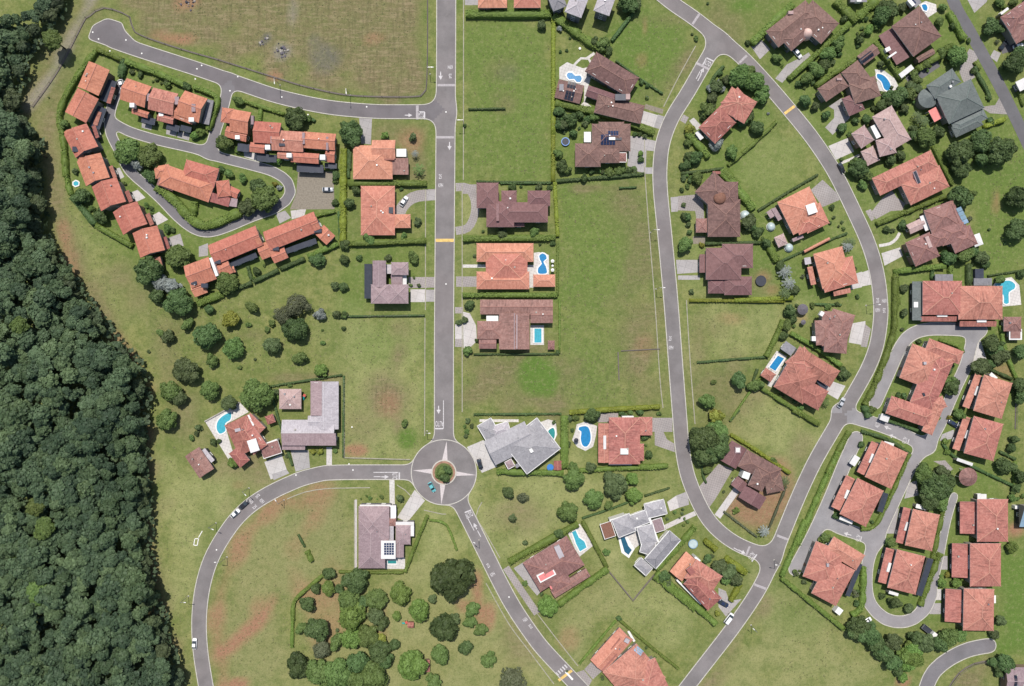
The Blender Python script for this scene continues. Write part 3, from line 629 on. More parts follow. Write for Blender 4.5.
HN = 0
def house(label, short, mat, wings, h=3.3, wall=None, pitch=0.36, name='house', cat='house', group=None, trim='trim', win=True):
    global HN
    HN += 1
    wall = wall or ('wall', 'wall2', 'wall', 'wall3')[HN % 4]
    built = []; boxes = []
    for wi, wg in enumerate(wings):
        o = wg[-1] if isinstance(wg[-1], dict) else {}
        c = wg[1:-1] if o else wg[1:]
        hh = o.get('h', h) + 0.035 * wi + 0.011 * (HN % 3)
        if wg[0] in 'hgsf': built.append((wg[0], frame3(c, hh), hh, o.get('pitch', pitch), o.get('mat', mat), o))
        elif wg[0] == 'c': built.append(('c', (Z(c[0], c[1], hh), None, None, c[2] / 5.12 * S, 0), hh, o.get('pitch', pitch), o.get('mat', mat), o))
        else: boxes.append((wg[0], c, o))
    xs = [b[1][0] + (b[1][1] * b[1][3] / 2 + b[1][2] * b[1][4] / 2 if b[1][1] else Vector()) for b in built]
    cen = sum(xs, Vector()) / len(xs); base = Vector((cen.x, cen.y, 0))
    root = empty(name, base, label, cat, group)
    if short: LAND.append((short, (CX + cen.x / S / (1 - h / H), CY - cen.y / S / (1 - h / H))))
    def roofz(p, skip=None):
        best = None
        for bi, (k, (a, u, n, L, D), hh, tan, m_, o) in enumerate(built):
            if bi == skip: continue
            if k == 'c':
                d = (Vector((p.x, p.y, 0)) - Vector((a.x, a.y, 0))).length
                if d < L: z = hh + (L - d) * tan
                else: continue
            else:
                q = Vector((p.x - a.x, p.y - a.y, 0)); x, y = q.dot(u), q.dot(n)
                if not (0 <= x <= L and 0 <= y <= D): continue
                z = hh + tan * (min(x, L - x, y, D - y) if k == 'h' else min(y, D - y) if k == 'g' else (D - y) if k == 's' else 0)
            best = z if best is None else max(best, z)
        return best
    def off(vs): return [v - base for v in vs]
    done_door = False
    for bi, (k, (a, u, n, L, D), hh, tan, m_, o) in enumerate(built):
        if k == 'c':
            c0 = a - base; c0.z = 0
            cone('roof', c0, L, hh, hh + L * tan * 1.2, m_, root, 20)
            seg = 16; r = L - 0.4
            if not o.get('open'):
                poly_prism('wall', [(c0.x + r * math.cos(i * 6.2832 / seg), c0.y + r * math.sin(i * 6.2832 / seg)) for i in range(seg)], 0, hh + .05, wall, root)
            else:
                for i in range(6): poly_prism('post', [(c0.x + r * math.cos(i * 1.047) + .12 * math.cos(t), c0.y + r * math.sin(i * 1.047) + .12 * math.sin(t)) for t in (0, 1.57, 3.14, 4.71)], 0, hh, 'trim', root)
            continue
        v, f, mi, uv, lines = roof_mesh(k, a, u, n, L, D, hh, tan)
        tr_ = o.get('trim', trim if not (k == 'g' or k == 's') else (wall if o.get('wall', True) else 'trim'))
        ro = mesh_obj('roof', off(v), f, [m_, tr_], root, mi, uv)
        rm = 'ridge_' + m_
        if rm in MATS and lines:
            bv, bf = [], []
            for i, j in lines: bar(bv, bf, v[i], v[j])
            if bv: mesh_obj('ridge_cap', off(bv), bf, o.get('ridge', rm), ro)
        if tr_ == 'white':        # pale metal edging round the eaves
            e4 = [v[i] - base for i in (4, 5, 6, 7)]
            strip_prism('eave_trim', [(p.x, p.y) for p in e4], .3, hh - .12, hh + .06, 'white', root, True)
        if o.get('wall', True):
            ins = min(0.8, 0.15 * min(L, D))
            c4 = [a + u * ins + n * ins, a + u * (L - ins) + n * ins, a + u * (L - ins) + n * (D - ins), a + u * ins + n * (D - ins)]
            poly_prism('wall', [(p - base) for p in c4], 0.0, hh - 0.1, o.get('wallmat', 'carport' if k == 's' or m_ == 'darkglass_and_shade' else wall), root)  # strip wings get solid dark faces as painted shade of open sides
            if win:
                for e in range(4):
                    p0, p1 = c4[e], c4[(e + 1) % 4]; d = p1 - p0; d.z = 0; ln = d.length
                    if ln < 2.6: continue
                    d.normalize(); nn = Vector((d.y, -d.x, 0)); midp = (p0 + p1) / 2
                    if nn.dot(Vector((midp.x, midp.y, 0))) > 0.15 * midp.length: continue        # faces away from the camera
                    cnt = max(1, int(ln / 5.0))
                    for s in range(cnt):
                        q = p0 + d * ln * (s + .5) / cnt; qq = q + nn * 0.9
                        if roofz(qq, bi) is not None: continue
                        for zz in ([1.55] if hh < 4.6 else [1.55, 4.35]):
                            if not done_door and zz < 2 and s == cnt // 2:
                                done_door = True
                                dr = poly_prism('door', [q - base + d * sx * .55 + nn * sy for sx, sy in ((-1, -.02), (1, -.02), (1, .06), (-1, .06))], 0.02, 2.15, 'door', root)
                                poly_prism('handle', [q - base + d * sx * .05 + d * .4 + nn * sy for sx, sy in ((-1, .06), (1, .06), (1, .12), (-1, .12))], 1.0, 1.1, 'metal', dr)
                                continue
                            wo = link('window', winmesh(), root, (q.x - base.x, q.y - base.y, zz))
                            wo.rotation_euler = (0, 0, math.atan2(nn.y, nn.x) - math.pi / 2)
        else:
            for i, j in ((.3, .3), (L - .3, .3), (L - .3, D - .3), (.3, D - .3)):
                p = a + u * i + n * j - base
                poly_prism('post', [(p.x + sx * .1, p.y + sy * .1) for sx, sy in ((-1, -1), (1, -1), (1, 1), (-1, 1))], 0, hh - .1, 'trim', root)
    if win:                                   # pipe vents and small boxes on the tiles
        for _ in range(R.randint(1, 4)):
            k, (a, u, n, L, D), hh, tan, m_, o = R.choice(built)
            if k == 'c' or min(L, D) < 5: continue
            q = a + u * L * R.uniform(.25, .75) + n * D * R.uniform(.2, .8); rz = roofz(q); s_ = R.uniform(.14, .34)
            poly_prism('roof_vent', [(q.x - base.x + i * s_, q.y - base.y + j * s_) for i, j in ((-1, -1), (1, -1), (1, 1), (-1, 1))], rz - .5, rz + R.uniform(.25, .7), R.choice(('trim', 'metal', 'stonewall')), root)
    for k, c, o in boxes:
        zt = o.get('z', h + 1.0)
        if k == 'dome':
            cc = Z(c[0], c[1], zt); dome(o.get('name', 'dome'), Vector((cc.x, cc.y, 0)) - base, c[2] / 5.12 * S, o.get('z0', zt), o.get('hh', .8), o.get('mat', 'pinkdome'), root)
            continue
        a, u, n, L, D = frame3(c[:6] if len(c) >= 6 else c[:4], zt)
        mid = a + u * L / 2 + n * D / 2; rz = roofz(mid); rz = zt if rz is None else rz
        if k == 'box':           # a skylight, chimney, lantern or slab standing on the roof
            up = o.get('up', 0.35); zt = rz + up if 'z' not in o else o['z']
            c4 = [a, a + u * L, a + u * L + n * D, a + n * D]
            bo = poly_prism(o.get('name', 'skylight'), [p - base for p in c4], o.get('z0', rz - 1.2), zt, o.get('mat', 'white'), root)
            if o.get('inner'):
                i_ = min(.5, .18 * min(L, D)); c5 = [a + u * i_ + n * i_, a + u * (L - i_) + n * i_, a + u * (L - i_) + n * (D - i_), a + u * i_ + n * (D - i_)]
                poly_prism('pane', [p - base for p in c5], zt - .05, zt + .03, o['inner'], bo)
        elif k == 'solar':
            nx_, ny_ = o['n']
            for i in range(nx_):
                for j in range(ny_):
                    g = 0.07; cs = [(i / nx_ * L + g, j / ny_ * D + g), ((i + 1) / nx_ * L - g, j / ny_ * D + g), ((i + 1) / nx_ * L - g, (j + 1) / ny_ * D - g), (i / nx_ * L + g, (j + 1) / ny_ * D - g)]
                    ps = [a + u * x + n * y for x, y in cs]; zs = [roofz(p) for p in ps]
                    zs = [(z if z is not None else rz) + 0.16 for z in zs] if 'z' not in o else [o['z']] * 4
                    vv = [Vector((p.x, p.y, z)) - base for p, z in zip(ps, zs)]; vv += [p - Vector((0, 0, .09)) for p in vv]
                    mesh_obj('solar_panel', vv, [(0, 1, 2, 3), (7, 6, 5, 4), (0, 4, 5, 1), (1, 5, 6, 2), (2, 6, 7, 3), (3, 7, 4, 0)], o.get('mat', 'panel'), root)
    return root

TG = 'terrace houses in the gated lane, upper left'
SKY = dict(name='skylight', up=.5)
# ---- upper-left compound; dark flat wings stand in for shade and carport gaps
T(40, 40)
house('salmon gabled terrace house at the very top left corner of the compound', 'topmost left terrace house', 'terra', [('g', 250, 108, 193, 240, 300, 285), ('s', 388, 246, 362, 328, 340, 320, dict(h=2.7, mat='red', pitch=.15)), ('f', 340, 196, 392, 214, 350, 322, dict(h=2.6, mat='darkglass_and_shade'))], 5.4, group=TG, name='townhouse', cat='townhouse')
house('salmon gabled terrace house second from the top of the left column', 'second left terrace house', 'terra', [('g', 193, 245, 128, 368, 238, 420), ('s', 318, 372, 296, 440, 270, 436, dict(h=2.7, mat='red', pitch=.15)), ('f', 292, 335, 340, 352, 298, 458, dict(h=2.6, mat='darkglass_and_shade'))], 5.3, group=TG, name='townhouse', cat='townhouse')
house('orange terrace house with dark roof notch, third down the left column', 'third left terrace house', 'terra', [('g', 238, 427, 298, 545, 180, 598), ('g', 122, 472, 205, 640, 240, 622, dict(h=4.6)), ('box', 165, 545, 195, 572, dict(mat='darkglass_and_shade', up=.3)), ('s', 285, 435, 305, 498, 285, 505, dict(h=2.7, mat='red', pitch=.15))], 5.6, group=TG, name='townhouse', cat='townhouse')
house('salmon terrace house with a parked car at its upper left corner', 'car corner terrace house', 'terra', [('g', 445, 195, 572, 238, 545, 350), ('g', 478, 345, 560, 370, 548, 400, dict(h=4.0)), ('box', 462, 324, 486, 346, SKY), ('box', 548, 275, 563, 312, dict(mat='mauve', up=.1)), ('f', 524, 388, 592, 404, 584, 436, dict(h=2.6, mat='darkglass_and_shade'))], 5.4, group=TG, name='townhouse', cat='townhouse')
house('middle salmon terrace house of the row of three beside the lane bend', 'middle terrace house of three', 'salmon', [('g', 580, 243, 708, 275, 675, 385), ('g', 608, 372, 690, 392, 680, 432, dict(h=4.0)), ('box', 596, 358, 620, 382, SKY), ('box', 690, 290, 712, 330, dict(mat='mauve', up=.1)), ('f', 652, 424, 716, 440, 708, 470, dict(h=2.6, mat='darkglass_and_shade'))], 5.4, group=TG, name='townhouse', cat='townhouse')
house('right end salmon terrace house of three, facing the side lane mouth', 'lane mouth terrace house', 'terra', [('g', 742, 258, 858, 300, 815, 425), ('g', 692, 335, 800, 375, 775, 432, dict(h=4.6)), ('box', 758, 394, 785, 416, SKY), ('box', 780, 330, 800, 370, dict(mat='mauve', up=.1)), ('f', 722, 434, 776, 446, 768, 474, dict(h=2.6, mat='darkglass_and_shade')), ('s', 860, 305, 892, 312, 852, 432, dict(h=2.7, mat='slate', pitch=.05))], 5.4, group=TG, name='townhouse', cat='townhouse')
T(40, 150)
house('orange gabled terrace house beside the small turquoise pool in the grass', 'paddling pool terrace house', 'terra', [('g', 310, 14, 357, 140, 236, 187), ('s', 372, 78, 395, 138, 375, 146, dict(h=2.7, mat='red', pitch=.15))], 5.6, group=TG, name='townhouse', cat='townhouse')
house('orange gabled terrace house third from the bottom of the left column', 'third lowest left terrace house', 'terra', [('g', 392, 140, 440, 264, 315, 318), ('s', 455, 205, 478, 262, 456, 270, dict(h=2.7, mat='red', pitch=.15))], 5.6, group=TG, name='townhouse', cat='townhouse')
house('orange gabled terrace house second from the bottom of the left column', 'second lowest left terrace house', 'terra', [('g', 497, 262, 550, 378, 425, 432), ('s', 562, 322, 585, 380, 562, 388, dict(h=2.7, mat='red', pitch=.15))], 5.6, group=TG, name='townhouse', cat='townhouse')
house('lowest orange gabled terrace house of the left column beside dark tree', 'lowest left terrace house', 'terra', [('g', 600, 386, 640, 512, 515, 556), ('s', 648, 442, 668, 503, 645, 510, dict(h=2.7, mat='red', pitch=.15))], 5.6, group=TG, name='townhouse', cat='townhouse')
house('tiny salmon roofed shed below the lowest left terrace house', None, 'salmon', [('s', 592, 552, 625, 548, 640, 602)], 2.4, name='garden_shed', cat='shed', win=False)
house('large orange villa ringed by a clipped hedge inside the lane loop', 'hedged lane loop villa', 'terra', [('h', 606, 178, 862, 268, 905, 165), ('h', 750, 48, 918, 96, 893, 195), ('h', 582, 85, 660, 72, 668, 135, dict(h=3.0)), ('h', 900, 160, 968, 152, 955, 238), ('g', 950, 172, 1026, 206, 1006, 250, dict(h=2.8)), ('s', 870, 215, 978, 246, 966, 292, dict(h=2.8, mat='red', pitch=.12)), ('s', 612, 140, 694, 172, 682, 212, dict(h=2.8, mat='maroon', pitch=.12)), ('f', 974, 245, 1012, 250, 1005, 292, dict(h=2.6, mat='mauve'))], 3.7)
T(190, 60)  # dark flat slabs below this row replace shadow and open carports
house('left end salmon terrace house of the row of four under the road', 'left end row of four house', 'terra', [('h', 165, 243, 226, 250, 215, 325, dict(h=4.4)), ('g', 222, 252, 314, 268, 298, 380), ('g', 190, 338, 300, 365, 288, 420, dict(h=4.2)), ('box', 224, 380, 248, 400, SKY), ('box', 312, 285, 326, 330, dict(mat='mauve', up=.1)), ('f', 246, 424, 306, 432, 302, 472, dict(h=2.6, mat='darkglass_and_shade'))], 5.3, group=TG, name='townhouse', cat='townhouse')
house('second salmon terrace house of the row of four, left of dark tree', 'second row of four house', 'terra', [('g', 332, 312, 468, 322, 462, 432), ('g', 310, 420, 386, 428, 380, 478, dict(h=4.2)), ('box', 386, 436, 412, 460, SKY), ('box', 412, 365, 428, 425, dict(mat='mauve', up=.1)), ('f', 342, 480, 444, 486, 440, 524, dict(h=2.6, mat='darkglass_and_shade'))], 5.3, group=TG, name='townhouse', cat='townhouse')
house('third salmon terrace house of the row of four, with shed roof below', 'third row of four house', 'salmon', [('g', 425, 358, 586, 368, 580, 472), ('g', 450, 465, 515, 470, 512, 508, dict(h=4.2)), ('box', 496, 478, 522, 500, SKY), ('box', 455, 420, 486, 440, dict(mat='darkglass_and_shade', up=.1))], 5.3, group=TG, name='townhouse', cat='townhouse')
house('right end salmon terrace house of the row of four by gravel parking', 'right end row of four house', 'terra', [('g', 584, 366, 748, 378, 744, 462), ('g', 520, 470, 662, 480, 658, 532, dict(h=4.6)), ('g', 698, 448, 746, 452, 742, 526, dict(h=4.0)), ('box', 666, 486, 694, 512, SKY), ('box', 575, 372, 588, 430, dict(mat='mauve', up=.1)), ('box', 696, 392, 708, 460, dict(mat='mauve', up=.1)), ('f', 548, 532, 684, 538, 680, 578, dict(h=2.6, mat='darkglass_and_shade')), ('f', 690, 526, 752, 530, 750, 556, dict(h=2.6, mat='darkglass_and_shade'))], 5.3, group=TG, name='townhouse', cat='townhouse')
T(150, 190)
house('lower left end house of the long orange row beside silver tree', 'silver tree row house', 'terra', [('g', 172, 390, 300, 342, 342, 455), ('g', 204, 480, 270, 455, 302, 522, dict(h=3.6)), ('box', 208, 466, 238, 484, dict(mat='darkglass_and_shade', up=.15)), ('box', 262, 478, 296, 500, dict(mat='darkglass_and_shade', up=.1)), ('box', 304, 350, 318, 345, 345, 440, dict(mat='white', up=.2, name='parapet'))], 5.0, group=TG, name='townhouse', cat='townhouse')
house('middle house of the long orange row along the lower lane', 'middle long row house', 'terra', [('g', 296, 283, 540, 182, 580, 282), ('g', 322, 385, 395, 350, 420, 425, dict(h=3.8)), ('g', 512, 225, 552, 210, 578, 268, dict(h=5.3)), ('box', 328, 356, 358, 376, dict(mat='darkglass_and_shade', up=.15)), ('g', 396, 400, 428, 388, 434, 422, dict(h=2.6)), ('f', 404, 372, 540, 318, 548, 345, dict(h=2.6, mat='darkglass_and_shade'))], 5.0, group=TG, name='townhouse', cat='townhouse')
house('upper right end house of the long orange row beside the gravel lot', 'gravel lot row house', 'terra', [('g', 578, 215, 838, 110, 872, 208), ('g', 545, 285, 630, 250, 655, 325, dict(h=4.0)), ('g', 614, 320, 686, 290, 712, 345, dict(h=3.6)), ('g', 845, 225, 890, 178, 932, 252, dict(h=3.8)), ('g', 818, 150, 850, 136, 868, 200, dict(h=5.3)), ('box', 624, 288, 656, 308, dict(mat='darkglass_and_shade', up=.15)), ('box', 838, 196, 876, 216, dict(mat='darkglass_and_shade', up=.15)), ('f', 690, 300, 846, 246, 852, 274, dict(h=2.6, mat='darkglass_and_shade'))], 5.0, group=TG, name='townhouse', cat='townhouse')
# ---- left of the main street
T(330, 100)
house('salmon tiled house on the corner plot beside two round flower beds', 'flower bed corner house', 'orange', [('h', 118, 232, 320, 405), ('g', 215, 205, 335, 300, dict(h=4.6)), ('s', 320, 300, 402, 300, 402, 382, dict(h=3.0, mat='maroon', pitch=.14)), ('box', 340, 250, 390, 290, dict(mat='white', z=3.4, z0=0, name='terrace_roof')), ('box', 232, 300, 330, 308, dict(mat='red', up=.1, name='step_flashing'))], 3.6)
house('salmon tiled house with white pickup on its curved drive', 'curved drive salmon house', 'orange', [('h', 158, 440, 332, 692), ('h', 242, 525, 312, 600, dict(h=3.9)), ('h', 328, 585, 412, 655, dict(h=3.2)), ('box', 285, 548, 322, 580, dict(mat='darkglass_and_shade', up=.1, name='skylight'))], 3.5)
T(330, 220)
house('mauve hipped house with white patio and black glazed side strip', 'mauve hipped house', 'mauve', [('g', 218, 208, 287, 345), ('h', 314, 216, 401, 282), ('h', 210, 330, 303, 428, dict(mat='mauve')), ('h', 303, 330, 401, 428), ('f', 285, 228, 316, 275, dict(h=3.2, mat='palegrey')), ('s', 314, 285, 372, 285, 372, 332, dict(h=3.2)), ('f', 368, 282, 392, 330, dict(h=3.0, mat='whiteroof')), ('s', 216, 225, 216, 402, 176, 402, dict(h=2.7, mat='darkglass_and_shade', pitch=.1))], 5.4, pitch=.3)
# ---- centre column
T(460, 170)
house('long dark brown hip roofed house with a half-moon drive on its left', 'half moon drive house', 'plum', [('h', 85, 65, 197, 195), ('h', 135, 160, 277, 292), ('h', 212, 105, 290, 230), ('h', 205, 165, 450, 268), ('h', 346, 105, 462, 185), ('g', 274, 262, 330, 290, dict(h=3.2)), ('box', 186, 175, 200, 262, dict(mat='ridge_plum', up=.15, name='flashing'))], 5.6)
house('bright orange symmetrical hip roofed house with pool terrace on right', 'bright orange pool house', 'orange', [('h', 85, 375, 376, 470), ('h', 132, 395, 345, 590), ('h', 85, 520, 355, 610)], 3.6, pitch=.4)
house('small orange pool pavilion below the wavy blue pool', None, 'orange', [('h', 375, 535, 487, 598)], 3.0, name='pool_pavilion', cat='pavilion')
T(460, 280)
house('red brown gabled house with small rectangular pool and U-shaped drive', 'red brown gabled house', 'maroon', [('g', 103, 100, 475, 176), ('g', 360, 140, 475, 220), ('h', 88, 210, 215, 302), ('g', 200, 170, 356, 355, dict(ridge='ridge_mauve')), ('g', 97, 298, 186, 352, dict(h=3.0)), ('box', 135, 183, 196, 210, dict(mat='white', z=2.9, z0=0, name='porch_slab')), ('box', 288, 178, 294, 352, dict(mat='ridge_mauve', up=.2, name='gutter'))], 3.7, pitch=.3)
T(400, 0)
house('left salmon roof cut by the top edge beside the main street', 'top edge left salmon house', 'orange', [('h', 400, -75, 548, 40), ('g', 400, 0, 466, 46, dict(h=3.0))], 3.6)
house('right salmon roof cut by the top edge above the green plot', 'top edge right salmon house', 'orange', [('h', 583, -80, 720, 40)], 3.6)
T(530, 0)
house('left of two pale grey roofed tall houses at the top edge', 'left pale grey tall house', 'palegrey', [('h', 312, -40, 262, 92, 178, 58), ('h', 150, -70, 190, 30, 120, 60, dict(h=5.6, mat='slate'))], 7.0, wall='wall3')
house('right of two pale grey roofed tall houses at the top edge', 'right pale grey tall house', 'palegrey', [('h', 445, -30, 405, 82, 326, 50)], 7.0, wall='wall3')
house('large dark brown tiled house with long stepped roof below green plot', 'stepped brown house', 'brown', [('h', 340, 266, 560, 398, 505, 500), ('g', 300, 436, 448, 486, 428, 540, dict(h=3.0, mat='plum')), ('h', 350, 482, 588, 540, 562, 634, dict(h=3.6)), ('box', 436, 482, 492, 514, dict(mat='darkglass_and_shade', up=.1, name='light_well')), ('box', 490, 482, 512, 510, dict(mat='pinkgrey', up=.4, name='chimney'))], 4.6)
house('brown pool house with two dark panel arrays beside the twin round pool', None, 'brown', [('g', 148, 405, 278, 438, 254, 532), ('solar', 196, 410, 240, 420, 232, 456, dict(n=(3, 2), mat='panelblack')), ('solar', 186, 458, 232, 470, 220, 516, dict(n=(3, 3), mat='panelblack')), ('box', 150, 430, 172, 464, dict(mat='slate', up=.3, name='roof_vent'))], 3.0, pitch=.2, name='pool_house')
T(500, 100)
house('brown house with blue solar cells and white octagonal entry pavilion', 'solar cell brown house', 'brown', [('h', 470, 122, 668, 262), ('h', 385, 222, 515, 342), ('h', 500, 240, 612, 322), ('h', 505, 112, 635, 180, dict(h=3.6)), ('h', 602, 270, 648, 318, dict(h=3.2, mat='maroon', trim='white')), ('f', 574, 280, 596, 304, dict(h=3.1, mat='whiteroof')), ('f', 430, 163, 466, 216, dict(h=3.0, mat='whiteroof')),
    ('solar', 515, 178, 560, 178, 560, 230, dict(n=(3, 4))), ('solar', 552, 158, 606, 158, 606, 190, dict(n=(4, 2))), ('solar', 560, 208, 590, 208, 590, 230, dict(n=(2, 1))), ('box', 556, 194, 588, 208, dict(mat='white', up=.5)), ('box', 590, 194, 622, 208, dict(mat='darkglass_and_shade', up=.1))], 4.0)
# ---- loop: upper
T(640, 50)
house('red and brown hipped house under the large spreading trees at the junction', 'junction tree house', 'red', [('h', 412, 270, 500, 190, 592, 268, dict(mat='salmon')), ('h', 408, 288, 492, 372, 366, 462), ('h', 470, 188, 600, 266, 500, 358, dict(h=4.3, mat='salmon')), ('f', 282, 425, 300, 412, 328, 448, dict(h=2.6, mat='whiteroof'))], 4.6)
T(740, 0)
house('dark brown hipped mansion with pale round tank and white car outside', 'round tank brown mansion', 'brown', [('h', 132, 160, 335, 0, 400, 82), ('h', 372, 0, 508, 120, 412, 222), ('h', 210, 200, 320, 105, 375, 165), ('dome', 354, 160, 30, dict(name='water_tank', z0=3, z=6.5, hh=3.6, mat='pinkdome')), ('box', 248, 55, 274, 72, dict(mat='pinkgrey', up=.8, name='chimney'))], 4.6)
house('dark brown mansion with teardrop blue pool and angled grey forecourt', 'teardrop pool mansion', 'brown', [('h', 396, 455, 512, 376, 560, 440), ('h', 518, 372, 602, 308, 698, 405), ('h', 556, 430, 690, 388, 722, 490), ('h', 520, 505, 600, 470, 640, 560, dict(h=3.4, mat='plum')), ('g', 598, 288, 680, 224, 716, 272, dict(h=3.0)), ('solar', 616, 296, 684, 246, 702, 272, dict(n=(5, 2), mat='panelblack')), ('dome', 586, 524, 26, dict(z=4.0, z0=3.2, hh=.9, mat='trim', name='dome')), ('box', 494, 400, 520, 412, dict(mat='pinkgrey', up=.7, name='chimney'))], 4.8)
house('largest dark brown square hipped mansion with purple lower wing', 'square brown mansion', 'brown', [('h', 775, 135, 918, 30, 1028, 188), ('s', 770, 146, 862, 296, 800, 330, dict(h=3.0, mat='plum', pitch=.16)), ('g', 900, 296, 985, 248, 992, 278, dict(h=2.8)), ('box', 762, 232, 786, 220, 792, 240, dict(mat='white', up=.4)), ('box', 758, 290, 796, 264, 800, 272, dict(mat='white', up=.3, name='gutter'))], 5.4)
house('small white pergola roof beside the square brown mansion', None, 'whiteroof', [('f', 812, 380, 876, 330, 892, 350, dict(wall=False))], 2.6, name='pergola', cat='pergola')
house('dark roof edge with white solar frame cut by the top edge', 'white framed roof', 'slate', [('f', 860, 0, 890, -30, 930, 10), ('solar', 872, 2, 892, -14, 912, 8, dict(n=(3, 2))), ('box', 862, -2, 876, -14, 900, 20, dict(mat='white', up=.3, name='parapet'))], 3.5)
house('dark grey roof corner between hedges at the top edge', 'hedge corner roof', 'slate', [('f', 566, -60, 650, -60, 650, 10), ('box', 596, 0, 620, 10, dict(mat='white', up=.3))], 3.2)
T(824, 50)
house('pinkish grey hipped house with white flat slab over its courtyard', 'pinkish courtyard house', 'pinkgrey', [('h', 246, 342, 346, 284, 438, 462), ('h', 140, 428, 206, 384, 252, 464), ('h', 264, 462, 350, 440, 362, 528), ('h', 188, 520, 250, 490, 282, 565, dict(h=3.2)), ('box', 238, 392, 262, 380, 298, 440, dict(mat='white', z=4.0, z0=0, name='courtyard_slab'))], 5.0)
house('dark teal grey roofed mansion with rounded turret wing by the upper road', 'teal roofed mansion', 'teal', [('h', 524, 182, 656, 94, 704, 162), ('h', 572, 232, 752, 148, 828, 292), ('h', 650, 372, 812, 294, 838, 350, dict(h=3.6)), ('h', 652, 395, 790, 330, 800, 390, dict(h=3.4)), ('c', 532, 246, 50, dict(h=3.4)), ('box', 640, 184, 650, 178, 656, 188, dict(mat='white', up=.8, name='chimney'))], 5.0)
house('small pink flat canopy beside the teal roofed mansion', None, 'pink', [('f', 534, 312, 574, 290, 610, 345, dict(wall=False))], 2.8, name='canopy', cat='canopy')
T(824, 170)
house('broad salmon L-shaped house with dark slot skylight beside the loop road', 'slot skylight salmon house', 'salmon', [('h', 245, 42, 546, -102, 592, -14), ('h', 392, 72, 590, -24, 656, 78), ('box', 452, 8, 472, 0, 518, 90, dict(mat='mauve', up=.5, name='light_well', inner='darkglass_and_shade'))], 4.2)
house('red brown hipped house with white framed glass pavilion on its left', 'glass pavilion house', 'maroon', [('h', 626, 166, 662, 152, 752, 332), ('h', 510, 208, 650, 158, 700, 280), ('h', 580, 290, 720, 250, 764, 345), ('h', 630, 330, 746, 280, 690, 420, dict(h=4.4)), ('h', 416, 372, 540, 318, 594, 440), ('h', 540, 330, 630, 300, 648, 372), ('g', 420, 282, 500, 245, 505, 300, dict(h=3.0, mat='pinkgrey')),
    ('f', 490, 238, 530, 222, 578, 290, dict(h=3.4, mat='whiteroof')), ('box', 500, 245, 526, 234, 552, 275, dict(mat='maroon', z=3.5, z0=3.3, name='roof_panel')), ('box', 506, 284, 530, 275, 540, 300, dict(mat='panel', z=3.52, z0=3.3, name='pane')), ('solar', 680, 196, 700, 186, 738, 270, dict(n=(1, 4), mat='bluesheet')), ('box', 512, 345, 530, 338, 556, 392, dict(mat='pinkgrey', up=.5, name='chimney'))], 4.6)
house('white tent-like awning on the lower right of the glass pavilion house', None, 'whiteroof', [('h', 752, 338, 796, 322, 810, 382, dict(wall=False))], 2.6, name='awning', cat='awning')
T(824, 300)
house('long salmon hipped house above the private lane, beside the freeform pool', 'lane top salmon house', 'salmon', [('h', 505, -98, 706, 76), ('h', 688, -72, 914, 100), ('s', 495, 84, 682, 84, 682, 110, dict(h=2.8, mat='red', pitch=.12)), ('s', 694, 108, 882, 108, 882, 136, dict(h=2.8, mat='red', pitch=.12)), ('s', 500, -95, 500, 104, 452, 104, dict(h=2.7, mat='teal', pitch=.06)), ('box', 460, 10, 482, 38, dict(mat='white', z=3.2, z0=2.5, name='skylight')), ('box', 580, 72, 632, 86, dict(mat='white', z=3.6, z0=2.6, name='sign_board')), ('box', 784, 100, 832, 114, dict(mat='white', z=3.5, z0=2.6, name='sign_board')), ('f', 570, -132, 660, -98, dict(h=2.7, mat='slate'))], 4.2)
house('grey slab roof annex above the freeform pool', None, 'slate', [('f', 768, -112, 860, -74), ('box', 774, -160, 818, -112, dict(mat='darkglass_and_shade', z=2.7, z0=0, name='glazed_box'))], 2.6, name='annex', cat='annex')
house('small brown roofed cabin below the freeform pool at right edge', 'poolside cabin', 'maroon', [('h', 920, 86, 1010, 160), ('f', 948, 148, 1014, 204, dict(h=2.7, mat='whiteroof')), ('box', 956, 158, 1006, 196, dict(mat='maroon', z=2.95, z0=2.5, name='roof_panel'))], 3.0)
# ---- loop: inside
T(660, 170)
house('dark brown bent house with curved roof ring beside the left loop road', 'bent brown house', 'brown', [('h', 178, 112, 278, 8, 392, 118), ('h', 245, 150, 411, 342), ('h', 300, 60, 400, 190, dict(h=4.3)), ('h', 184, 248, 242, 320, dict(h=3.2, mat='maroon')), ('f', 270, 6, 310, 20, dict(h=3.3, mat='red')), ('dome', 310, 140, 32, dict(z=6.6, z0=5.4, hh=1.3, mat='wood', name='lantern'))], 4.4)
house('plum coloured multi-hipped house beside the black trampoline', 'trampoline plum house', 'plum', [('h', 235, 398, 416, 562), ('h', 318, 378, 476, 502), ('h', 246, 555, 332, 632, dict(h=3.2)), ('h', 330, 545, 470, 640, dict(h=3.6)), ('g', 202, 432, 240, 526, dict(h=3.0))], 4.6)
house('bright orange square hipped house with a white box skylight on top', 'white box orange house', 'orange', [('h', 600, 165, 764, 84, 850, 250), ('h', 680, 250, 780, 210, 700, 338), ('h', 755, 325, 868, 272, 810, 170, dict(h=4.6)), ('box', 736, 186, 782, 170, 800, 218, dict(mat='white', up=1.0)), ('s', 590, 190, 625, 250, 606, 262, dict(h=2.8, mat='mauve', pitch=.1)), ('f', 676, 352, 730, 330, 736, 346, dict(h=2.8, mat='mauve'))], 5.0)
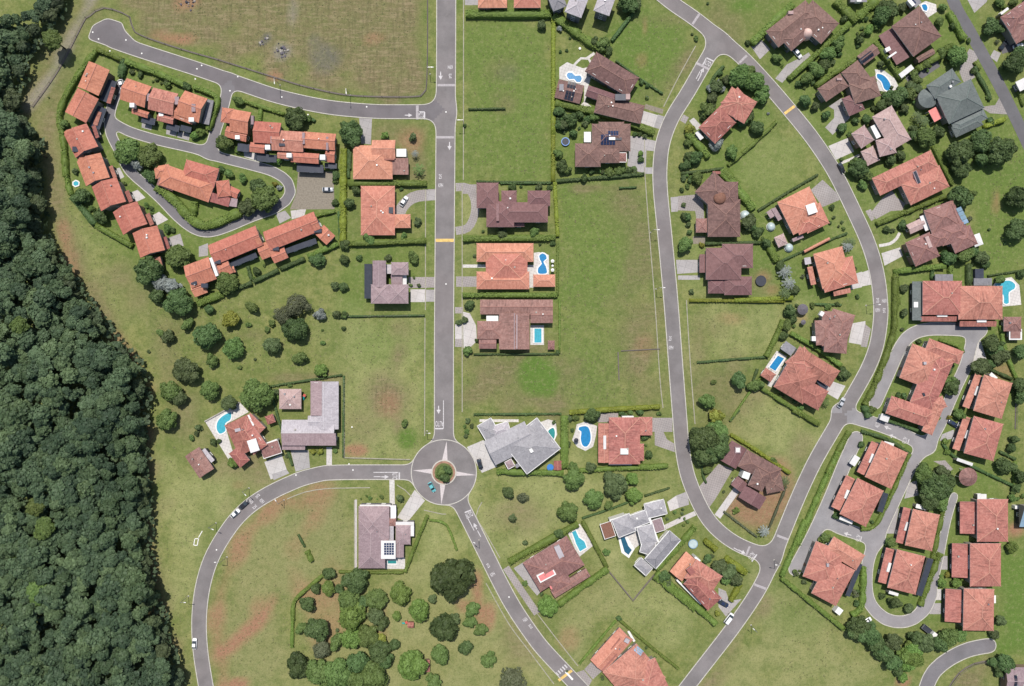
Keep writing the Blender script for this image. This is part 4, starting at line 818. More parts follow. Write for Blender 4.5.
house('salmon hipped house with low annex, below the white box orange house', 'annex salmon house', 'orange', [('h', 784, 430, 932, 390, 978, 570), ('h', 850, 470, 985, 440, 992, 585, dict(h=4.6)), ('h', 800, 480, 900, 450, 855, 625, dict(h=4.7)), ('s', 886, 622, 972, 604, 978, 628, dict(h=2.8, mat='salmon', pitch=.12)), ('s', 752, 498, 772, 590, 800, 584, dict(h=2.8, mat='salmon', pitch=.12)), ('f', 738, 450, 770, 445, 776, 480, dict(h=2.8, mat='palegrey'))], 5.0)
T(740, 280)
house('reddish brown stepped hip house beside the sand patch with sunshade', 'sand patch brown house', 'maroon', [('h', 476, 146, 590, 180, 536, 372), ('h', 420, 160, 500, 160, 470, 260), ('h', 382, 208, 470, 202, 430, 332), ('h', 440, 240, 556, 250, 525, 376, dict(h=5.2)), ('box', 368, 288, 392, 312, dict(mat='white', z=4.8, name='roof_vent')), ('box', 416, 158, 432, 168, 424, 190, dict(mat='white', up=.3, name='gutter'))], 4.8)
house('red hipped house with rectangular pool and grey pergola at upper left', 'rectangular pool red house', 'red', [('h', 306, 338, 512, 466, 458, 548), ('h', 172, 546, 262, 396, 420, 470), ('h', 176, 545, 400, 668, 430, 556), ('h', 230, 420, 330, 340, 400, 470, dict(h=4.0, mat='salmon')), ('h', 105, 488, 132, 448, 184, 482, dict(h=2.8)), ('f', 208, 352, 236, 312, 290, 346, dict(h=2.9, mat='slate')), ('box', 382, 508, 400, 494, 455, 540, dict(mat='darkglass_and_shade', z=3.0, z0=0, name='garage_door'))], 4.4)
T(640, 410)
house('dark brown hipped house on bare dry lawn between the loop roads', 'dry lawn brown house', 'brown', [('g', 412, 258, 470, 155, 545, 205, dict(h=3.2, mat='plum')), ('h', 500, 288, 548, 202, 720, 312), ('h', 630, 330, 718, 312, 676, 424, dict(h=3.8)), ('h', 552, 385, 600, 285, 668, 330, dict(h=5.0)), ('g', 465, 382, 500, 338, 552, 375, dict(h=3.0, mat='plum')), ('g', 504, 446, 540, 385, 658, 432, dict(h=3.0, mat='plum')), ('box', 520, 345, 532, 312, 566, 326, dict(mat='white', z=4.2, z0=0, name='entry_slab')), ('box', 488, 190, 518, 190, 518, 222, dict(mat='mauve', up=.3, name='skylight', inner='white'))], 4.2)
# ---- south centre
T(500, 480)
house('brown hipped house with pink slab and white frame beside L-shaped pool', 'pink slab brown house', 'maroon', [('h', 116, 424, 342, 286, 432, 436), ('g', 258, 565, 440, 452, 464, 492, dict(h=3.4)), ('h', 230, 500, 330, 450, 370, 540, dict(h=3.6)), ('box', 186, 490, 268, 446, 292, 482, dict(mat='white', z=5.6, z0=2, name='roof_terrace', inner='pink')), ('box', 240, 515, 262, 505, 285, 550, dict(mat='pink', z=3.9, z0=2, name='canopy')), ('box', 276, 342, 302, 330, 330, 388, dict(mat='palegrey', up=.8)), ('box', 265, 575, 325, 525, 330, 535, dict(mat='white', z=3.7, z0=0, name='parapet'))], 4.0, pitch=.3)
house('grey villa of several white edged hip roofs around a navy pool', 'grey navy pool villa', 'slate', [('h', 572, 206, 662, 170, 692, 262, dict(mat='grey')), ('h', 655, 186, 746, 152, 768, 216, dict(mat='grey')), ('h', 736, 124, 838, 98, 858, 172, dict(mat='grey')), ('h', 700, 244, 782, 222, 806, 318, dict(mat='grey')), ('h', 735, 300, 800, 320, 770, 385, dict(mat='grey')), ('h', 740, 405, 868, 258, 924, 310, dict(mat='slate', h=5.2)), ('h', 686, 436, 722, 396, 784, 450, dict(h=3.4, mat='grey')), ('f', 776, 208, 826, 192, 830, 260, dict(h=3.2, mat='mauve')), ('f', 512, 228, 568, 210, 584, 288, dict(h=2.8, mat='wood', wall=False)), ('box', 745, 158, 756, 154, 830, 312, dict(mat='white', z=4.6, z0=0, name='parapet')), ('box', 560, 204, 640, 178, 644, 188, dict(mat='white', z=3.9, z0=0, name='parapet'))], 4.4, trim='white', wall='trim')
T(460, 390)
house('grey roofed villa with diagonal white edged wings beside the roundabout', 'grey roundabout villa', 'grey', [('h', 88, 184, 158, 142, 216, 232), ('h', 150, 190, 244, 160, 262, 220, dict(mat='palegrey')), ('g', 122, 262, 330, 160, 392, 282, dict(h=4.2)), ('h', 222, 274, 394, 142, 490, 318, dict(h=4.6)), ('s', 280, 385, 440, 282, 450, 298, dict(h=4.3, mat='slate', pitch=.1)), ('g', 345, 382, 476, 312, 486, 330, dict(h=3.2, mat='slate')), ('h', 228, 370, 262, 352, 278, 390, dict(h=3.2, mat='mauve')), ('box', 352, 300, 366, 292, 376, 310, dict(mat='white', up=.6))], 3.8, trim='white', wall='trim')
house('salmon red house with white skylight right of the kidney pool', 'kidney pool salmon house', 'salmon', [('h', 762, 140, 922, 380), ('h', 918, 138, 985, 232, dict(h=3.4)), ('g', 708, 170, 768, 372, dict(h=3.4)), ('h', 880, 275, 942, 362, dict(h=3.4)), ('box', 820, 298, 860, 328, dict(mat='white', up=.5)), ('box', 736, 235, 750, 305, dict(mat='whiteroof', up=.2)), ('box', 765, 375, 880, 384, dict(mat='white', z=3.2, z0=0, name='parapet')), ('box', 830, 134, 890, 146, dict(mat='white', z=3.0, z0=0, name='parapet'))], 4.2, pitch=.26)
T(640, 540)
house('salmon and brown hipped house behind yellow hedges by the lower junction', 'yellow hedge house', 'salmon', [('g', 152, 160, 236, 58, 300, 108, dict(mat='orange', h=3.2)), ('h', 226, 195, 290, 98, 420, 190), ('h', 222, 224, 292, 160, 420, 296, dict(mat='red', h=4.6)), ('f', 236, 150, 262, 132, 286, 164, dict(h=5.6, mat='red')), ('box', 278, 92, 284, 84, 310, 106, dict(mat='white', z=4.3, z0=0, name='parapet')), ('box', 186, 208, 192, 202, 330, 312, dict(mat='white', z=2.2, z0=0, name='parapet'))], 4.4)
T(530, 552)
house('large salmon house at the bottom edge between two plots', 'bottom edge salmon house', 'salmon', [('g', 308, 552, 458, 386, 530, 448, dict(mat='orange', h=3.4)), ('h', 372, 616, 545, 468, 730, 612), ('h', 470, 620, 640, 540, 700, 720, dict(h=4.2)), ('box', 480, 456, 490, 438, 512, 448, dict(mat='palegrey', up=1.0, name='chimney')), ('box', 414, 498, 460, 442, 466, 446, dict(mat='red', up=.1, name='step_flashing')), ('solar', 530, 505, 548, 482, 584, 512, dict(n=(3, 2), mat='bluesheet')), ('box', 366, 610, 442, 522, 450, 528, dict(mat='red', up=.1, name='step_flashing'))], 3.8)
T(280, 480)
house('mauve villa with white canopy and blue solar deck below the roundabout', 'solar deck mauve villa', 'mauve', [('h', 402, 135, 560, 300), ('h', 402, 200, 538, 452), ('h', 470, 180, 556, 330, dict(h=3.7)), ('h', 592, 232, 668, 330, dict(h=3.5)), ('g', 592, 300, 634, 396, dict(h=3.2)), ('h', 546, 194, 594, 236, dict(h=3.2, mat='maroon')), ('f', 590, 214, 686, 234, dict(h=3.2, mat='whiteroof')), ('f', 660, 234, 686, 288, dict(h=3.1, mat='whiteroof')), ('f', 516, 310, 592, 404, dict(h=4.2, mat='whiteroof')), ('solar', 532, 322, 584, 322, 584, 384, dict(n=(4, 5), z=4.5)), ('f', 566, 130, 594, 200, dict(h=3.1, mat='whiteroof')), ('f', 408, 126, 566, 138, dict(h=3.0, mat='whiteroof')), ('f', 556, 236, 582, 310, dict(h=2.8, mat='palegrey'))], 3.9, trim='salmon')
# ---- left of the roundabout
T(180, 360)
house('red tiled villa with curved aqua pool on a white corner deck', 'curved pool red villa', 'red', [('h', 228, 335, 350, 276, 432, 430), ('h', 330, 300, 360, 270, 462, 322, dict(mat='salmon')), ('h', 280, 350, 350, 300, 440, 440, dict(mat='salmon', h=4.6)), ('h', 250, 480, 300, 440, 385, 490), ('s', 408, 440, 500, 410, 524, 474, dict(h=3.0, mat='maroon', trim='white', pitch=.1)), ('f', 342, 415, 388, 400, 406, 462, dict(h=6.0, mat='whiteroof')), ('h', 434, 290, 474, 275, 486, 318, dict(h=2.8)), ('box', 284, 352, 312, 346, 314, 362, dict(mat='palegrey', up=.5)), ('box', 344, 284, 352, 280, 368, 340, dict(mat='white', up=.15, name='gutter')), ('box', 404, 438, 494, 404, 498, 412, dict(mat='white', z=3.4, z0=0, name='parapet'))], 4.0)
house('grey L-shaped gabled house with pale metal roof above the curved road', 'grey L-shaped house', 'palegrey', [('g', 668, 110, 812, 355), ('g', 522, 306, 792, 438), ('s', 668, 108, 668, 285, 726, 285, dict(h=4.9, mat='mauve', pitch=-.01)), ('g', 655, 285, 738, 345, dict(h=4.1)), ('s', 522, 374, 800, 374, 800, 438, dict(h=4.3, mat='mauve', pitch=.2)), ('f', 522, 432, 640, 460, dict(h=3.2, mat='mauve'))], 3.8, pitch=.22, wall='wall3')
house('pyramid roofed mauve pavilion beside the grey L-shaped house', None, 'pinkgrey', [('h', 508, 148, 621, 251)], 3.0, name='pavilion', cat='pavilion', wall='wall3')
house('isolated small brown roofed barn on the grass left of curved pool villa', 'isolated brown barn', 'maroon', [('g', 25, 494, 100, 606, 168, 548), ('s', 128, 450, 178, 512, 158, 524, dict(h=2.6, mat='palegrey', pitch=.1))], 3.2, name='barn', cat='barn')
# ---- right compound
T(824, 300)
house('largest rambling salmon house on the hedged island of the private lane', 'rambling lane island house', 'salmon', [('h', 386, 398, 452, 222, 608, 285), ('h', 540, 196, 716, 264, 690, 330), ('h', 440, 520, 545, 270, 665, 315), ('h', 315, 580, 346, 490, 565, 585), ('h', 540, 520, 605, 490, 634, 545), ('h', 500, 670, 560, 530, 610, 560), ('h', 600, 300, 665, 275, 720, 300, dict(h=4.1)), ('box', 496, 316, 510, 316, 510, 330, dict(mat='palegrey', up=.8, name='chimney')), ('box', 500, 478, 510, 474, 516, 494, dict(mat='darkglass_and_shade', up=.2))], 4.4)
def twin(label, short, main, strip, box, porch=None, extra=()):
    w = [('h', *main, dict(h=5.2)), ('s', *strip, dict(h=2.9, mat='salmon', pitch=.12)), ('box', *box, dict(mat='whiteroof', z=3.6, z0=2.6, name='skylight'))]
    if porch: w.append(('f', *porch, dict(h=2.7, mat='whiteroof')))
    return house(label, short, 'salmon', w + list(extra), 5.2, group='paired salmon houses with carport strips', wall='wall', name='house')
twin('salmon hipped carport house nearest the top of the private lane', 'topmost carport house', (820, 382, 765, 566, 905, 626), (806, 388, 740, 556, 708, 545), (784, 440, 796, 444, 780, 490), (846, 384, 858, 370, 896, 390))
T(824, 430)
twin('second salmon carport house down the right side of the lane', 'second carport house', (768, -72, 716, 118, 862, 176), (748, -62, 690, 106, 658, 94), (735, 0, 745, 4, 728, 44), (684, 142, 764, 170, 756, 184))
twin('salmon carport house on the triangular island, upper of the island pair', 'upper island carport house', (296, 55, 210, 240, 342, 306), (282, 74, 206, 232, 168, 214), (246, 120, 262, 126, 240, 170), (310, 56, 360, 70, 352, 86))
twin('salmon carport house on the triangular island, lower of the island pair', 'lower island carport house', (172, 245, 80, 430, 216, 492), (156, 250, 78, 412, 36, 394), (118, 305, 132, 310, 112, 352), (84, 440, 150, 466, 140, 482), [('s', 300, 318, 328, 326, 290, 420, dict(h=2.7, mat='darkglass_and_shade', pitch=.05))])
twin('salmon carport house beside the leafy parking trees, right of the island', 'parking tree carport house', (456, 404, 415, 590, 548, 640), (442, 402, 402, 582, 368, 570), (424, 470, 436, 474, 424, 518), (474, 378, 530, 392, 524, 412))
twin('salmon carport house below the round gazebo on the narrow lane', 'gazebo carport house', (942, 354, 942, 572, 784, 572), (774, 366, 774, 530, 696, 530), (770, 420, 782, 420, 782, 490), (786, 328, 832, 328, 832, 356))
house('round red brown roofed gazebo between the lane trees and hedge', 'round gazebo', 'maroon', [('c', 738, 240, 47, dict(open=True))], 2.9, name='gazebo', cat='gazebo', pitch=.5)
house('blue sheet roofed house cut by the right edge', 'blue sheet roof', 'bluesheet', [('s', 1000, 380, 1070, 380, 1070, 496), ('box', 978, 388, 998, 404, dict(mat='white', z=2, z0=0, name='water_tank'))], 3.2)
T(780, 520)
twin('salmon carport house with dark glazed side where the lane bends back', 'glazed side carport house', (600, 150, 550, 346, 692, 388), (582, 150, 540, 326, 502, 315), (558, 218, 572, 222, 560, 268), (560, 362, 608, 376, 602, 390), [('s', 752, 192, 780, 200, 714, 388, dict(h=2.7, mat='darkglass_and_shade', pitch=.05))])
house('wide salmon house with dark blue glazed canopy on the lower left lane end', 'blue canopy salmon house', 'salmon', [('h', 184, 108, 116, 288, 268, 342), ('h', 230, 160, 276, 84, 452, 154), ('h', 160, 374, 258, 190, 398, 232), ('h', 200, 390, 290, 240, 360, 270, dict(h=4.2)), ('s', 396, 218, 418, 226, 352, 392, dict(h=3.0, mat='darkglass_and_shade', pitch=.05)), ('box', 280, 470, 300, 444, 326, 462, dict(mat='white', z=2.6, z0=0, name='tank_box')), ('box', 228, 216, 240, 216, 240, 232, dict(mat='palegrey', up=.7, name='chimney'))], 4.4)
T(824, 552)
twin('salmon carport house second from bottom on the narrow lane', 'second lowest carport house', (906, -44, 906, 176, 748, 172), (732, -44, 730, 130, 654, 128), (732, 16, 744, 16, 742, 88), None)
twin('lowest salmon carport house beside the lower road and trees', 'lowest carport house', (872, 190, 868, 404, 712, 400), (700, 190, 696, 358, 618, 354), (696, 244, 708, 244, 706, 314), (864, 222, 880, 222, 880, 262))
house('mauve roof with dark panel at the lower right corner of the photo', 'corner mauve roof', 'mauve', [('g', 930, 590, 1080, 590, 1080, 720), ('solar', 975, 632, 992, 632, 992, 690, dict(n=(1, 3), mat='panelblack'))], 4.2, pitch=.2)
T(824, 0)
house('brown red roofed house at the upper right corner with cars outside', 'upper right corner house', 'maroon', [('h', 902, 88, 1030, 2, 1090, 90), ('h', 920, 110, 1080, 20, 1100, 160, dict(h=4.2)), ('f', 902, 66, 940, 36, 948, 46, dict(h=3, mat='whiteroof'))], 4.6)
house('white flat roof with grey terrace cut by the right edge', 'white edge roof', 'whiteroof', [('f', 980, 420, 1060, 380, 1080, 430)], 3.2)
house('pinkish grey roof corner at the far right edge beside the upper road', 'far right edge roof', 'salmon', [('h', 1040, -30, 1140, -60, 1160, 40)], 4.2)
T(660, 170)
house('small pinkish pyramid pavilion behind the white box orange house', None, 'pinkgrey', [('h', 584, 345, 632, 324, 656, 376)], 2.8, name='garden_pavilion', cat='pavilion')
house('low lilac canopy at the left corner of the white box orange house', None, 'mauve', [('f', 545, 216, 578, 194, 600, 226, dict(wall=False))], 2.6, name='canopy', cat='canopy')
house('long narrow orange tiled wall coping strip below the white box orange house', None, 'orange', [('g', 735, 412, 866, 344, 872, 356)], 2.2, name='garden_wall', cat='wall', win=False)
# ------------------------------------------------------------------ drives, paths, decks (thin sheets, each a little above the last)
LAYER = [0]
def sheet(mat, *c, name='driveway'):
    LAYER[0] += 1
    return structure(poly_prism(name, zl(*c), -0.05, 0.004 + 0.001 * (LAYER[0] % 24), mat))
def sbox(mat, x0, y0, x1, y1, name='driveway'): return sheet(mat, x0, y0, x1, y0, x1, y1, x0, y1, name=name)
def ribbon(mat, w, *c, name='path', z=None):
    LAYER[0] += 1
    pts = catmull(zl(*c), 1.5) if len(c) > 4 else zl(*c)
    return structure(strip_prism(name, pts, w / 5.12 * S, -0.05, (0.004 + 0.001 * (LAYER[0] % 24)) if z is None else z, mat))
T(40, 40); sheet('concrete', 522, 425, 575, 438, 570, 462, 520, 448); sheet('concrete', 648, 458, 702, 470, 696, 494, 645, 482); sheet('concrete', 708, 462, 768, 482, 762, 515, 702, 498)
T(40, 150); sheet('concretelight', 464, 218, 500, 204, 540, 244, 492, 266); sheet('concretelight', 575, 335, 610, 316, 656, 356, 600, 386); sheet('concrete', 662, 448, 718, 428, 736, 490, 678, 505); sheet('concretelight', 384, 98, 408, 90, 432, 138, 404, 152)
T(190, 60); sheet('concretelight', 275, 468, 342, 478, 338, 516, 278, 496); sheet('concrete', 866, 296, 932, 300, 926, 432, 876, 428)
T(150, 190); sheet('concrete', 644, 122, 692, 105, 722, 142, 664, 172); sheet('concretelight', 720, 106, 800, 96, 790, 132, 726, 150); sheet('concrete', 250, 290, 297, 272, 297, 336, 250, 342); sheet('gravel', 758, -92, 940, -95, 945, 98, 716, 100, 748, 20, name='parking_lot')
T(330, 100); ribbon('paving', 58, 540, 484, 450, 492, 400, 515, 366, 555, 352, 590, name='driveway'); sbox('concrete', 496, 462, 540, 512)
T(330, 220); sbox('paving', 402, 292, 496, 348, name='patio'); sbox('concretelight', 412, 355, 492, 420); sbox('paving', 492, 292, 538, 346); sbox('concrete', 492, 357, 538, 418); sbox('concretelight', 640, 535, 682, 608); sbox('paving', 640, 608, 682, 650); sbox('paving', 640, 446, 682, 478); sheet('concretelight', 682, 470, 716, 478, 748, 540, 752, 620, 720, 650, 684, 655)
T(460, 170); ribbon('paving', 42, -22, 88, 40, 92, 74, 150, 74, 230, 40, 296, -22, 312, name='driveway'); sbox('paving', 14, 74, 84, 122); sbox('paving', -20, 545, 86, 598); sbox('whitedeck', 14, 484, 136, 500, name='path'); sbox('whitedeck', 342, 486, 380, 602, name='patio')
T(400, 0); sbox('concrete', 332, -20, 402, 26)
T(500, 100); sheet('concrete', 665, 184, 752, 190, 746, 376, 702, 366, 652, 336); sheet('concrete', 748, 200, 800, 210, 790, 262, 748, 258); sbox('concrete', 745, 345, 786, 378)
T(530, 0); sheet('concretelight', 582, 568, 655, 590, 634, 652, 562, 628); sheet('gravel', 592, 532, 684, 560, 678, 584, 586, 556, name='path'); sheet('concrete', 655, 586, 690, 598, 668, 662, 634, 652)
T(640, 50); sheet('concretelight', 252, 362, 275, 346, 314, 388, 292, 412); sheet('paving', 222, 330, 250, 345, 232, 378, 205, 360)
T(740, 0); sheet('concrete', 180, 402, 240, 330, 300, 300, 352, 268, 366, 292, 274, 362, 216, 424); sheet('concrete', 58, 240, 110, 204, 155, 252, 102, 304); sheet('concrete', 436, 652, 482, 604, 482, 562, 455, 545, 520, 502, 562, 562, 562, 604, 474, 690); sheet('asphaltdark', 842, 392, 902, 374, 1012, 308, 1024, 340, 920, 412, 862, 424)
T(824, 0); sheet('concrete', 730, -10, 840, -10, 832, 10, 770, 66); sheet('concrete', 870, 256, 906, 272, 885, 318, 850, 292); sheet('asphaltdark', 900, 236, 952, 182, 1020, 226, 1000, 252, 912, 276)
T(824, 50); ribbon('paving', 62, 772, 8, 742, 62, 724, 110, 748, 156, name='driveway'); sheet('paving', 800, 292, 876, 282, 900, 240, 940, 330, 850, 324); sheet('concretelight', 22, 492, 122, 450, 154, 520, 62, 562); ribbon('whitedeck', 14, 84, 580, 130, 562, 184, 538)
T(824, 170); sheet('paving', 242, 215, 300, 142, 348, 104, 374, 142, 416, 170, 402, 206, 342, 210, 266, 252); sheet('concretelight', 294, 426, 390, 396, 404, 440, 310, 490); ribbon('whitedeck', 15, 282, 388, 340, 376, 372, 350, 388, 322); sheet('concretelight', 150, 540, 246, 506, 246, 586, 140, 606); sheet('paving', 212, 210, 240, 200, 260, 250, 242, 262)
T(660, 170); sheet('paving', 92, 134, 182, 126, 222, 170, 226, 248, 186, 248, 180, 210, 92, 206); sheet('concrete', 54, 140, 92, 136, 92, 212, 58, 215); sheet('concrete', 82, 460, 192, 460, 198, 524, 88, 532); sbox('concrete', 92, 540, 204, 562); sheet('paving', 772, 102, 832, 50, 900, 112, 922, 152, 832, 190); sheet('concretelight', 984, 536, 1034, 520, 1034, 600, 976, 612); sbox('gravel', 168, 340, 232, 378, name='patio')
T(740, 280); sheet('concretelight', 575, 222, 642, 210, 640, 335, 556, 320); sheet('paving', 640, 225, 670, 250, 650, 345, 618, 340); sheet('concretelight', 380, 522, 412, 500, 482, 522, 540, 542, 500, 612, 432, 572)
T(640, 410); sheet('paving', 402, 276, 476, 302, 388, 452, 352, 502, 300, 396); ribbon('concretelight', 36, 500, 400, 396, 546); sbox('paving', 62, 40, 166, 112); sheet('paving', 75, 112, 120, 112, 138, 150, 175, 172, 178, 216, 76, 180)
T(500, 480); sheet('concrete', 70, 452, 120, 420, 218, 562, 190, 592); ribbon('paving', 36, 30, 448, 100, 552, 190, 684, name='pavement'); sheet('concretelight', 856, 112, 902, 80, 916, 142, 870, 160); sheet('concrete', 902, 80, 960, 58, 968, 126, 916, 142); ribbon('concretelight', 24, 845, 242, 920, 206, 1000, 170); sheet('whitedeck', 640, 262, 700, 250, 716, 330, 690, 350, 664, 320, name='patio')
T(460, 390); sheet('concretelight', 35, 292, 120, 256, 190, 392, 112, 424); sbox('whitedeck', 100, 150, 300, 164, name='path'); sbox('paving', 705, 118, 810, 165, name='patio')
T(640, 540); sheet('concrete', 402, 245, 440, 262, 456, 312, 520, 302, 440, 392, 402, 342)
T(530, 552); sheet('paving', 278, 600, 312, 564, 372, 606, 322, 652); sheet('paving', 234, 618, 276, 604, 318, 656, 300, 690, 290, 686)
T(280, 480); sheet('concretelight', 600, 192, 690, 50, 742, 106, 652, 216); ribbon('whitedeck', 26, 573, 0, 576, 200); sbox('whitedeck', 540, 396, 640, 455, name='patio'); sbox('concretelight', 384, 100, 394, 455, name='path')
T(180, 360); sheet('concretelight', 432, 522, 520, 482, 550, 572, 465, 612); sheet('concrete', 566, 462, 658, 462, 666, 552, 592, 572); sbox('concretelight', 750, 446, 778, 542, name='path'); sheet('concrete', 470, 585, 545, 560, 560, 580, 480, 615)
T(824, 300); sheet('concretelight', 772, 240, 802, 208, 832, 302, 750, 314, name='parking_lot')
T(824, 430); sheet('concrete', 604, 22, 664, -2, 672, 42, 592, 56, name='parking_lot'); sheet('concrete', 432, 272, 474, 258, 484, 334, 410, 352, name='parking_lot'); sheet('concrete', 330, 450, 385, 398, 360, 530, 316, 530, name='parking_lot'); sheet('paving', 560, 160, 620, 155, 660, 200, 640, 215, 600, 180, name='path')
T(824, 552); sbox('concretelight', 566, 190, 602, 246, name='parking_lot'); sbox('concrete', 540, 262, 600, 318, name='parking_lot'); sbox('concrete', 590, 20, 632, 90, name='parking_lot')
# pale kerb lines between verge and plots
TO[:] = [0, 0]
def pline(*c, w=0.36): structure(strip_prism('kerb_line', catmull([P(c[i], c[i + 1]) for i in range(0, len(c), 2)], 3), w, -.05, 0.10, 'paleline'))
for c in ([463.6, -10, 463.4, 180], [462.2, 184, 462.2, 412], [425.6, 190, 425.4, 310], [425, 318, 424.6, 436], [644.6, 170, 649, 230, 655, 304, 660, 380, 663, 408], [644.5, 132, 644.5, 170], [695.6, 46, 678, 78, 663.5, 107], [686.4, 300, 690, 360, 695, 424], [287, 499, 305, 492, 326, 488.6, 345, 488, 370, 487.6],
          [536, 612, 556, 638, 578, 666], [486, 583, 509, 624, 530, 652, 554, 684], [482, 502, 476, 516, 484, 530, 500, 558], [354.5, 500, 354.5, 570], [424, 510, 442, 514, 446, 514], [397, 485, 405, 490, 412, 497]):
    pline(*c)

# ------------------------------------------------------------------ pools
def pool(label, water, pts, deck=None, deckmat='whitedeck', smooth=True):
    if deck: sheet(deckmat, *deck, name='patio')
    w = zl(*pts); w = catmull(w, 0.8, True) if smooth else w
    c = sum(w, Vector()) / len(w); root = empty('swimming_pool', (c.x, c.y, 0), label, 'pool')
    loc = [(p.x - c.x, p.y - c.y) for p in w]
    strip_prism('coping', loc, 0.5, 0, 0.2, 'white', root, True)
    poly_prism('basin', loc, 0.0, 0.1, 'water_aqua', root)
    poly_prism('water', [(x * .985, y * .985) for x, y in loc], 0.09, 0.15, water, root)
T(460, 170); pool('wavy edged blue pool beside the bright orange symmetrical house', 'water_blue', (402, 440, 420, 424, 442, 434, 446, 456, 430, 470, 442, 492, 446, 530, 400, 532, 398, 500, 416, 480, 406, 460), (378, 424, 405, 420, 455, 435, 457, 538, 378, 540))
T(460, 280); pool('small upright rectangular pool beside the red brown gabled house', 'water', (378, 247, 420, 247, 420, 322, 378, 322), (360, 232, 430, 232, 430, 332, 360, 332), 'whitedeck', False)
T(530, 0); pool('twin round lobed pool on white deck beside the stepped brown house', 'water_blue', (184, 388, 195, 370, 215, 370, 232, 386, 256, 384, 268, 402, 258, 424, 238, 424, 224, 408, 200, 410), (150, 345, 190, 318, 225, 332, 272, 350, 300, 342, 322, 360, 300, 440, 284, 520, 332, 560, 330, 574, 252, 546, 276, 520, 278, 438, 150, 404)); ribbon('whitedeck', 12, 225, 335, 262, 298, 300, 300, 318, 340); ribbon('whitedeck', 14, 290, 300, 330, 272)
T(740, 0); pool('teardrop shaped deep blue pool beside the dark brown mansion', 'water_blue', (700, 376, 738, 386, 768, 424, 772, 456, 752, 468, 734, 456, 720, 420, 698, 400), (690, 354, 736, 360, 792, 402, 816, 452, 762, 472, 700, 462, 680, 440, 702, 418)); pool('small blue pool at the top edge behind the square brown mansion', 'water_blue', (926, 26, 950, 20, 962, 40, 954, 60, 938, 56), (915, 24, 950, 5, 1004, 22, 1008, 60, 962, 90))
T(824, 170); pool('freeform bright turquoise pool at the right edge of the photo', 'water', (868, 592, 900, 570, 950, 564, 980, 586, 974, 612, 948, 628, 946, 684, 918, 684, 914, 642, 882, 622), (900, 560, 960, 548, 1000, 590, 1010, 690, 905, 700, 900, 650))
T(740, 280); pool('blue rectangular pool tilted beside the red hipped house', 'water_blue', (192, 384, 228, 402, 181, 468, 146, 446), (188, 362, 240, 392, 196, 480, 160, 550, 140, 540, 160, 480, 130, 448), 'whitedeck', False)
T(500, 480); pool('bright cyan L-shaped pool beside the pink slab brown house', 'water', (365, 266, 388, 254, 406, 292, 434, 312, 446, 346, 408, 368, 386, 326, 378, 300), (348, 272, 408, 224, 480, 334, 408, 392, 382, 350), 'whitedeck', False); pool('dark navy angular pool inside the grey white edged villa', 'water_navy', (613, 296, 640, 288, 660, 336, 678, 358, 658, 386, 634, 368), (604, 290, 645, 280, 690, 352, 660, 400, 622, 372), 'white', False)
T(460, 390); pool('dark teal pool on white curved deck beside the grey roundabout villa', 'water_teal', (450, 206, 478, 190, 489, 214, 484, 250, 466, 264, 450, 240), (408, 166, 450, 150, 490, 160, 498, 230, 472, 274, 442, 244)); pool('deep blue kidney shaped pool on a white rounded deck', 'water_blue', (606, 190, 630, 182, 656, 186, 670, 218, 670, 262, 650, 292, 626, 286, 615, 250, 618, 214, 604, 204), (598, 176, 640, 162, 702, 184, 696, 232, 682, 290, 642, 312, 600, 292, 574, 256, 590, 210))
T(280, 480); pool('small teal plunge pool below the solar deck mauve villa', 'water_teal', (551, 409, 597, 409, 597, 430, 551, 430), None, 'whitedeck', False)
T(180, 360); pool('curved aqua pool on the white corner deck of the red villa', 'water', (264, 266, 262, 306, 236, 326, 236, 364, 204, 380, 186, 352, 192, 312, 224, 280), (128, 314, 306, 216, 352, 266, 230, 332, 268, 462, 304, 506, 250, 512)); ribbon('stonewall', 6, 128, 314, 306, 216, z=.5, name='low_wall')
T(40, 150); pool('tiny turquoise paddling pool on the grass left of the terrace column', 'water', (170, 165, 184, 156, 202, 166, 200, 182, 182, 188, 170, 180))

# ------------------------------------------------------------------ painted markings (parts of the road)
ROADZ = 0.036
def paint(pts, mat='paint', par=None, name='road_marking'):
    v = [(p.x, p.y, ROADZ) for p in pts]
    ar = sum(v[i][0] * v[(i + 1) % len(v)][1] - v[(i + 1) % len(v)][0] * v[i][1] for i in range(len(v)))
    return mesh_obj(name, v if ar > 0 else v[::-1], [tuple(range(len(v)))], mat, par or ROAD)
def stripe(x0, y0, x1, y1, w, mat='paint', par=None):
    a, b_ = Z(x0, y0), Z(x1, y1); d = (b_ - a).normalized(); n = Vector((-d.y, d.x, 0)) * (w / 5.12 * S / 2)
    paint([a + n, a - n, b_ - n, b_ + n], mat, par)
def arrow(x, y, dx, dy, ln=38, par=None):
    """straight arrow pointing along (dx, dy) of the picture"""
    d = Vector((dx, -dy, 0)).normalized(); n = Vector((-d.y, d.x, 0)); c = Z(x, y); k = min(ln, 42) / 5.12 * S
    q = lambda a, b_: c + d * a * k + n * b_ * k
    paint([q(-.5, .05), q(-.5, -.05), q(.0, -.07), q(.0, -.26), q(.5, 0), q(.0, .26), q(.0, .07)], 'paint', par)
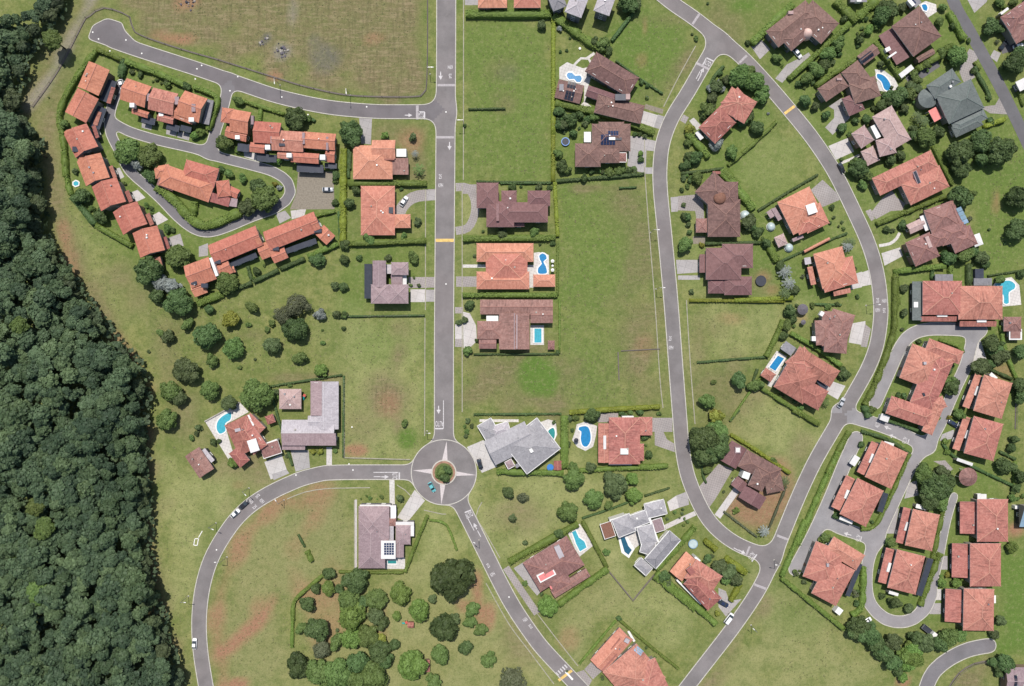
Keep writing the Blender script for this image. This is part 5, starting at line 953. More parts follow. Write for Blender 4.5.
def word(txt, x, y, dx, dy, size=1.9, sx=1.0, par=None):
    """letters read with the given direction of the picture pointing up the word"""
    cu = bpy.data.curves.new('road_lettering', 'FONT'); cu.body = txt; cu.size = size; cu.align_x = 'CENTER'; cu.align_y = 'CENTER'; cu.offset = 0.03
    cu.materials.append(MATS['paint']); o = bpy.data.objects.new('road_lettering', cu); col.objects.link(o); o.parent = par or ROAD
    c = Z(x, y); o.location = (c.x, c.y, ROADZ + .002); o.rotation_euler = (0, 0, math.atan2(-dy, dx) - math.pi / 2); o.scale = (.55 * sx, 1.15, 1)
simple('starpaint', (0.45, 0.405, 0.40), .75, .2, 0, .15, 1.5)
T(330, 100); stripe(545, 191, 635, 191, 12, 'paintworn'); stripe(447, 28, 447, 100, 14, 'paintworn'); stripe(484, 62, 484, 100, 7); word('ALTO', 466, 80, 1, 0, 2.4, .9); arrow(402, 78, 1, 0); stripe(450, 60, 484, 60, 4); word('25', 565, 393, 0, -1, 2.2); word('KPH', 567, 438, 0, -1, 1.9); arrow(612, 236, 0, 1, 60)
T(400, 0); stripe(192, 436, 284, 436, 12, 'paintworn'); word('KPH', 257, 342, 0, 1, 1.9); word('25', 257, 388, 0, 1, 2.2); arrow(208, 388, 0, 1, 60)
T(330, 220); stripe(541, 104, 634, 104, 16, 'yellowpaint')
T(600, 0); stripe(490, 321, 556, 354, 12, 'paintworn'); stripe(545, 296, 582, 314, 7); stripe(545, 296, 526, 332, 5); word('ALTO', 548, 324, .45, -.89, 2.3, .9); arrow(522, 366, .45, -.89, 50); stripe(492, 404, 512, 366, 4); stripe(500, 414, 520, 378, 4); stripe(474, 124, 508, 72, 12, 'paintworn'); stripe(712, 322, 752, 284, 12, 'paintworn'); stripe(945, 582, 1000, 540, 14, 'yellowpaint')
T(740, 280); word('25', 705, 105, 0, -1, 2.2); word('KPH', 738, 105, 0, 1, 1.8); word('KPH', 705, 155, 0, -1, 1.8); word('25', 738, 155, 0, 1, 2.2)
T(660, 300); word('25', 52, 198, .08, -1, 2.1); word('KPH', 56, 245, .08, -1, 1.8)
T(170, 470); word('25', 450, 132, -.7, .7, 2.2); word('KPH', 415, 160, -.7, .7, 1.8); word('KPH', 470, 160, .7, -.7, 1.8); word('25', 433, 190, .7, -.7, 2.2)
T(400, 552); word('25', 452, 70, -.5, -.86, 2.1); word('KPH', 475, 115, -.5, -.86, 1.8); word('KPH', 640, 345, .55, .83, 1.8); word('25', 668, 380, .55, .83, 2.1)
for i in range(5): stripe(798 + i * 11, 617 - i * 10, 812 + i * 11, 632 - i * 10, 7)
stripe(812, 658, 880, 606, 14, 'yellowpaint'); stripe(850, 614, 884, 652, 8)
T(640, 410); stripe(702, 642, 760, 664, 12, 'paintworn')
T(640, 540); stripe(585, 227, 645, 250, 12, 'paintworn'); stripe(544, 76, 562, 32, 10, 'paintworn'); stripe(572, 110, 598, 74, 7); word('ALTO', 570, 80, .6, .5, 2.3, .9); arrow(522, 60, .85, .5, 50); stripe(480, 40, 512, 58, 4)
T(330, 420); stripe(538, 44, 580, 44, 7); word('ALTO', 560, 18, 0, 1, 2.6, .9); stripe(581, -100, 581, 44, 4); arrow(556, -52, 0, 1, 60)
stripe(355, 266, 355, 302, 7); stripe(222, 268, 355, 268, 4); word('ALTO', 331, 285, 1, 0, 2.4, .9); arrow(280, 291, 1, 0, 46); stripe(224, 290, 262, 290, 4)
stripe(690, 474, 722, 461, 7); word('ALTO', 713, 487, -.45, -.89, 2.4, .9); arrow(745, 546, -.45, -.89, 50); stripe(704, 500, 738, 566, 4); stripe(752, 560, 772, 598, 4)
for tip, b0, b1 in (((597, 108), (573, 210), (602, 208)), ((748, 282), (642, 262), (645, 286)), ((570, 432), (563, 330), (590, 334)), ((424, 258), (524, 250), (522, 276))):
    paint([Z(*tip), Z(*b0), Z(*b1)], 'starpaint')
T(824, 430); arrow(350, 32, -.95, -.3, 55, LANE_R); word('ALTO', 412, 52, .9, .4, 2.0, .9, LANE_R); stripe(428, 72, 436, 46, 5, 'paint', LANE_R)
T(780, 520); arrow(345, 72, -.95, -.3, 50, LANE_R); word('ALTO', 398, 92, .9, .4, 2.0, .9, LANE_R); stripe(410, 112, 418, 84, 5, 'paint', LANE_R)
T(824, 300); word('ALTO', 276, 636, -.9, -.4, 2.2, .9, LANE_R); arrow(326, 654, -.9, -.4, 40, LANE_R)
# roundabout island and the pale gutter ring round it
strip_prism('gutter', [(RC.x + RR * math.cos(i * 6.28319 / 96), RC.y + RR * math.sin(i * 6.28319 / 96)) for i in range(96)], .34, -.05, .04, 'kerb', ROAD, True)
isl = structure(empty('roundabout_island', (RC.x, RC.y, 0)))
circ = lambda r, n=40: [(r * math.cos(i * 6.28319 / n), r * math.sin(i * 6.28319 / n)) for i in range(n)]
strip_prism('kerb', circ(RI), 0.5, 0, .2, 'kerb', isl, True); poly_prism('soil', circ(RI - .2), 0, .16, 'soil', isl)
m_, nt, b = newmat('lawn'); p = geo_pos(nt); setin(nt, b.inputs['Base Color'], mix(nt, noise(nt, p, 1.0, 5), (0.06, 0.085, 0.025), (0.13, 0.15, 0.05))); b.inputs['Roughness'].default_value = .95
poly_prism('lawn', circ(RI - 1.1), .1, .22, 'lawn', isl)
# ------------------------------------------------------------------ foliage
def leaf_mesh(name, C, Nn, size, mat, shade, core=None):
    """one quad per leaf spray: centres C, normals Nn"""
    k = len(C)
    Nn = Nn / (np.linalg.norm(Nn, axis=1, keepdims=True) + 1e-9)
    a = NR.normal(size=(k, 3)); t = a - (a * Nn).sum(1, keepdims=True) * Nn; t /= np.linalg.norm(t, axis=1, keepdims=True) + 1e-9
    b2 = np.cross(Nn, t); s = (size * NR.uniform(.65, 1.35, k))[:, None]
    V = np.stack([C - t * s - b2 * s * .55, C + t * s * .3 - b2 * s * .75, C + t * s + b2 * s * .5, C - t * s * .3 + b2 * s * .75], 1).reshape(-1, 3)
    q = np.arange(4 * k).reshape(k, 4)
    nv0 = 0
    if core is not None:
        cv, cf = core; nv0 = len(cv); V = np.concatenate([np.array(cv, float), V]); q = q + nv0
    me = bpy.data.meshes.new(name)
    me.vertices.add(len(V)); me.vertices.foreach_set('co', V.astype(np.float32).ravel())
    loops = []; tot = []
    if core is not None:
        for f in cf: loops += list(f); tot.append(len(f))
    loops = np.concatenate([np.array(loops, dtype=np.int32), q.ravel().astype(np.int32)]); tot = np.concatenate([np.array(tot, dtype=np.int32), np.full(k, 4, dtype=np.int32)])
    me.loops.add(len(loops)); me.loops.foreach_set('vertex_index', loops)
    me.polygons.add(len(tot)); me.polygons.foreach_set('loop_start', np.concatenate([[0], np.cumsum(tot)[:-1]]).astype(np.int32)); me.polygons.foreach_set('loop_total', tot)
    me.update(calc_edges=True)
    at = me.attributes.new('shade', 'FLOAT', 'FACE'); sh = np.concatenate([np.full(len(tot) - k, .2), shade]).astype(np.float32); at.data.foreach_set('value', sh)
    me.materials.append(MATS[mat]); return me
def ico(n):                                   # even directions
    i = np.arange(n) + .5; ph = np.arccos(1 - 2 * i / n); th = math.pi * (1 + 5 ** .5) * i
    return np.stack([np.cos(th) * np.sin(ph), np.sin(th) * np.sin(ph), np.cos(ph)], 1)
def crown_mesh(name, mat, leaves, leaf, lobes, dense=1.0, flat=.8, ragged=.5, lr=(.15, .42)):
    D = ico(lobes * 2); D = D[D[:, 2] > -.35]; NR.shuffle(D); D = D[:lobes] + NR.normal(size=(min(lobes, len(D)), 3)) * .12
    c = D * NR.uniform(.42, .76, (len(D), 1)) * np.array([NR.uniform(.85, 1.12), NR.uniform(.85, 1.12), 1]); r = NR.uniform(*lr, len(D))
    c = np.concatenate([c, [[0, 0, .1]]]); r = np.concatenate([r, [.62]])
    sel = NR.choice(len(c), int(leaves * 1.6), p=(r ** 2) / (r ** 2).sum())
    d = NR.normal(size=(len(sel), 3)); d[:, 2] = np.abs(d[:, 2]) * np.where(NR.rand(len(sel)) < .8, 1, -1); d /= np.linalg.norm(d, axis=1, keepdims=True)
    Pp = c[sel] + d * (r[sel] * NR.uniform(.82, 1.0 + ragged * .5, len(sel)))[:, None]
    dist = np.linalg.norm(Pp[:, None, :] - c[None], axis=2) / r[None]; dist[np.arange(len(sel)), sel] = 9
    keep = np.nonzero(dist.min(1) > .78)[0][:int(leaves * dense)]
    Pp = Pp[keep]; Nn = d[keep] + NR.normal(size=(len(keep), 3)) * .4 + np.array([0, 0, .25])
    q_ = np.percentile(np.hypot(Pp[:, 0], Pp[:, 1]), 96); Pp /= q_
    Pp[:, 2] *= flat
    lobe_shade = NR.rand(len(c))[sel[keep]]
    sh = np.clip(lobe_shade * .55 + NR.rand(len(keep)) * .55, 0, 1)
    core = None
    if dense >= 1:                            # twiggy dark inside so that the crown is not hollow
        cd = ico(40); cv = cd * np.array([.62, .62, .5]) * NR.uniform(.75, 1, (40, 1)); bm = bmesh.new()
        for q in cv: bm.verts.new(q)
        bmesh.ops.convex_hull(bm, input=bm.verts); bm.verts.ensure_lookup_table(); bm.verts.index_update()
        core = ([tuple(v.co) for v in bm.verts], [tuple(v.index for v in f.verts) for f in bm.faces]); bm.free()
    return leaf_mesh(name, Pp, Nn, leaf, mat, sh, core)
CROWNS = {}
def crown(kind, cls):
    key = (kind, cls)
    if key not in CROWNS:
        n = {'L': 3, 'M': 3, 'S': 2, 'F': 6}[cls]
        sp = {'L': (4800, .08, 42), 'M': (1900, .115, 22), 'S': (420, .2, 9), 'F': (820, .15, 13)}[cls]
        mat = 'leaf_' + kind; dense = {'b': .45, 'o': .8}.get(kind, 1.0); leaf = sp[1] * (.8 if kind == 'b' else 1)
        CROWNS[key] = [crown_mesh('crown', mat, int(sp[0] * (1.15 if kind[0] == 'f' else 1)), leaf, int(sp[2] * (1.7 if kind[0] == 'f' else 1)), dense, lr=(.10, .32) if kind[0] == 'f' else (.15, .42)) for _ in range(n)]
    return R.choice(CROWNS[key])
def trunk_mesh():
    v = []; f = []
    def limb(p0, p1, r0, r1, seg=7):
        d = (p1 - p0).normalized(); s = d.orthogonal().normalized(); t = d.cross(s); o = len(v)
        for p, r in ((p0, r0), (p0.lerp(p1, .5) + s * r0 * .3, (r0 + r1) / 2), (p1, r1)):
            for i in range(seg): a = i * 6.28319 / seg; v.append(p + (s * math.cos(a) + t * math.sin(a)) * r)
        for k in range(2):
            for i in range(seg): f.append((o + k * seg + i, o + k * seg + (i + 1) % seg, o + (k + 1) * seg + (i + 1) % seg, o + (k + 1) * seg + i))
    limb(Vector((0, 0, -.02)), Vector((.02, .01, .7)), .055, .035)
    for a in (0.4, 1.9, 3.3, 4.9): limb(Vector((.02, .01, .62)), Vector((math.cos(a) * .3, math.sin(a) * .3, 1.0)), .03, .012)
    o = mesh_obj('trunk', v, f, 'bark'); me = o.data; bpy.data.objects.remove(o); return me
TRUNK = trunk_mesh()
def frond_mesh(mat, n=11):
    C = []; Nn = []
    for i in range(n):
        a = i * 6.28319 / n + R.uniform(-.15, .15)
        for k in range(14):
            t = (k + .5) / 14; z = .25 + .35 * t - .75 * t * t
            for s in (-1, 1):
                off = s * .11 * (1 - abs(t - .4)) ; C.append((t * math.cos(a) - off * math.sin(a), t * math.sin(a) + off * math.cos(a), z)); Nn.append((.2 * math.cos(a), .2 * math.sin(a), 1))
    C = np.array(C); return leaf_mesh('crown', C, np.array(Nn) + NR.normal(size=C.shape) * .15, .075, mat, NR.rand(len(C)))
PALM = {}
PLANTS = []     # [object, size word, colour word, noun, px]
CW = {'d': 'dark green', 'k': 'very dark green', 'm': 'mid green', 'l': 'bright green', 'o': 'olive', 'y': 'yellow green', 'b': 'thin brownish', 's': 'silvery', 'p': 'pale'}
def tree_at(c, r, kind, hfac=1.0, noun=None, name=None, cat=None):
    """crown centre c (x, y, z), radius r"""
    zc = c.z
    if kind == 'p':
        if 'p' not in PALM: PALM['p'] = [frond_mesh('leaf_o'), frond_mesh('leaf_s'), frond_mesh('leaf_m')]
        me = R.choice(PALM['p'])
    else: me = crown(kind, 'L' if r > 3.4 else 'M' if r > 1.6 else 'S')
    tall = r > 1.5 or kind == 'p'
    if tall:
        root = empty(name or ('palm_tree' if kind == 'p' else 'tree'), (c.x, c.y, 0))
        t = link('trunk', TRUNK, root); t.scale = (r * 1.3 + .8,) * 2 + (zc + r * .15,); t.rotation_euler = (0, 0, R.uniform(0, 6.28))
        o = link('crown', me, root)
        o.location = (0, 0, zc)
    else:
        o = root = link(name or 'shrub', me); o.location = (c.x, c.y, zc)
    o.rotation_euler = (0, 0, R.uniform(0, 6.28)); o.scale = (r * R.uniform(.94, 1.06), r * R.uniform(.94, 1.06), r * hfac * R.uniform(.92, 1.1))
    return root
def tree(zx, zy, zr, kind='m', hfac=1.0):
    x, y = px(zx, zy); r = zr / 5.12 * S * (.93 if zr > 24 else 1.0)
    zc = (.6 * r if r <= 1.5 else .72 * r + .2) if kind != 'p' else 2.6
    o = tree_at(P(x, y, zc), r, kind, hfac)
    noun = 'palm' if kind == 'p' else 'tree' if r > 2.3 else 'bush' if r > 1.05 else 'shrub'
    if noun in ('bush', 'shrub'): o.name = noun
    size = 'huge' if r > 6 else 'large' if r > 4.2 else 'medium' if r > 3.1 else 'small' if r > 2.3 else 'broad' if r > 1.6 else 'rounded' if r > 1.05 else 'small' if r > .75 else 'tiny'
    PLANTS.append([o, size, CW[kind], noun, (x, y)])
def trees(ox, oy, *rows):
    T(ox, oy)
    for q in rows: tree(*q)
trees(40, 40, (455, 570, 68, 'm'), (565, 590, 62, 'm'), (505, 635, 38, 's'), (940, 525, 40, 'd'), (655, 230, 18, 'm'), (755, 240, 22, 'd'), (715, 215, 14, 'o'), (470, 165, 14, 'o'), (820, 470, 24, 'l'), (790, 490, 22, 'l'), (125, 430, 22, 'm'), (120, 130, 5, 'd'), (45, 295, 5, 'd'), (500, 650, 12, 's'))
trees(190, 60, (247, 210, 28, 'm'), (540, 300, 62, 'd'), (175, 430, 42, 'm'), (825, 375, 66, 'd'), (200, 580, 22, 'm'), (270, 605, 22, 'm'), (350, 650, 46, 'd'), (745, 590, 18, 'm'), (448, 520, 20, 'l'), (245, 460, 18, 'l'), (435, 635, 14, 'y'), (460, 655, 14, 's'), (160, 560, 14, 'd'), (600, 300, 22, 'm'), (745, 620, 14, 'm'))
trees(40, 150, (560, 615, 75, 'd'), (715, 545, 65, 'm'), (215, 235, 42, 'd'), (315, 340, 42, 'd'), (560, 130, 40, 'd'), (180, 110, 16, 'o'), (265, 300, 16, 'm'), (545, 280, 14, 'm'), (570, 300, 12, 'd'), (650, 390, 16, 'm'), (680, 410, 14, 'd'), (430, 170, 12, 'm'), (930, 100, 18, 'd'), (970, 125, 20, 'm'))
trees(150, 190, (590, 40, 68, 'm'), (500, 85, 44, 'o'), (60, 480, 46, 's'), (115, 485, 44, 's'), (150, 575, 74, 'd'), (40, 545, 42, 'd'), (395, 475, 58, 'm'), (305, 612, 25, 'd'), (860, 355, 40, 'd'), (525, 600, 34, 'm'), (420, 662, 44, 'y'), (750, 590, 60, 'b'), (870, 640, 34, 's'), (990, 490, 20, 'm'), (948, 488, 20, 'o'), (995, 355, 24, 'd'), (545, 415, 20, 'd'), (1000, 275, 26, 'd'), (950, 640, 18, 'o'), (995, 640, 18, 'm'), (640, 650, 10, 'd'), (690, 640, 50, 'b'), (90, 200, 20, 'm'))
trees(130, 290, (295, 177, 32, 'm'), (395, 235, 70, 'd'), (605, 177, 16, 'm'), (850, 205, 66, 'k'), (727, 170, 18, 'm'), (703, 203, 15, 'm'), (735, 280, 46, 'o'), (873, 345, 38, 'm'), (195, 240, 36, 'o'), (160, 220, 22, 'm'), (530, 300, 54, 'm'), (422, 362, 35, 'm'), (290, 410, 68, 'o'), (205, 515, 56, 'm'), (255, 550, 44, 'o'), (410, 510, 50, 'm'), (645, 535, 82, 'm', 1.1), (510, 575, 40, 'o'), (190, 660, 55, 'm'), (980, 410, 34, 'l'), (985, 270, 14, 'm'), (565, 397, 10, 'm'), (740, 138, 10, 'b'), (95, 315, 9, 'o'), (640, 355, 8, 'o'), (985, 205, 7, 'm'), (395, 495, 8, 'd'))
trees(180, 360, (60, 400, 16, 'm'), (98, 345, 18, 'o'), (85, 375, 14, 'o'), (270, 530, 28, 'l'), (172, 420, 18, 'd'), (200, 415, 12, 'd'), (680, 470, 16, 'y'), (720, 470, 16, 'y'), (795, 465, 12, 'm'), (490, 165, 18, 'o'), (495, 190, 14, 'l'), (560, 130, 12, 'm'), (550, 490, 12, 'o'), (305, 40, 10, 'm'))
trees(330, 420, (380, 18, 20, 'm'), (910, 370, 32, 'd'), (985, 395, 30, 'b'), (935, 505, 20, 'o'), (360, 400, 20, 'o'), (265, 395, 12, 'm'), (205, 400, 10, 'm'), (700, 60, 14, 'm'), (725, 30, 12, 'o'))
T(330, 420); tree(572, 262, 30, 'm'); tree(600, 255, 24, 'd'); tree(590, 295, 26, 'd'); tree(560, 285, 18, 'm')
trees(270, 552, (305, 107, 34, 'd'), (235, 190, 30, 'd'), (190, 265, 42, 'd'), (160, 390, 32, 'm'), (245, 395, 64, 'd'), (300, 190, 40, 'l'), (440, 145, 66, 'd'), (405, 235, 58, 'm'), (420, 325, 70, 'l'), (545, 240, 54, 'm'), (540, 325, 46, 'o'), (420, 440, 60, 'l'), (500, 430, 62, 'm'), (565, 445, 34, 'y'), (640, 470, 30, 'd'), (560, 505, 60, 'd'), (265, 495, 50, 'b'), (340, 460, 40, 'm'), (145, 585, 66, 'k'), (240, 605, 66, 'm'), (345, 615, 74, 'm'), (450, 560, 60, 'd'), (530, 625, 72, 'm'), (665, 215, 56, 'l'), (650, 330, 26, 'l'), (765, 300, 58, 'l'), (930, 120, 108, 'k', 1.0), (832, 240, 26, 'o'), (890, 385, 72, 'k'), (940, 345, 34, 'o'), (720, 575, 80, 'l'), (872, 525, 50, 'm'), (840, 665, 44, 'm'), (450, 660, 60, 'm'), (590, 560, 46, 'd'), (355, 190, 24, 'd'), (480, 250, 36, 'd'), (575, 360, 34, 'd'), (345, 400, 10, 'o'), (280, 665, 40, 'm'))
trees(400, 552, (370, 290, 38, 'm'), (360, 355, 36, 'm'), (415, 395, 37, 'm'), (337, 485, 40, 'd'), (453, 553, 44, 'm'), (575, 660, 74, 'b'), (560, 665, 46, 'o'), (758, 280, 58, 'l'), (640, 160, 14, 'm'), (725, 215, 10, 'd'), (855, 610, 6, 'd'))
trees(460, 390, (270, 655, 20, 'o'), (585, 455, 54, 'm'), (795, 480, 66, 'o'), (685, 555, 52, 'm'), (760, 590, 22, 'm'), (555, 622, 56, 'm'), (890, 540, 44, 'l'), (880, 455, 34, 'l'), (675, 130, 40, 'd'), (580, 395, 30, 'm'), (670, 395, 30, 'o'), (965, 330, 20, 'd'), (40, 155, 14, 'o'), (25, 185, 10, 'm'), (560, 145, 18, 'o'), (590, 140, 18, 'm'), (555, 275, 14, 'd'), (830, 118, 16, 'd'), (870, 112, 18, 'm'), (920, 112, 18, 'd'), (935, 245, 12, 'd'), (955, 240, 14, 'd'), (1015, 120, 12, 'm'), (575, 205, 10, 'd'), (480, 165, 10, 'd'), (545, 320, 12, 'd'), (30, 235, 12, 'o'))
trees(500, 480, (65, 195, 16, 'o'), (130, 320, 14, 'o'), (545, 370, 18, 'm'), (185, 350, 10, 'd'), (300, 275, 28, 'd'), (840, 490, 30, 'd'), (860, 520, 20, 'o'), (895, 165, 10, 'm'), (960, 215, 10, 'm'), (935, 150, 8, 'd'))
trees(640, 410, (330, 150, 78, 'd', 1.1), (390, 190, 74, 'd', 1.1), (330, 225, 62, 'd'), (395, 110, 58, 'm'), (390, 25, 36, 'y'), (345, 310, 22, 'm'), (490, 515, 18, 'l'), (740, 365, 30, 'p'), (635, 620, 32, 'p'), (45, 222, 16, 'd'), (20, 138, 16, 'd'), (100, 18, 10, 'd'), (30, 180, 8, 'm'), (680, 255, 18, 'm'))
trees(640, 540, (345, 95, 24, 'd'), (410, 130, 40, 'o'), (455, 160, 44, 'o'), (490, 200, 36, 'o'), (440, 200, 30, 'm'), (560, 165, 6, 'm'), (395, 375, 16, 'y'), (790, 160, 12, 'm'), (840, 215, 14, 'o'), (110, 200, 20, 'd'), (140, 215, 14, 'y'))
trees(530, 552, (555, 662, 30, 'l'), (455, 338, 14, 'd'), (372, 650, 8, 'd'), (370, 640, 10, 'o'), (595, 490, 8, 'd'), (640, 540, 8, 'm'))
trees(640, 50, (510, 135, 58, 'm'), (590, 165, 52, 'm'), (625, 235, 46, 'm'), (560, 110, 34, 'm'), (385, 190, 34, 'o'), (595, 398, 40, 'd'), (468, 522, 36, 'm'), (392, 480, 38, 's'), (285, 555, 38, 'd'), (240, 585, 26, 'd'), (245, 475, 20, 'm'), (350, 310, 46, 'm'), (370, 245, 30, 'o'), (250, 405, 26, 'y'), (330, 340, 24, 'd'), (410, 120, 14, 'd'), (420, 200, 18, 's'), (445, 155, 24, 'o'), (520, 370, 30, 'd'), (560, 340, 26, 'd'), (265, 600, 8, 'l'), (35, 245, 10, 'm'), (655, 325, 8, 's'))
trees(740, 0, (190, 298, 26, 'm'), (215, 335, 10, 'l'), (330, 515, 32, 'd'), (385, 545, 22, 'o'), (440, 590, 20, 'd'), (725, 80, 50, 'd'), (770, 55, 40, 'd'), (610, 205, 20, 'd'), (500, 230, 40, 'm'), (450, 275, 42, 'm'), (390, 360, 40, 'm'), (430, 330, 34, 'd'), (340, 400, 34, 'm'), (240, 235, 22, 'd'), (530, 100, 18, 'd'), (660, 150, 24, 'l'), (700, 130, 20, 'm'), (720, 330, 18, 'o'), (760, 500, 34, 'd'), (820, 490, 36, 'd'), (870, 450, 30, 'o'), (720, 540, 30, 'd'), (645, 610, 26, 'd'), (590, 620, 18, 'd'), (830, 40, 22, 'o'), (40, 220, 14, 'd'), (300, 430, 18, 'd'), (560, 570, 12, 'd'), (905, 410, 24, 'm'), (885, 660, 20, 'o'))
trees(824, 0, (855, 130, 44, 'd'), (895, 150, 26, 'd'), (970, 320, 56, 'k'), (680, 290, 52, 'm'), (640, 250, 34, 'l'), (600, 270, 30, 'm'), (310, 40, 44, 'd'), (1000, 272, 36, 'd'), (520, 330, 22, 'm'), (590, 110, 22, 'm'), (660, 130, 18, 'd'), (610, 40, 20, 'm'), (900, 15, 26, 'm'), (970, 10, 22, 'm'), (1010, 440, 24, 'k'), (885, 215, 12, 'b'), (460, 380, 26, 'm'), (440, 440, 30, 'o'), (740, 210, 14, 'm'))
trees(824, 50, (175, 605, 50, 'd'), (215, 640, 34, 'm'), (150, 580, 28, 'm'), (370, 250, 46, 'd'), (330, 270, 30, 'd'), (480, 340, 30, 'p'), (510, 365, 34, 'p'), (520, 450, 56, 'm'), (455, 440, 30, 'd'), (580, 420, 34, 'd'), (690, 530, 70, 'd'), (700, 610, 52, 'd'), (800, 465, 58, 'd'), (895, 520, 72, 'd'), (940, 490, 44, 'd'), (800, 560, 38, 'd'), (850, 365, 18, 'd'), (840, 240, 12, 'm'), (760, 110, 14, 'd'), (440, 220, 36, 'm'), (410, 300, 22, 'o'), (480, 200, 24, 'o'), (90, 400, 26, 'd'), (130, 430, 14, 'm'), (90, 560, 10, 'm'), (340, 560, 30, 'd'), (390, 540, 28, 'd'))
trees(824, 170, (690, 140, 64, 'd'), (740, 130, 34, 'm'), (990, 140, 62, 'k'), (985, 308, 56, 'd'), (640, 450, 42, 'd'), (720, 440, 44, 'm'), (800, 450, 38, 'o'), (760, 420, 30, 'd'), (320, 305, 18, 'd'), (410, 605, 22, 'o'), (405, 285, 26, 'd'), (120, 390, 34, 'p'), (140, 370, 26, 'p'), (845, 305, 8, 'd'), (925, 375, 8, 'd'), (520, 205, 12, 'd'), (350, 310, 12, 'o'), (900, 560, 24, 'm'), (1015, 530, 22, 'd'), (180, 20, 30, 'd'), (195, 75, 24, 'm'), (745, 250, 14, 'b'), (40, 190, 10, 'd'), (30, 270, 9, 'd'), (170, 645, 9, 'd'), (500, 460, 30, 'm'), (440, 430, 22, 'd'), (830, 480, 22, 'd'))
trees(660, 170, (128, 380, 42, 'm'), (140, 240, 20, 'd'), (145, 280, 14, 'o'), (150, 320, 14, 'd'), (455, 265, 42, 'o'), (500, 320, 30, 'd'), (470, 290, 26, 'd'), (640, 520, 40, 'p'), (660, 580, 40, 'p'), (640, 630, 34, 'p'), (615, 490, 28, 'd'), (690, 610, 26, 'o'), (160, 625, 14, 'o'), (190, 40, 34, 'm'), (120, 40, 16, 'o'), (880, 190, 14, 'd'), (940, 300, 10, 'm'), (960, 375, 30, 'p'), (545, 375, 24, 'd'), (1000, 505, 10, 'o'), (1010, 650, 10, 'd'), (215, 385, 14, 'y'), (120, 180, 0.1 + 12, 'o'), (730, 545, 12, 'b'))
trees(660, 300, (400, 410, 42, 'd'), (272, 420, 15, 'm'), (243, 515, 44, 'm'), (285, 595, 38, 'y'), (490, 435, 38, 'm'), (460, 440, 20, 'd'), (665, 55, 34, 'd'), (650, 130, 28, 'm'), (680, 100, 20, 'd'), (850, 525, 22, 'p'), (945, 378, 36, 'd'), (805, 542, 18, 'm'), (630, 185, 26, 'd'), (780, 25, 16, 'm'), (860, 35, 16, 'm'), (905, 20, 12, 'd'), (720, 550, 16, 'm'), (620, 490, 12, 'd'), (690, 520, 12, 'd'))
trees(824, 300, (850, 220, 42, 'd'), (895, 290, 46, 'o'), (870, 260, 34, 'd'), (800, 342, 48, 'o'), (840, 335, 30, 'd'), (1005, 262, 40, 'd'), (655, 450, 46, 'd'), (640, 415, 30, 'm'), (410, 62, 20, 'o'), (240, 562, 22, 'm'), (1000, 430, 44, 'd'), (1005, 490, 40, 'd'), (690, 585, 30, 'm'), (485, 212, 14, 'd'), (380, 485, 14, 'd'), (410, 490, 14, 'd'), (640, 600, 12, 'y'), (400, 150, 10, 'o'))
trees(824, 430, (510, 225, 52, 'm'), (570, 290, 76, 'd'), (540, 355, 56, 'd'), (600, 215, 40, 'o'), (640, 270, 40, 'd'), (600, 375, 40, 'm'), (925, 185, 44, 'd'), (960, 95, 24, 'k'), (345, 575, 30, 'm'), (965, 598, 32, 'l'), (1010, 240, 40, 'k'), (985, 300, 24, 'd'), (190, 75, 16, 'd'), (60, 440, 18, 'd'), (620, 60, 16, 'l'), (630, 110, 16, 'l'), (975, 45, 22, 'd'), (15, 555, 16, 'd'), (245, 470, 10, 'd'), (965, 350, 20, 'm'))
trees(780, 520, (400, 545, 60, 'd'), (450, 580, 62, 'd'), (370, 560, 40, 'd'), (490, 630, 50, 'd'), (575, 615, 46, 'o'), (530, 670, 44, 'd'), (700, 600, 40, 'd'), (740, 625, 50, 'o'), (660, 640, 26, 'l'), (860, 600, 52, 'm'), (810, 630, 44, 'd'), (920, 590, 34, 'm'), (590, 420, 33, 'd'), (522, 388, 16, 'd'), (660, 450, 24, 'o'), (555, 115, 20, 'm'), (580, 120, 14, 'm'), (385, 380, 18, 'b'), (390, 425, 16, 'd'), (230, 90, 24, 'm'), (210, 100, 16, 'l'), (830, 320, 22, 'l'), (900, 320, 22, 'l'), (860, 280, 16, 'y'), (80, 275, 14, 'o'), (680, 665, 40, 'l'), (640, 690, 40, 'l'), (100, 260, 8, 'm'))
trees(824, 552, (930, 570, 50, 'd'), (900, 590, 34, 'd'), (865, 560, 26, 'd'), (900, 350, 26, 'o'), (870, 420, 24, 'o'), (455, 545, 50, 'l'), (430, 580, 36, 'l'), (380, 610, 24, 'd'), (350, 560, 44, 'd'), (300, 520, 44, 'd'), (400, 640, 26, 'l'), (690, 430, 30, 'm'), (900, 620, 26, 'd'))
trees(530, 0, (500, 10, 56, 'd'), (540, 25, 36, 'o'), (375, 225, 38, 'm'), (400, 255, 26, 'd'), (330, 215, 22, 'd'), (150, 145, 16, 's'), (188, 258, 8, 'd'), (155, 265, 8, 'd'), (205, 195, 7, 'd'), (850, 195, 14, 'm'), (60, 130, 26, 'o'), (570, 420, 14, 'd'), (600, 500, 8, 's'), (600, 440, 12, 'd'), (830, 175, 7, 'd'), (140, 570, 24, 'd'), (200, 610, 30, 'd'), (170, 640, 26, 'o'), (255, 590, 20, 'd'), (280, 630, 18, 'o'), (920, 450, 20, 's'), (910, 18, 7, 'd'))
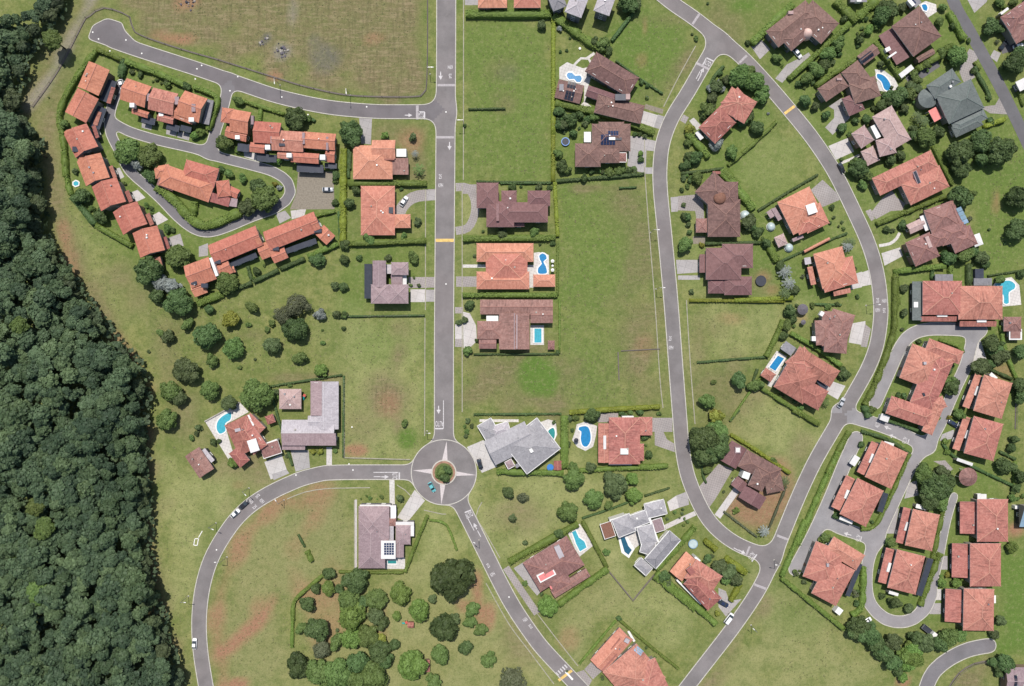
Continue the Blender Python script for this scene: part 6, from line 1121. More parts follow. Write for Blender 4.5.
trees(500, 100, (370, 105, 34, 'd'), (305, 130, 26, 'd'), (310, 60, 22, 'd'), (375, 172, 20, 'd'), (320, 340, 34, 'd'), (345, 360, 22, 'm'), (300, 275, 24, 'm'), (720, 305, 16, 'd'), (720, 275, 14, 'l'), (445, 100, 18, 'd'), (560, 370, 26, 'm'), (610, 365, 24, 'm'), (660, 360, 18, 'd'), (690, 360, 14, 'o'), (430, 400, 20, 'd'), (690, 175, 12, 'd'), (715, 175, 12, 'd'), (740, 185, 12, 'o'), (480, 90, 22, 'm'), (405, 145, 8, 'd'), (960, 220, 16, 'm'), (945, 595, 20, 'd'), (965, 290, 28, 'd'), (935, 340, 18, 'k'), (960, 440, 14, 'm'), (930, 460, 12, 'd'))
trees(330, 100, (280, 180, 20, 'l'), (425, 192, 20, 'o'), (455, 355, 34, 'p'), (435, 275, 20, 'p'), (135, 462, 22, 'd'), (100, 530, 28, 'd'), (30, 385, 22, 'd'), (450, 620, 20, 'o'), (365, 455, 10, 'd'), (28, 525, 18, 'd'), (690, 130, 10, 'd'))
trees(330, 220, (425, 190, 32, 'm'), (75, 202, 22, 'd'), (150, 195, 16, 'd'), (70, 340, 24, 'd'), (25, 335, 20, 'o'), (75, 485, 18, 'd'), (40, 482, 20, 'o'), (70, 555, 12, 'd'), (200, 95, 32, 'm'), (75, 130, 26, 'd'), (380, 80, 18, 'm'), (715, 432, 26, 'd'), (705, 668, 24, 'm'), (298, 195, 18, 'o'), (660, 525, 16, 'o'), (690, 510, 18, 'o'), (740, 185, 10, 'o'), (430, 295, 8, 'm'), (455, 335, 10, 'd'), (415, 335, 10, 'm'))
trees(460, 170, (215, 325, 28, 'o'), (380, 315, 28, 'm'), (270, 90, 20, 'd'), (312, 85, 8, 'd'), (405, 85, 18, 'o'), (458, 92, 14, 'd'), (118, 315, 8, 'd'), (475, 375, 14, 'd'), (410, 380, 8, 'd'), (675, 5, 16, 'd'))
trees(460, 280, (500, 370, 12, 'd'), (85, 310, 10, 'd'))
trees(824, 300, (930, 120, 10, 'm'))

# ---- shrub borders: small plants nobody could tell apart inside one bed
def bed(ox, oy, poly, n, kinds, rmin, rmax, label):
    n = int(n * .65); T(ox, oy); xs = poly[0::2]; ys = poly[1::2]; k = 0; tries = 0
    pts = list(zip(xs, ys))
    while k < n and tries < 900:
        tries += 1; x, y = R.uniform(min(xs), max(xs)), R.uniform(min(ys), max(ys))
        if not in_poly(np.array([x]), np.array([y]), pts)[0]: continue
        r = R.uniform(rmin, rmax) / 5.12 * S; q = px(x, y)
        o = tree_at(P(*q, .7 * r), r, R.choice(kinds)); tag(o, label, 'shrub', label + ', border planting'); k += 1
bed(500, 100, (282, 40, 400, 60, 470, 100, 400, 190, 300, 200, 285, 300), 22, 'ddmo', 6, 13, 'small shrub in the wild border left of the solar cell house')
bed(500, 100, (520, 350, 700, 330, 690, 375, 400, 400, 400, 375), 14, 'dmo', 6, 12, 'small shrub in the border below the solar cell brown house')
bed(740, 0, (300, 440, 470, 280, 560, 210, 640, 190, 620, 230, 480, 330, 330, 470), 20, 'mmdo', 8, 16, 'bushy shrub in the slope border above the teardrop pool mansion')
bed(640, 50, (350, 170, 430, 90, 460, 120, 380, 330, 320, 350, 310, 320), 18, 'dmos', 6, 13, 'small shrub in the border left of the junction tree house')
bed(824, 50, (330, 190, 480, 160, 520, 280, 440, 330, 340, 300), 14, 'dmo', 7, 14, 'small shrub in the thicket beside the teardrop pool terrace')
bed(824, 170, (620, 420, 840, 400, 840, 490, 640, 490), 12, 'dmo', 7, 14, 'small shrub in the border below the glass pavilion house')
bed(40, 40, (440, 130, 520, 160, 510, 190, 430, 170), 5, 'ob', 5, 9, 'small olive shrub in the plot above the car corner terrace house')
bed(40, 40, (545, 170, 640, 205, 630, 235, 540, 205), 7, 'dm', 5, 9, 'small shrub behind the middle terrace house of three')
bed(40, 150, (540, 270, 600, 320, 590, 330, 530, 300), 5, 'dm', 5, 9, 'small shrub by the drive of the second lowest terrace house')
bed(640, 410, (440, 350, 490, 330, 470, 390, 400, 470, 390, 460), 6, 'ob', 5, 8, 'small dry shrub along the drive of the dry lawn house')
bed(660, 170, (520, 340, 560, 330, 680, 640, 620, 650, 600, 500), 16, 'dom', 6, 12, 'small shrub in the border between trampoline and annex salmon house')
bed(824, 430, (490, 170, 640, 160, 680, 300, 600, 400, 490, 380), 12, 'dm', 8, 14, 'small shrub under the leafy parking trees of the lane')
bed(500, 480, (850, 180, 940, 150, 980, 200, 900, 290, 860, 260), 9, 'lmo', 5, 9, 'small shrub in the entry garden of the grey navy pool villa')
bed(280, 480, (395, 60, 560, 55, 560, 118, 400, 120), 9, 'lm', 4, 8, 'small bright shrub in the bed above the solar deck villa')
bed(740, 0, (660, 470, 800, 470, 880, 560, 660, 590), 14, 'dmo', 7, 13, 'small shrub in the thicket below the teardrop pool')
bed(824, 0, (480, 300, 640, 240, 720, 220, 720, 300, 620, 330, 500, 380), 12, 'lm', 7, 13, 'bright shrub along the drive of the square brown mansion')
bed(824, 552, (580, 100, 730, 100, 720, 180, 590, 180), 8, 'lmo', 6, 11, 'small shrub between the two lowest carport houses')
bed(460, 390, (810, 100, 945, 98, 940, 125, 815, 130), 8, 'dm', 5, 9, 'small shrub against the hedge behind the kidney pool salmon house')

bed(824, 170, (290, 290, 400, 250, 400, 300, 300, 330), 6, 'dmo', 7, 12, 'small shrub in the front bed of the glass pavilion house')
bed(740, 280, (260, 130, 300, 110, 290, 250, 255, 260), 7, 'dmo', 7, 12, 'small shrub beside the sand patch with sunshades')
bed(740, 280, (380, 560, 470, 590, 460, 640, 360, 650), 7, 'mlo', 6, 11, 'small shrub in front of the rectangular pool red house')
bed(660, 170, (90, 30, 230, 20, 190, 80, 100, 100), 8, 'mdo', 7, 13, 'small shrub above the drive of the bent brown house')
bed(660, 170, (860, 200, 960, 260, 930, 310, 860, 290), 6, 'mlo', 6, 10, 'small shrub right of the white box orange house')
bed(824, 300, (840, 180, 920, 220, 950, 330, 830, 340), 9, 'dmo', 8, 15, 'small shrub under the trees above the topmost carport house')
bed(824, 430, (960, 300, 1020, 300, 1020, 370, 960, 370), 6, 'dm', 8, 14, 'small shrub at the right edge beside the gazebo hedge')
bed(780, 520, (370, 330, 425, 250, 420, 430, 380, 480), 9, 'hdb', 6, 11, 'small shrub right of the blue canopy salmon house')
bed(824, 0, (130, 180, 260, 20, 400, 20, 330, 90, 200, 230), 14, 'dml', 7, 14, 'small shrub in the dense garden left of the square brown mansion')
bed(640, 540, (300, 60, 440, 100, 520, 220, 470, 260, 400, 180), 11, 'omd', 7, 13, 'small shrub in the thick garden of the yellow hedge house')
bed(150, 190, (480, 400, 640, 350, 650, 400, 520, 460), 5, 'lm', 6, 10, 'small shrub in the lower garden of the long orange row')
# ------------------------------------------------------------------ hedges
HEDGES = []
def hedge(w, kind, *c, h=None, name='hedge'):
    wm = max(.85, 1.34 * w / 5.12 * S); h = h or min(2.2, max(1.0, wm * .9))
    k0 = 1 - h / H
    pts = [Z(c[i], c[i + 1], h * .7) for i in range(0, len(c), 2)]; pts = catmull(pts, 1.2) if len(pts) > 2 else [pts[0].lerp(pts[1], t / 8) for t in range(9)]
    pts = [Vector((p.x, p.y, 0)) for p in pts]; o0 = pts[len(pts) // 2].copy(); pts = [p - o0 for p in pts]
    wi = wm * .82; cv = []; cf = []; n = len(pts); C = []; Nn = []
    for i in range(n):
        d = (pts[min(n - 1, i + 1)] - pts[max(0, i - 1)]); d = d.normalized() if d.length > 1e-6 else Vector((1, 0, 0)); s = Vector((-d.y, d.x, 0)); j = 1 + .14 * math.sin(i * 1.1 + w) + R.uniform(-.12, .12)
        for off, z in ((-.5, 0), (-.47, h * .88 * j), (.47, h * .88 * j), (.5, 0)): q = pts[i] + s * off * wi * j; cv.append((q.x, q.y, z))
        if i < n - 1:
            L = (pts[i + 1] - pts[i]).length; a = 4 * i
            for q in range(3): cf.append((a + q, a + q + 1, a + q + 5, a + q + 4))
            for _ in range(int(L * (wi * 7 + 2 * h * 3) + 1)):
                t = R.random(); side = R.random(); tot = wi + 1.2 * h; b0 = pts[i].lerp(pts[i + 1], t)
                if side < wi / tot: C.append(b0 + s * R.uniform(-.5, .5) * wi + Vector((0, 0, h * R.uniform(.84, 1.08)))); Nn.append((R.gauss(0, .22), R.gauss(0, .22), 1))
                else:
                    sg = R.choice((-1, 1)); C.append(b0 + s * sg * wi * R.uniform(.46, .6) + Vector((0, 0, h * R.uniform(.05, .95)))); Nn.append((s.x * sg + R.gauss(0, .3), s.y * sg + R.gauss(0, .3), R.uniform(0, .7)))
    cf += [(0, 3, 2, 1), (4 * n - 4, 4 * n - 3, 4 * n - 2, 4 * n - 1)]
    me = leaf_mesh(name, np.array([tuple(q) for q in C]), np.array(Nn, float), .2, 'leaf_' + kind, NR.rand(len(C)), (cv, cf))
    o = link(name, me); o.location = (o0.x, o0.y, 0)
    m2 = pts[len(pts) // 2]; ln = sum((pts[i + 1] - pts[i]).length for i in range(n - 1))
    HEDGES.append([o, 'long' if ln > 45 else 'short' if ln < 15 else 'medium length', {'h': 'green', 'g': 'yellow green', 'd': 'dark green', 'b': 'brownish'}[kind], 'hedge', (CX + o0.x / S, CY - o0.y / S), ln, max(wm, h)])
def hedges(ox, oy, *rows):
    T(ox, oy)
    for q in rows: hedge(*q)
hedges(40, 40, (22, 'h', 285, 52, 160, 230, 97, 380, 118, 520, 130, 700), (20, 'h', 292, 47, 428, 103), (28, 'd', 432, 100, 410, 190), (26, 'h', 440, 108, 640, 185, 760, 238), (22, 'h', 785, 238, 890, 280, 905, 320, 860, 460), (16, 'd', 522, 150, 508, 192), (18, 'd', 656, 190, 640, 230))
hedges(40, 150, (20, 'h', 122, 10, 135, 150, 158, 230), (26, 'd', 165, 240, 280, 380), (22, 'h', 285, 385, 380, 440, 470, 490), (40, 'h', 598, 188, 690, 262, 760, 342, 830, 384, 905, 370, 1024, 315), (28, 'h', 790, 265, 780, 335))
hedges(190, 60, (16, 'h', 250, 202, 480, 276), (16, 'h', 362, 240, 357, 310), (14, 'd', 600, 290, 640, 312), (28, 'g', 788, 455, 784, 560, 782, 930), (12, 'd', 820, 470, 818, 560))
hedges(150, 190, (34, 'h', 242, 580, 372, 530), (18, 'd', 376, 528, 520, 475), (18, 'd', 528, 470, 656, 410), (18, 'd', 664, 405, 790, 350), (22, 'h', 806, 340, 962, 275), (14, 'd', 500, 390, 520, 462), (15, 'h', 852, 132, 950, 106), (14, 'd', 968, 110, 975, 260))
hedges(330, 100, (26, 'h', 92, 425, 495, 426), (12, 'd', 96, 250, 94, 400))
hedges(330, 220, (24, 'h', 84, 120, 490, 105), (7, 'd', 80, 493, 485, 488))
hedges(460, 170, (28, 'h', 14, 350, 490, 346), (16, 'g', 485, 62, 492, 200, 500, 340), (9, 'd', 84, 58, 478, 64), (22, 'h', 12, 640, 500, 640), (10, 'h', 500, 365, 500, 640))
hedges(460, 280, (8, 'd', 70, 380, 505, 378), (8, 'h', 510, 102, 510, 375))
hedges(400, 0, (34, 'h', 335, 70, 775, 70), (18, 'g', 785, 100, 785, 690), (8, 'd', 350, 558, 540, 555))
hedges(530, 0, (36, 'h', 120, 78, 330, 228, 410, 245), (16, 'd', 418, 208, 530, 62), (14, 'h', 118, -10, 122, 70), (8, 'd', 440, 310, 560, 400, 680, 480))
hedges(500, 100, (18, 'g', 272, 30, 272, 418), (9, 'd', 0, 425, 262, 425), (32, 'h', 282, 12, 560, 78, 790, 165), (15, 'd', 290, 414, 740, 378), (8, 'd', 610, 450, 700, 446))
hedges(640, 50, (12, 'd', 210, 632, 430, 606), (28, 'h', 242, 422, 352, 548), (16, 'h', 452, 590, 580, 480, 700, 365), (14, 'd', 355, 190, 385, 130, 430, 82), (30, 'h', 432, 612, 500, 690))
hedges(740, 0, (34, 'h', 62, 220, 270, 20), (24, 'h', 252, 402, 560, 122), (34, 'h', 490, 2, 600, 108), (38, 'h', 604, 88, 700, 0), (24, 'h', 692, 212, 832, 402), (24, 'h', 390, 440, 470, 380, 600, 300))
hedges(824, 0, (24, 'h', 642, 60, 720, 200), (28, 'h', 482, 352, 640, 250), (15, 'd', 772, 340, 800, 400, 840, 470, 850, 512), (14, 'h', 880, 0, 935, 40), (14, 'h', 990, 440, 1024, 540))
hedges(824, 50, (20, 'g', 822, 392, 930, 352), (16, 'h', 560, 490, 660, 690), (12, 'h', 800, 100, 770, 60))
hedges(824, 170, (20, 'h', 272, 275, 420, 215, 620, 132), (24, 'h', 362, 520, 620, 490), (18, 'h', 368, 530, 380, 690), (14, 'd', 555, 498, 555, 560), (20, 'h', 650, 492, 650, 570), (22, 'd', 745, 482, 745, 600), (8, 'd', 840, 542, 1024, 512))
hedges(740, 280, (22, 'h', 797, -20, 795, 140, 785, 280, 700, 520, 640, 640), (20, 'h', 262, 272, 380, 340, 520, 440), (12, 'd', 90, 455, 60, 540), (10, 'd', 360, 122, 520, 128))
hedges(824, 300, (14, 'h', 592, 202, 690, 238, 714, 272), (16, 'h', 530, 662, 592, 598), (14, 'd', 312, 612, 520, 682), (24, 'd', 206, 540, 230, 600), (14, 'd', 660, 330, 640, 380), (14, 'h', 905, 130, 930, 260, 985, 400), (14, 'd', 840, 350, 965, 405))
hedges(824, 430, (20, 'h', 132, 8, 85, 90, 20, 222), (14, 'd', 192, 6, 330, 50, 440, 122), (14, 'h', 440, 122, 380, 260, 300, 430, 250, 500, 190, 508), (18, 'h', 628, 352, 590, 500, 560, 660), (12, 'd', 610, 72, 690, 150, 980, 290), (12, 'h', 980, 160, 975, 290), (12, 'd', 900, 110, 980, 150), (10, 'd', 800, 350, 780, 340))
hedges(780, 520, (20, 'h', 132, 0, 10, 290), (20, 'h', 10, 298, 170, 430, 330, 560), (22, 'h', 430, 240, 420, 440, 370, 490), (20, 'h', 825, 170, 770, 300, 720, 440))
hedges(640, 540, (26, 'h', 85, 170, 240, 300, 390, 432), (28, 'g', 440, 92, 545, 172), (22, 'g', 515, 225, 465, 315), (24, 'g', 332, 2, 390, 50))
hedges(640, 410, (16, 'g', 465, 125, 610, 215, 770, 325), (8, 'd', 510, 0, 460, 60), (20, 'h', 785, 0, 920, 75), (9, 'b', 430, 520, 520, 590, 600, 650), (9, 'b', 660, 610, 700, 510, 750, 390), (10, 'd', 318, 270, 322, 330, 340, 375), (20, 'h', 0, 292, 145, 286), (20, 'h', 1015, 215, 900, 470, 810, 690))
hedges(660, 300, (10, 'd', 190, 320, 360, 305, 540, 292), (20, 'h', 545, 290, 590, 200, 632, 102), (9, 'h', 360, 620, 440, 500, 520, 390), (18, 'h', 515, 448, 660, 540, 820, 636), (14, 'g', 150, 2, 640, 6))
hedges(660, 170, (34, 'h', 312, 2, 400, 100, 480, 200), (14, 'd', 232, 376, 520, 370), (11, 'd', 502, 208, 660, 110, 810, 22), (28, 'h', 540, 350, 600, 470), (10, 'd', 612, 470, 780, 395, 960, 322), (18, 'g', 380, 666, 680, 655))
hedges(460, 390, (10, 'd', 70, 125, 520, 122), (34, 'h', 535, 132, 535, 400), (24, 'h', 186, 418, 530, 426), (20, 'g', 560, 116, 760, 100, 1024, 86), (18, 'h', 552, 416, 800, 402, 1024, 396))
hedges(500, 480, (28, 'h', 45, 422, 400, 226), (18, 'h', 424, 212, 480, 320, 548, 448), (26, 'h', 300, 640, 420, 550, 552, 456), (26, 'h', 792, 492, 900, 580, 1000, 662), (24, 'h', 800, 462, 920, 335, 1000, 240), (7, 'd', 420, 196, 560, 150, 660, 112), (8, 'd', 740, 82, 870, 40))
hedges(530, 552, (10, 'h', 252, 575, 440, 352), (12, 'h', 458, 348, 600, 470, 762, 600))
hedges(280, 480, (16, 'h', 755, 182, 690, 340, 640, 472), (12, 'h', 632, 474, 450, 474, 300, 470), (16, 'h', 232, 478, 140, 555, 72, 625, 66, 720), (10, 'h', 762, 205, 850, 230, 905, 360))
hedges(270, 552, (14, 'h', 115, 300, 112, 490))
hedges(180, 360, (10, 'd', 452, 136, 830, 76), (9, 'd', 838, 80, 835, 500), (10, 'd', 462, 152, 520, 360, 575, 540))
hedges(170, 470, (10, 'd', 655, 330, 690, 395), (20, 'h', 700, 415, 725, 470))
# ------------------------------------------------------------------ the forest on the left
FOREST = [(-45, 22), (22, 18), (32, 14), (40, 0), (44, -40), (64, -40), (56, 3), (48, 16), (40, 34), (30, 46), (20, 52), (22, 70), (10, 88), (12, 110), (30, 132), (38, 150), (30, 165), (34, 190), (38, 205), (38, 225), (46, 245), (62, 262), (74, 285), (90, 308), (106, 328), (120, 346), (134, 362), (142, 380), (146, 400), (142, 420), (140, 440), (143, 470), (144, 500), (146, 530), (145, 560), (150, 585), (154, 605), (160, 622), (166, 645), (174, 670), (180, 700), (186, 730), (-45, 730)]
FTAG = {'f': 'dark green tree in the dense forest along the left edge', 'f2': 'olive green tree in the dense forest along the left edge'}
FG = 'trees of the dense left forest'
cells = []; sp = 9.6; row = 0; y = -30.0
while y < 720:
    x = -30.0 + (sp / 2 if row % 2 else 0)
    while x < 205:
        qx, qy = x + R.uniform(-3.5, 3.5), y + R.uniform(-3.5, 3.5)
        if in_poly(np.array([qx]), np.array([qy]), FOREST)[0] and qx > -14 and -12 < qy < 700: cells.append((qx, qy))
        x += sp
    y += sp * .87; row += 1
for q in ('f', 'f2', 'f3'): CW[q] = q
BR = [(19.5, 325, 13, 3.2), (41, 594, 11, 5.0), (45, 528, 11, 4.2), (36, 507, 10, 3.4), (52, 40, 8, 3.6), (14, 556, 10, 2.2)]
bl = ['bright lime tree low in the forest near its middle left', 'broad bright green tree in the lower forest', 'yellowish green round tree just above the broad bright forest tree', 'light green tree beside the yellowish one in the lower forest', 'light green tree at the upper forest edge beside dirt track', 'tiny yellow flowering tree in the lower left forest']
for (x, y, zc, r), lb in zip(BR, bl): tag(tree_at(P(x, y, zc), r, 'f3', .8), lb, 'tree')
cells = [c for c in cells if all(math.hypot(c[0] - b[0], c[1] - b[1]) > 8 for b in BR)]
EDGE = FOREST[5:-1]
mass = []; nedge = 0; eb = {}
for x, y in cells:
    k = 'f' if R.random() < .6 else 'f2'
    if R.random() < .09: continue
    lf = math.sin(x * .071 + 1.3) * math.cos(y * .058) + .6 * math.sin(x * .13 + y * .11) + .5 * math.sin(y * .031 + 2)
    zc = 9.5 + 2.4 * lf + R.uniform(-1.6, 1.6); r = R.choice((1.7, 2.1, 2.4, 2.8, 3.2, 3.9)) * R.uniform(.9, 1.1)
    if y < 60: zc *= .75; r *= .85
    d = seg_dist(np.array([x]), np.array([y]), EDGE)[0]
    if d < 8.5:
        zc *= .6; r = max(2.4, r)
        where = 'beside the dirt track' if y < 130 else 'opposite the terrace houses' if y < 290 else 'opposite the scattered trees' if y < 440 else 'along the pale lower verge'
        eb.setdefault((('dark' if k == 'f' else 'lighter') + ' green tree at the forest edge ' + where, where), []).append((y, tree_at(P(x, y, zc), r, k, R.uniform(.75, 1.05), name='forest_tree'))); nedge += 1
    else: mass.append((P(x, y, zc), r, k, R.uniform(.75, 1.05)))
NTH = ['topmost', 'second', 'third', 'fourth', 'fifth', 'sixth', 'seventh', 'eighth', 'ninth', 'tenth', 'eleventh', 'twelfth', 'thirteenth', 'fourteenth', 'fifteenth', 'sixteenth', 'seventeenth', 'eighteenth', 'nineteenth', 'twentieth']
for (lb, wh_), lst in eb.items():
    for i, (y, o) in enumerate(sorted(lst, key=lambda t: t[0])): tag(o, lb + (', topmost' if i == 0 else ', ' + NTH[min(i, 19)] + ' from top'), 'tree', 'trees at the forest edge ' + wh_)

fv, fq, fs, fm = [], [], [], []; nv = 0
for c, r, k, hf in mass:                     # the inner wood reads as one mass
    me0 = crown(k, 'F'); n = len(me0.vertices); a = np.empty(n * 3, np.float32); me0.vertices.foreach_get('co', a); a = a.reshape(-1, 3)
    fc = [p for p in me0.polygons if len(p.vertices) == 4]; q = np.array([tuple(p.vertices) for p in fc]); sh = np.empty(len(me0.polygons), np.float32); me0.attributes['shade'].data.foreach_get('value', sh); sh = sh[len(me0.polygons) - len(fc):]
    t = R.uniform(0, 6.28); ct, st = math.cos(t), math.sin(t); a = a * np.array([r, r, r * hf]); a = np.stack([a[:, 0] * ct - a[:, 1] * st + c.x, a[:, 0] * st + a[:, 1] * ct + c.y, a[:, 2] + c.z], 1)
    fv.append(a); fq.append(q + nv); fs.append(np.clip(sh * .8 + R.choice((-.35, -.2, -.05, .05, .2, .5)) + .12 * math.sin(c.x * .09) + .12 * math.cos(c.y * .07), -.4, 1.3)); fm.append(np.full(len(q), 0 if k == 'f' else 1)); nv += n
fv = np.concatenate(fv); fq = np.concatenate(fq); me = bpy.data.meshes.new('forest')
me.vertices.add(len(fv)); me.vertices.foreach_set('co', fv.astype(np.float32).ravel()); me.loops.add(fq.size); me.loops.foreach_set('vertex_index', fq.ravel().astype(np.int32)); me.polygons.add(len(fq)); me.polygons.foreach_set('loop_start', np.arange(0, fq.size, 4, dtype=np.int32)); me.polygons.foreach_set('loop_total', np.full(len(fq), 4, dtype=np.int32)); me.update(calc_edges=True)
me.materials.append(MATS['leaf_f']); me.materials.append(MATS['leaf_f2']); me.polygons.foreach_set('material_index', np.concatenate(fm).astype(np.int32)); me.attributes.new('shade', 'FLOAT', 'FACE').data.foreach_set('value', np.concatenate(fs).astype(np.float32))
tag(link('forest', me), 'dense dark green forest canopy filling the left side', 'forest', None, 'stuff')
fp = [P(x, y, 9) for x, y in FOREST]
xs = NR.uniform(-222, -118, 60000); ys = NR.uniform(-150, 150, 60000); m_ = in_poly(xs, ys, [(p.x, p.y) for p in fp]); xs, ys = xs[m_][:16000], ys[m_][:16000]
zz = 2.0 + 3.2 * (np.sin(xs * .5) * np.cos(ys * .43) * .5 + .5) * NR.uniform(.6, 1.2, len(xs))
C = np.stack([xs, ys, zz], 1); nrm = NR.normal(size=C.shape) * .5; nrm[:, 2] = 1
o = link('undergrowth', leaf_mesh('undergrowth', C, nrm, .8, 'leaf_f', NR.rand(len(C))))
tag(o, 'dark undergrowth filling the forest floor on the left', 'undergrowth', None, 'stuff')
# tufts of rough grass on the open fields
mask_xy = []
for (x0, y0, x1, y1, n) in ((465, 25, 550, 178, 900), (560, 190, 650, 400, 1600), (465, 358, 640, 404, 800), (150, 300, 330, 370, 1400), (60, 180, 120, 330, 500), (345, 320, 422, 460, 800), (170, -5, 420, 80, 1800), (220, 500, 350, 680, 1300), (480, 480, 560, 560, 500), (560, 590, 680, 640, 500), (780, 600, 860, 680, 500), (690, 305, 780, 425, 700), (155, 440, 195, 680, 500), (620, 20, 690, 100, 400), (985, 150, 1024, 265, 400)):
    for _ in range(n // 3): mask_xy.append(P(R.uniform(x0, x1), R.uniform(y0, y1)))
tx = np.array([(p.x, p.y) for p in mask_xy])
ii = np.clip(((tx[:, 0] - gx[0]) / step).astype(int), 0, len(gx) - 1); jj = np.clip(((tx[:, 1] - gy[0]) / step).astype(int), 0, len(gy) - 1)
tx = tx[FULL[ii, jj] > 1.5]
C = np.concatenate([np.stack([tx[:, 0] + NR.normal(size=len(tx)) * .15, tx[:, 1] + NR.normal(size=len(tx)) * .15, np.full(len(tx), .06)], 1) for _ in range(3)])
nrm = NR.normal(size=C.shape) * .3; nrm[:, 2] = 1
simple_leaf = leafmat('leaf_tuft', (0.11, 0.125, 0.05), (0.185, 0.18, 0.085), .02)
tag(link('grass_tufts', leaf_mesh('grass_tufts', C, nrm, .17, 'leaf_tuft', NR.rand(len(C)))), 'rough tufts of grass scattered over the open plots', 'grass', None, 'stuff')

# ------------------------------------------------------------------ fences and low walls
def fence(label, pts, h=1.1, mat='fence', thick=.05, curve=True):
    w = [P(x, y) for x, y in pts]; o0 = w[0].copy(); w = [p - o0 for p in w]; line = catmull(w, 3.0) if len(w) > 2 and curve else [w[i].lerp(w[i + 1], t / 6) for i in range(len(w) - 1) for t in range(6)] + [w[-1]]
    root = empty('fence', o0, label, 'fence')
    strip_prism('top_rail', line, thick + .05, h * .93, h, mat, root); strip_prism('middle_rail', line, thick, h * .5, h * .55, mat, root); strip_prism('footing', line, .45, -.02, .12, mat, root)
    acc = 0.0
    for i in range(len(line) - 1):
        acc += (line[i + 1] - line[i]).length
        if acc > 5.5 or i == 0: acc = 0.0; q = line[i]; poly_prism('post', [(q.x + a * .06, q.y + b_ * .06) for a, b_ in ((-1, -1), (1, -1), (1, 1), (-1, 1))], 0, h + .05, mat, root)
    return root
fence('dark chain link fence round the top field, left stretch by the dirt track', [(33, 107), (60, 68), (86, 18), (90, 16), (104, 8), (130, 17), (135, 32), (174, 47), (219, 60)])
fence('dark chain link fence along the top field above the side road', [(219, 60), (278, 78.5), (307, 87), (346, 95), (390, 97), (421, 96), (426, 90), (427.5, 50), (427.5, -20)])
T(500, 480)
fence('dark low fence forming a V below the grey navy pool villa', [px(552, 460), px(680, 616), px(790, 482)], 1.2, curve=False)
fence('thin fence line across the empty plot left of the loop road', [(621, 351), (660, 349)], .4)
fence('thin upright fence line in the plot left of the loop road', [(618, 352), (619, 380)], .4)
T(330, 220); fence('thin dark fence closing the top of the pale plot by the main street', [px(60, 495), px(484, 489)], 1.0)
T(180, 360); fence('pale fence right of the grey L-shaped house', [px(842, 80), px(842, 500), px(1180, 510)], .9, 'paleline', curve=False)
T(824, 300); fence('thin fence down the right side of the topmost carport houses', [px(985, 400), px(978, 660)], 1.2)
T(824, 552); fence('dark curved fence inside the lower right road bend', [px(640, 690), px(690, 620), px(770, 570), px(860, 555)], 1.4)

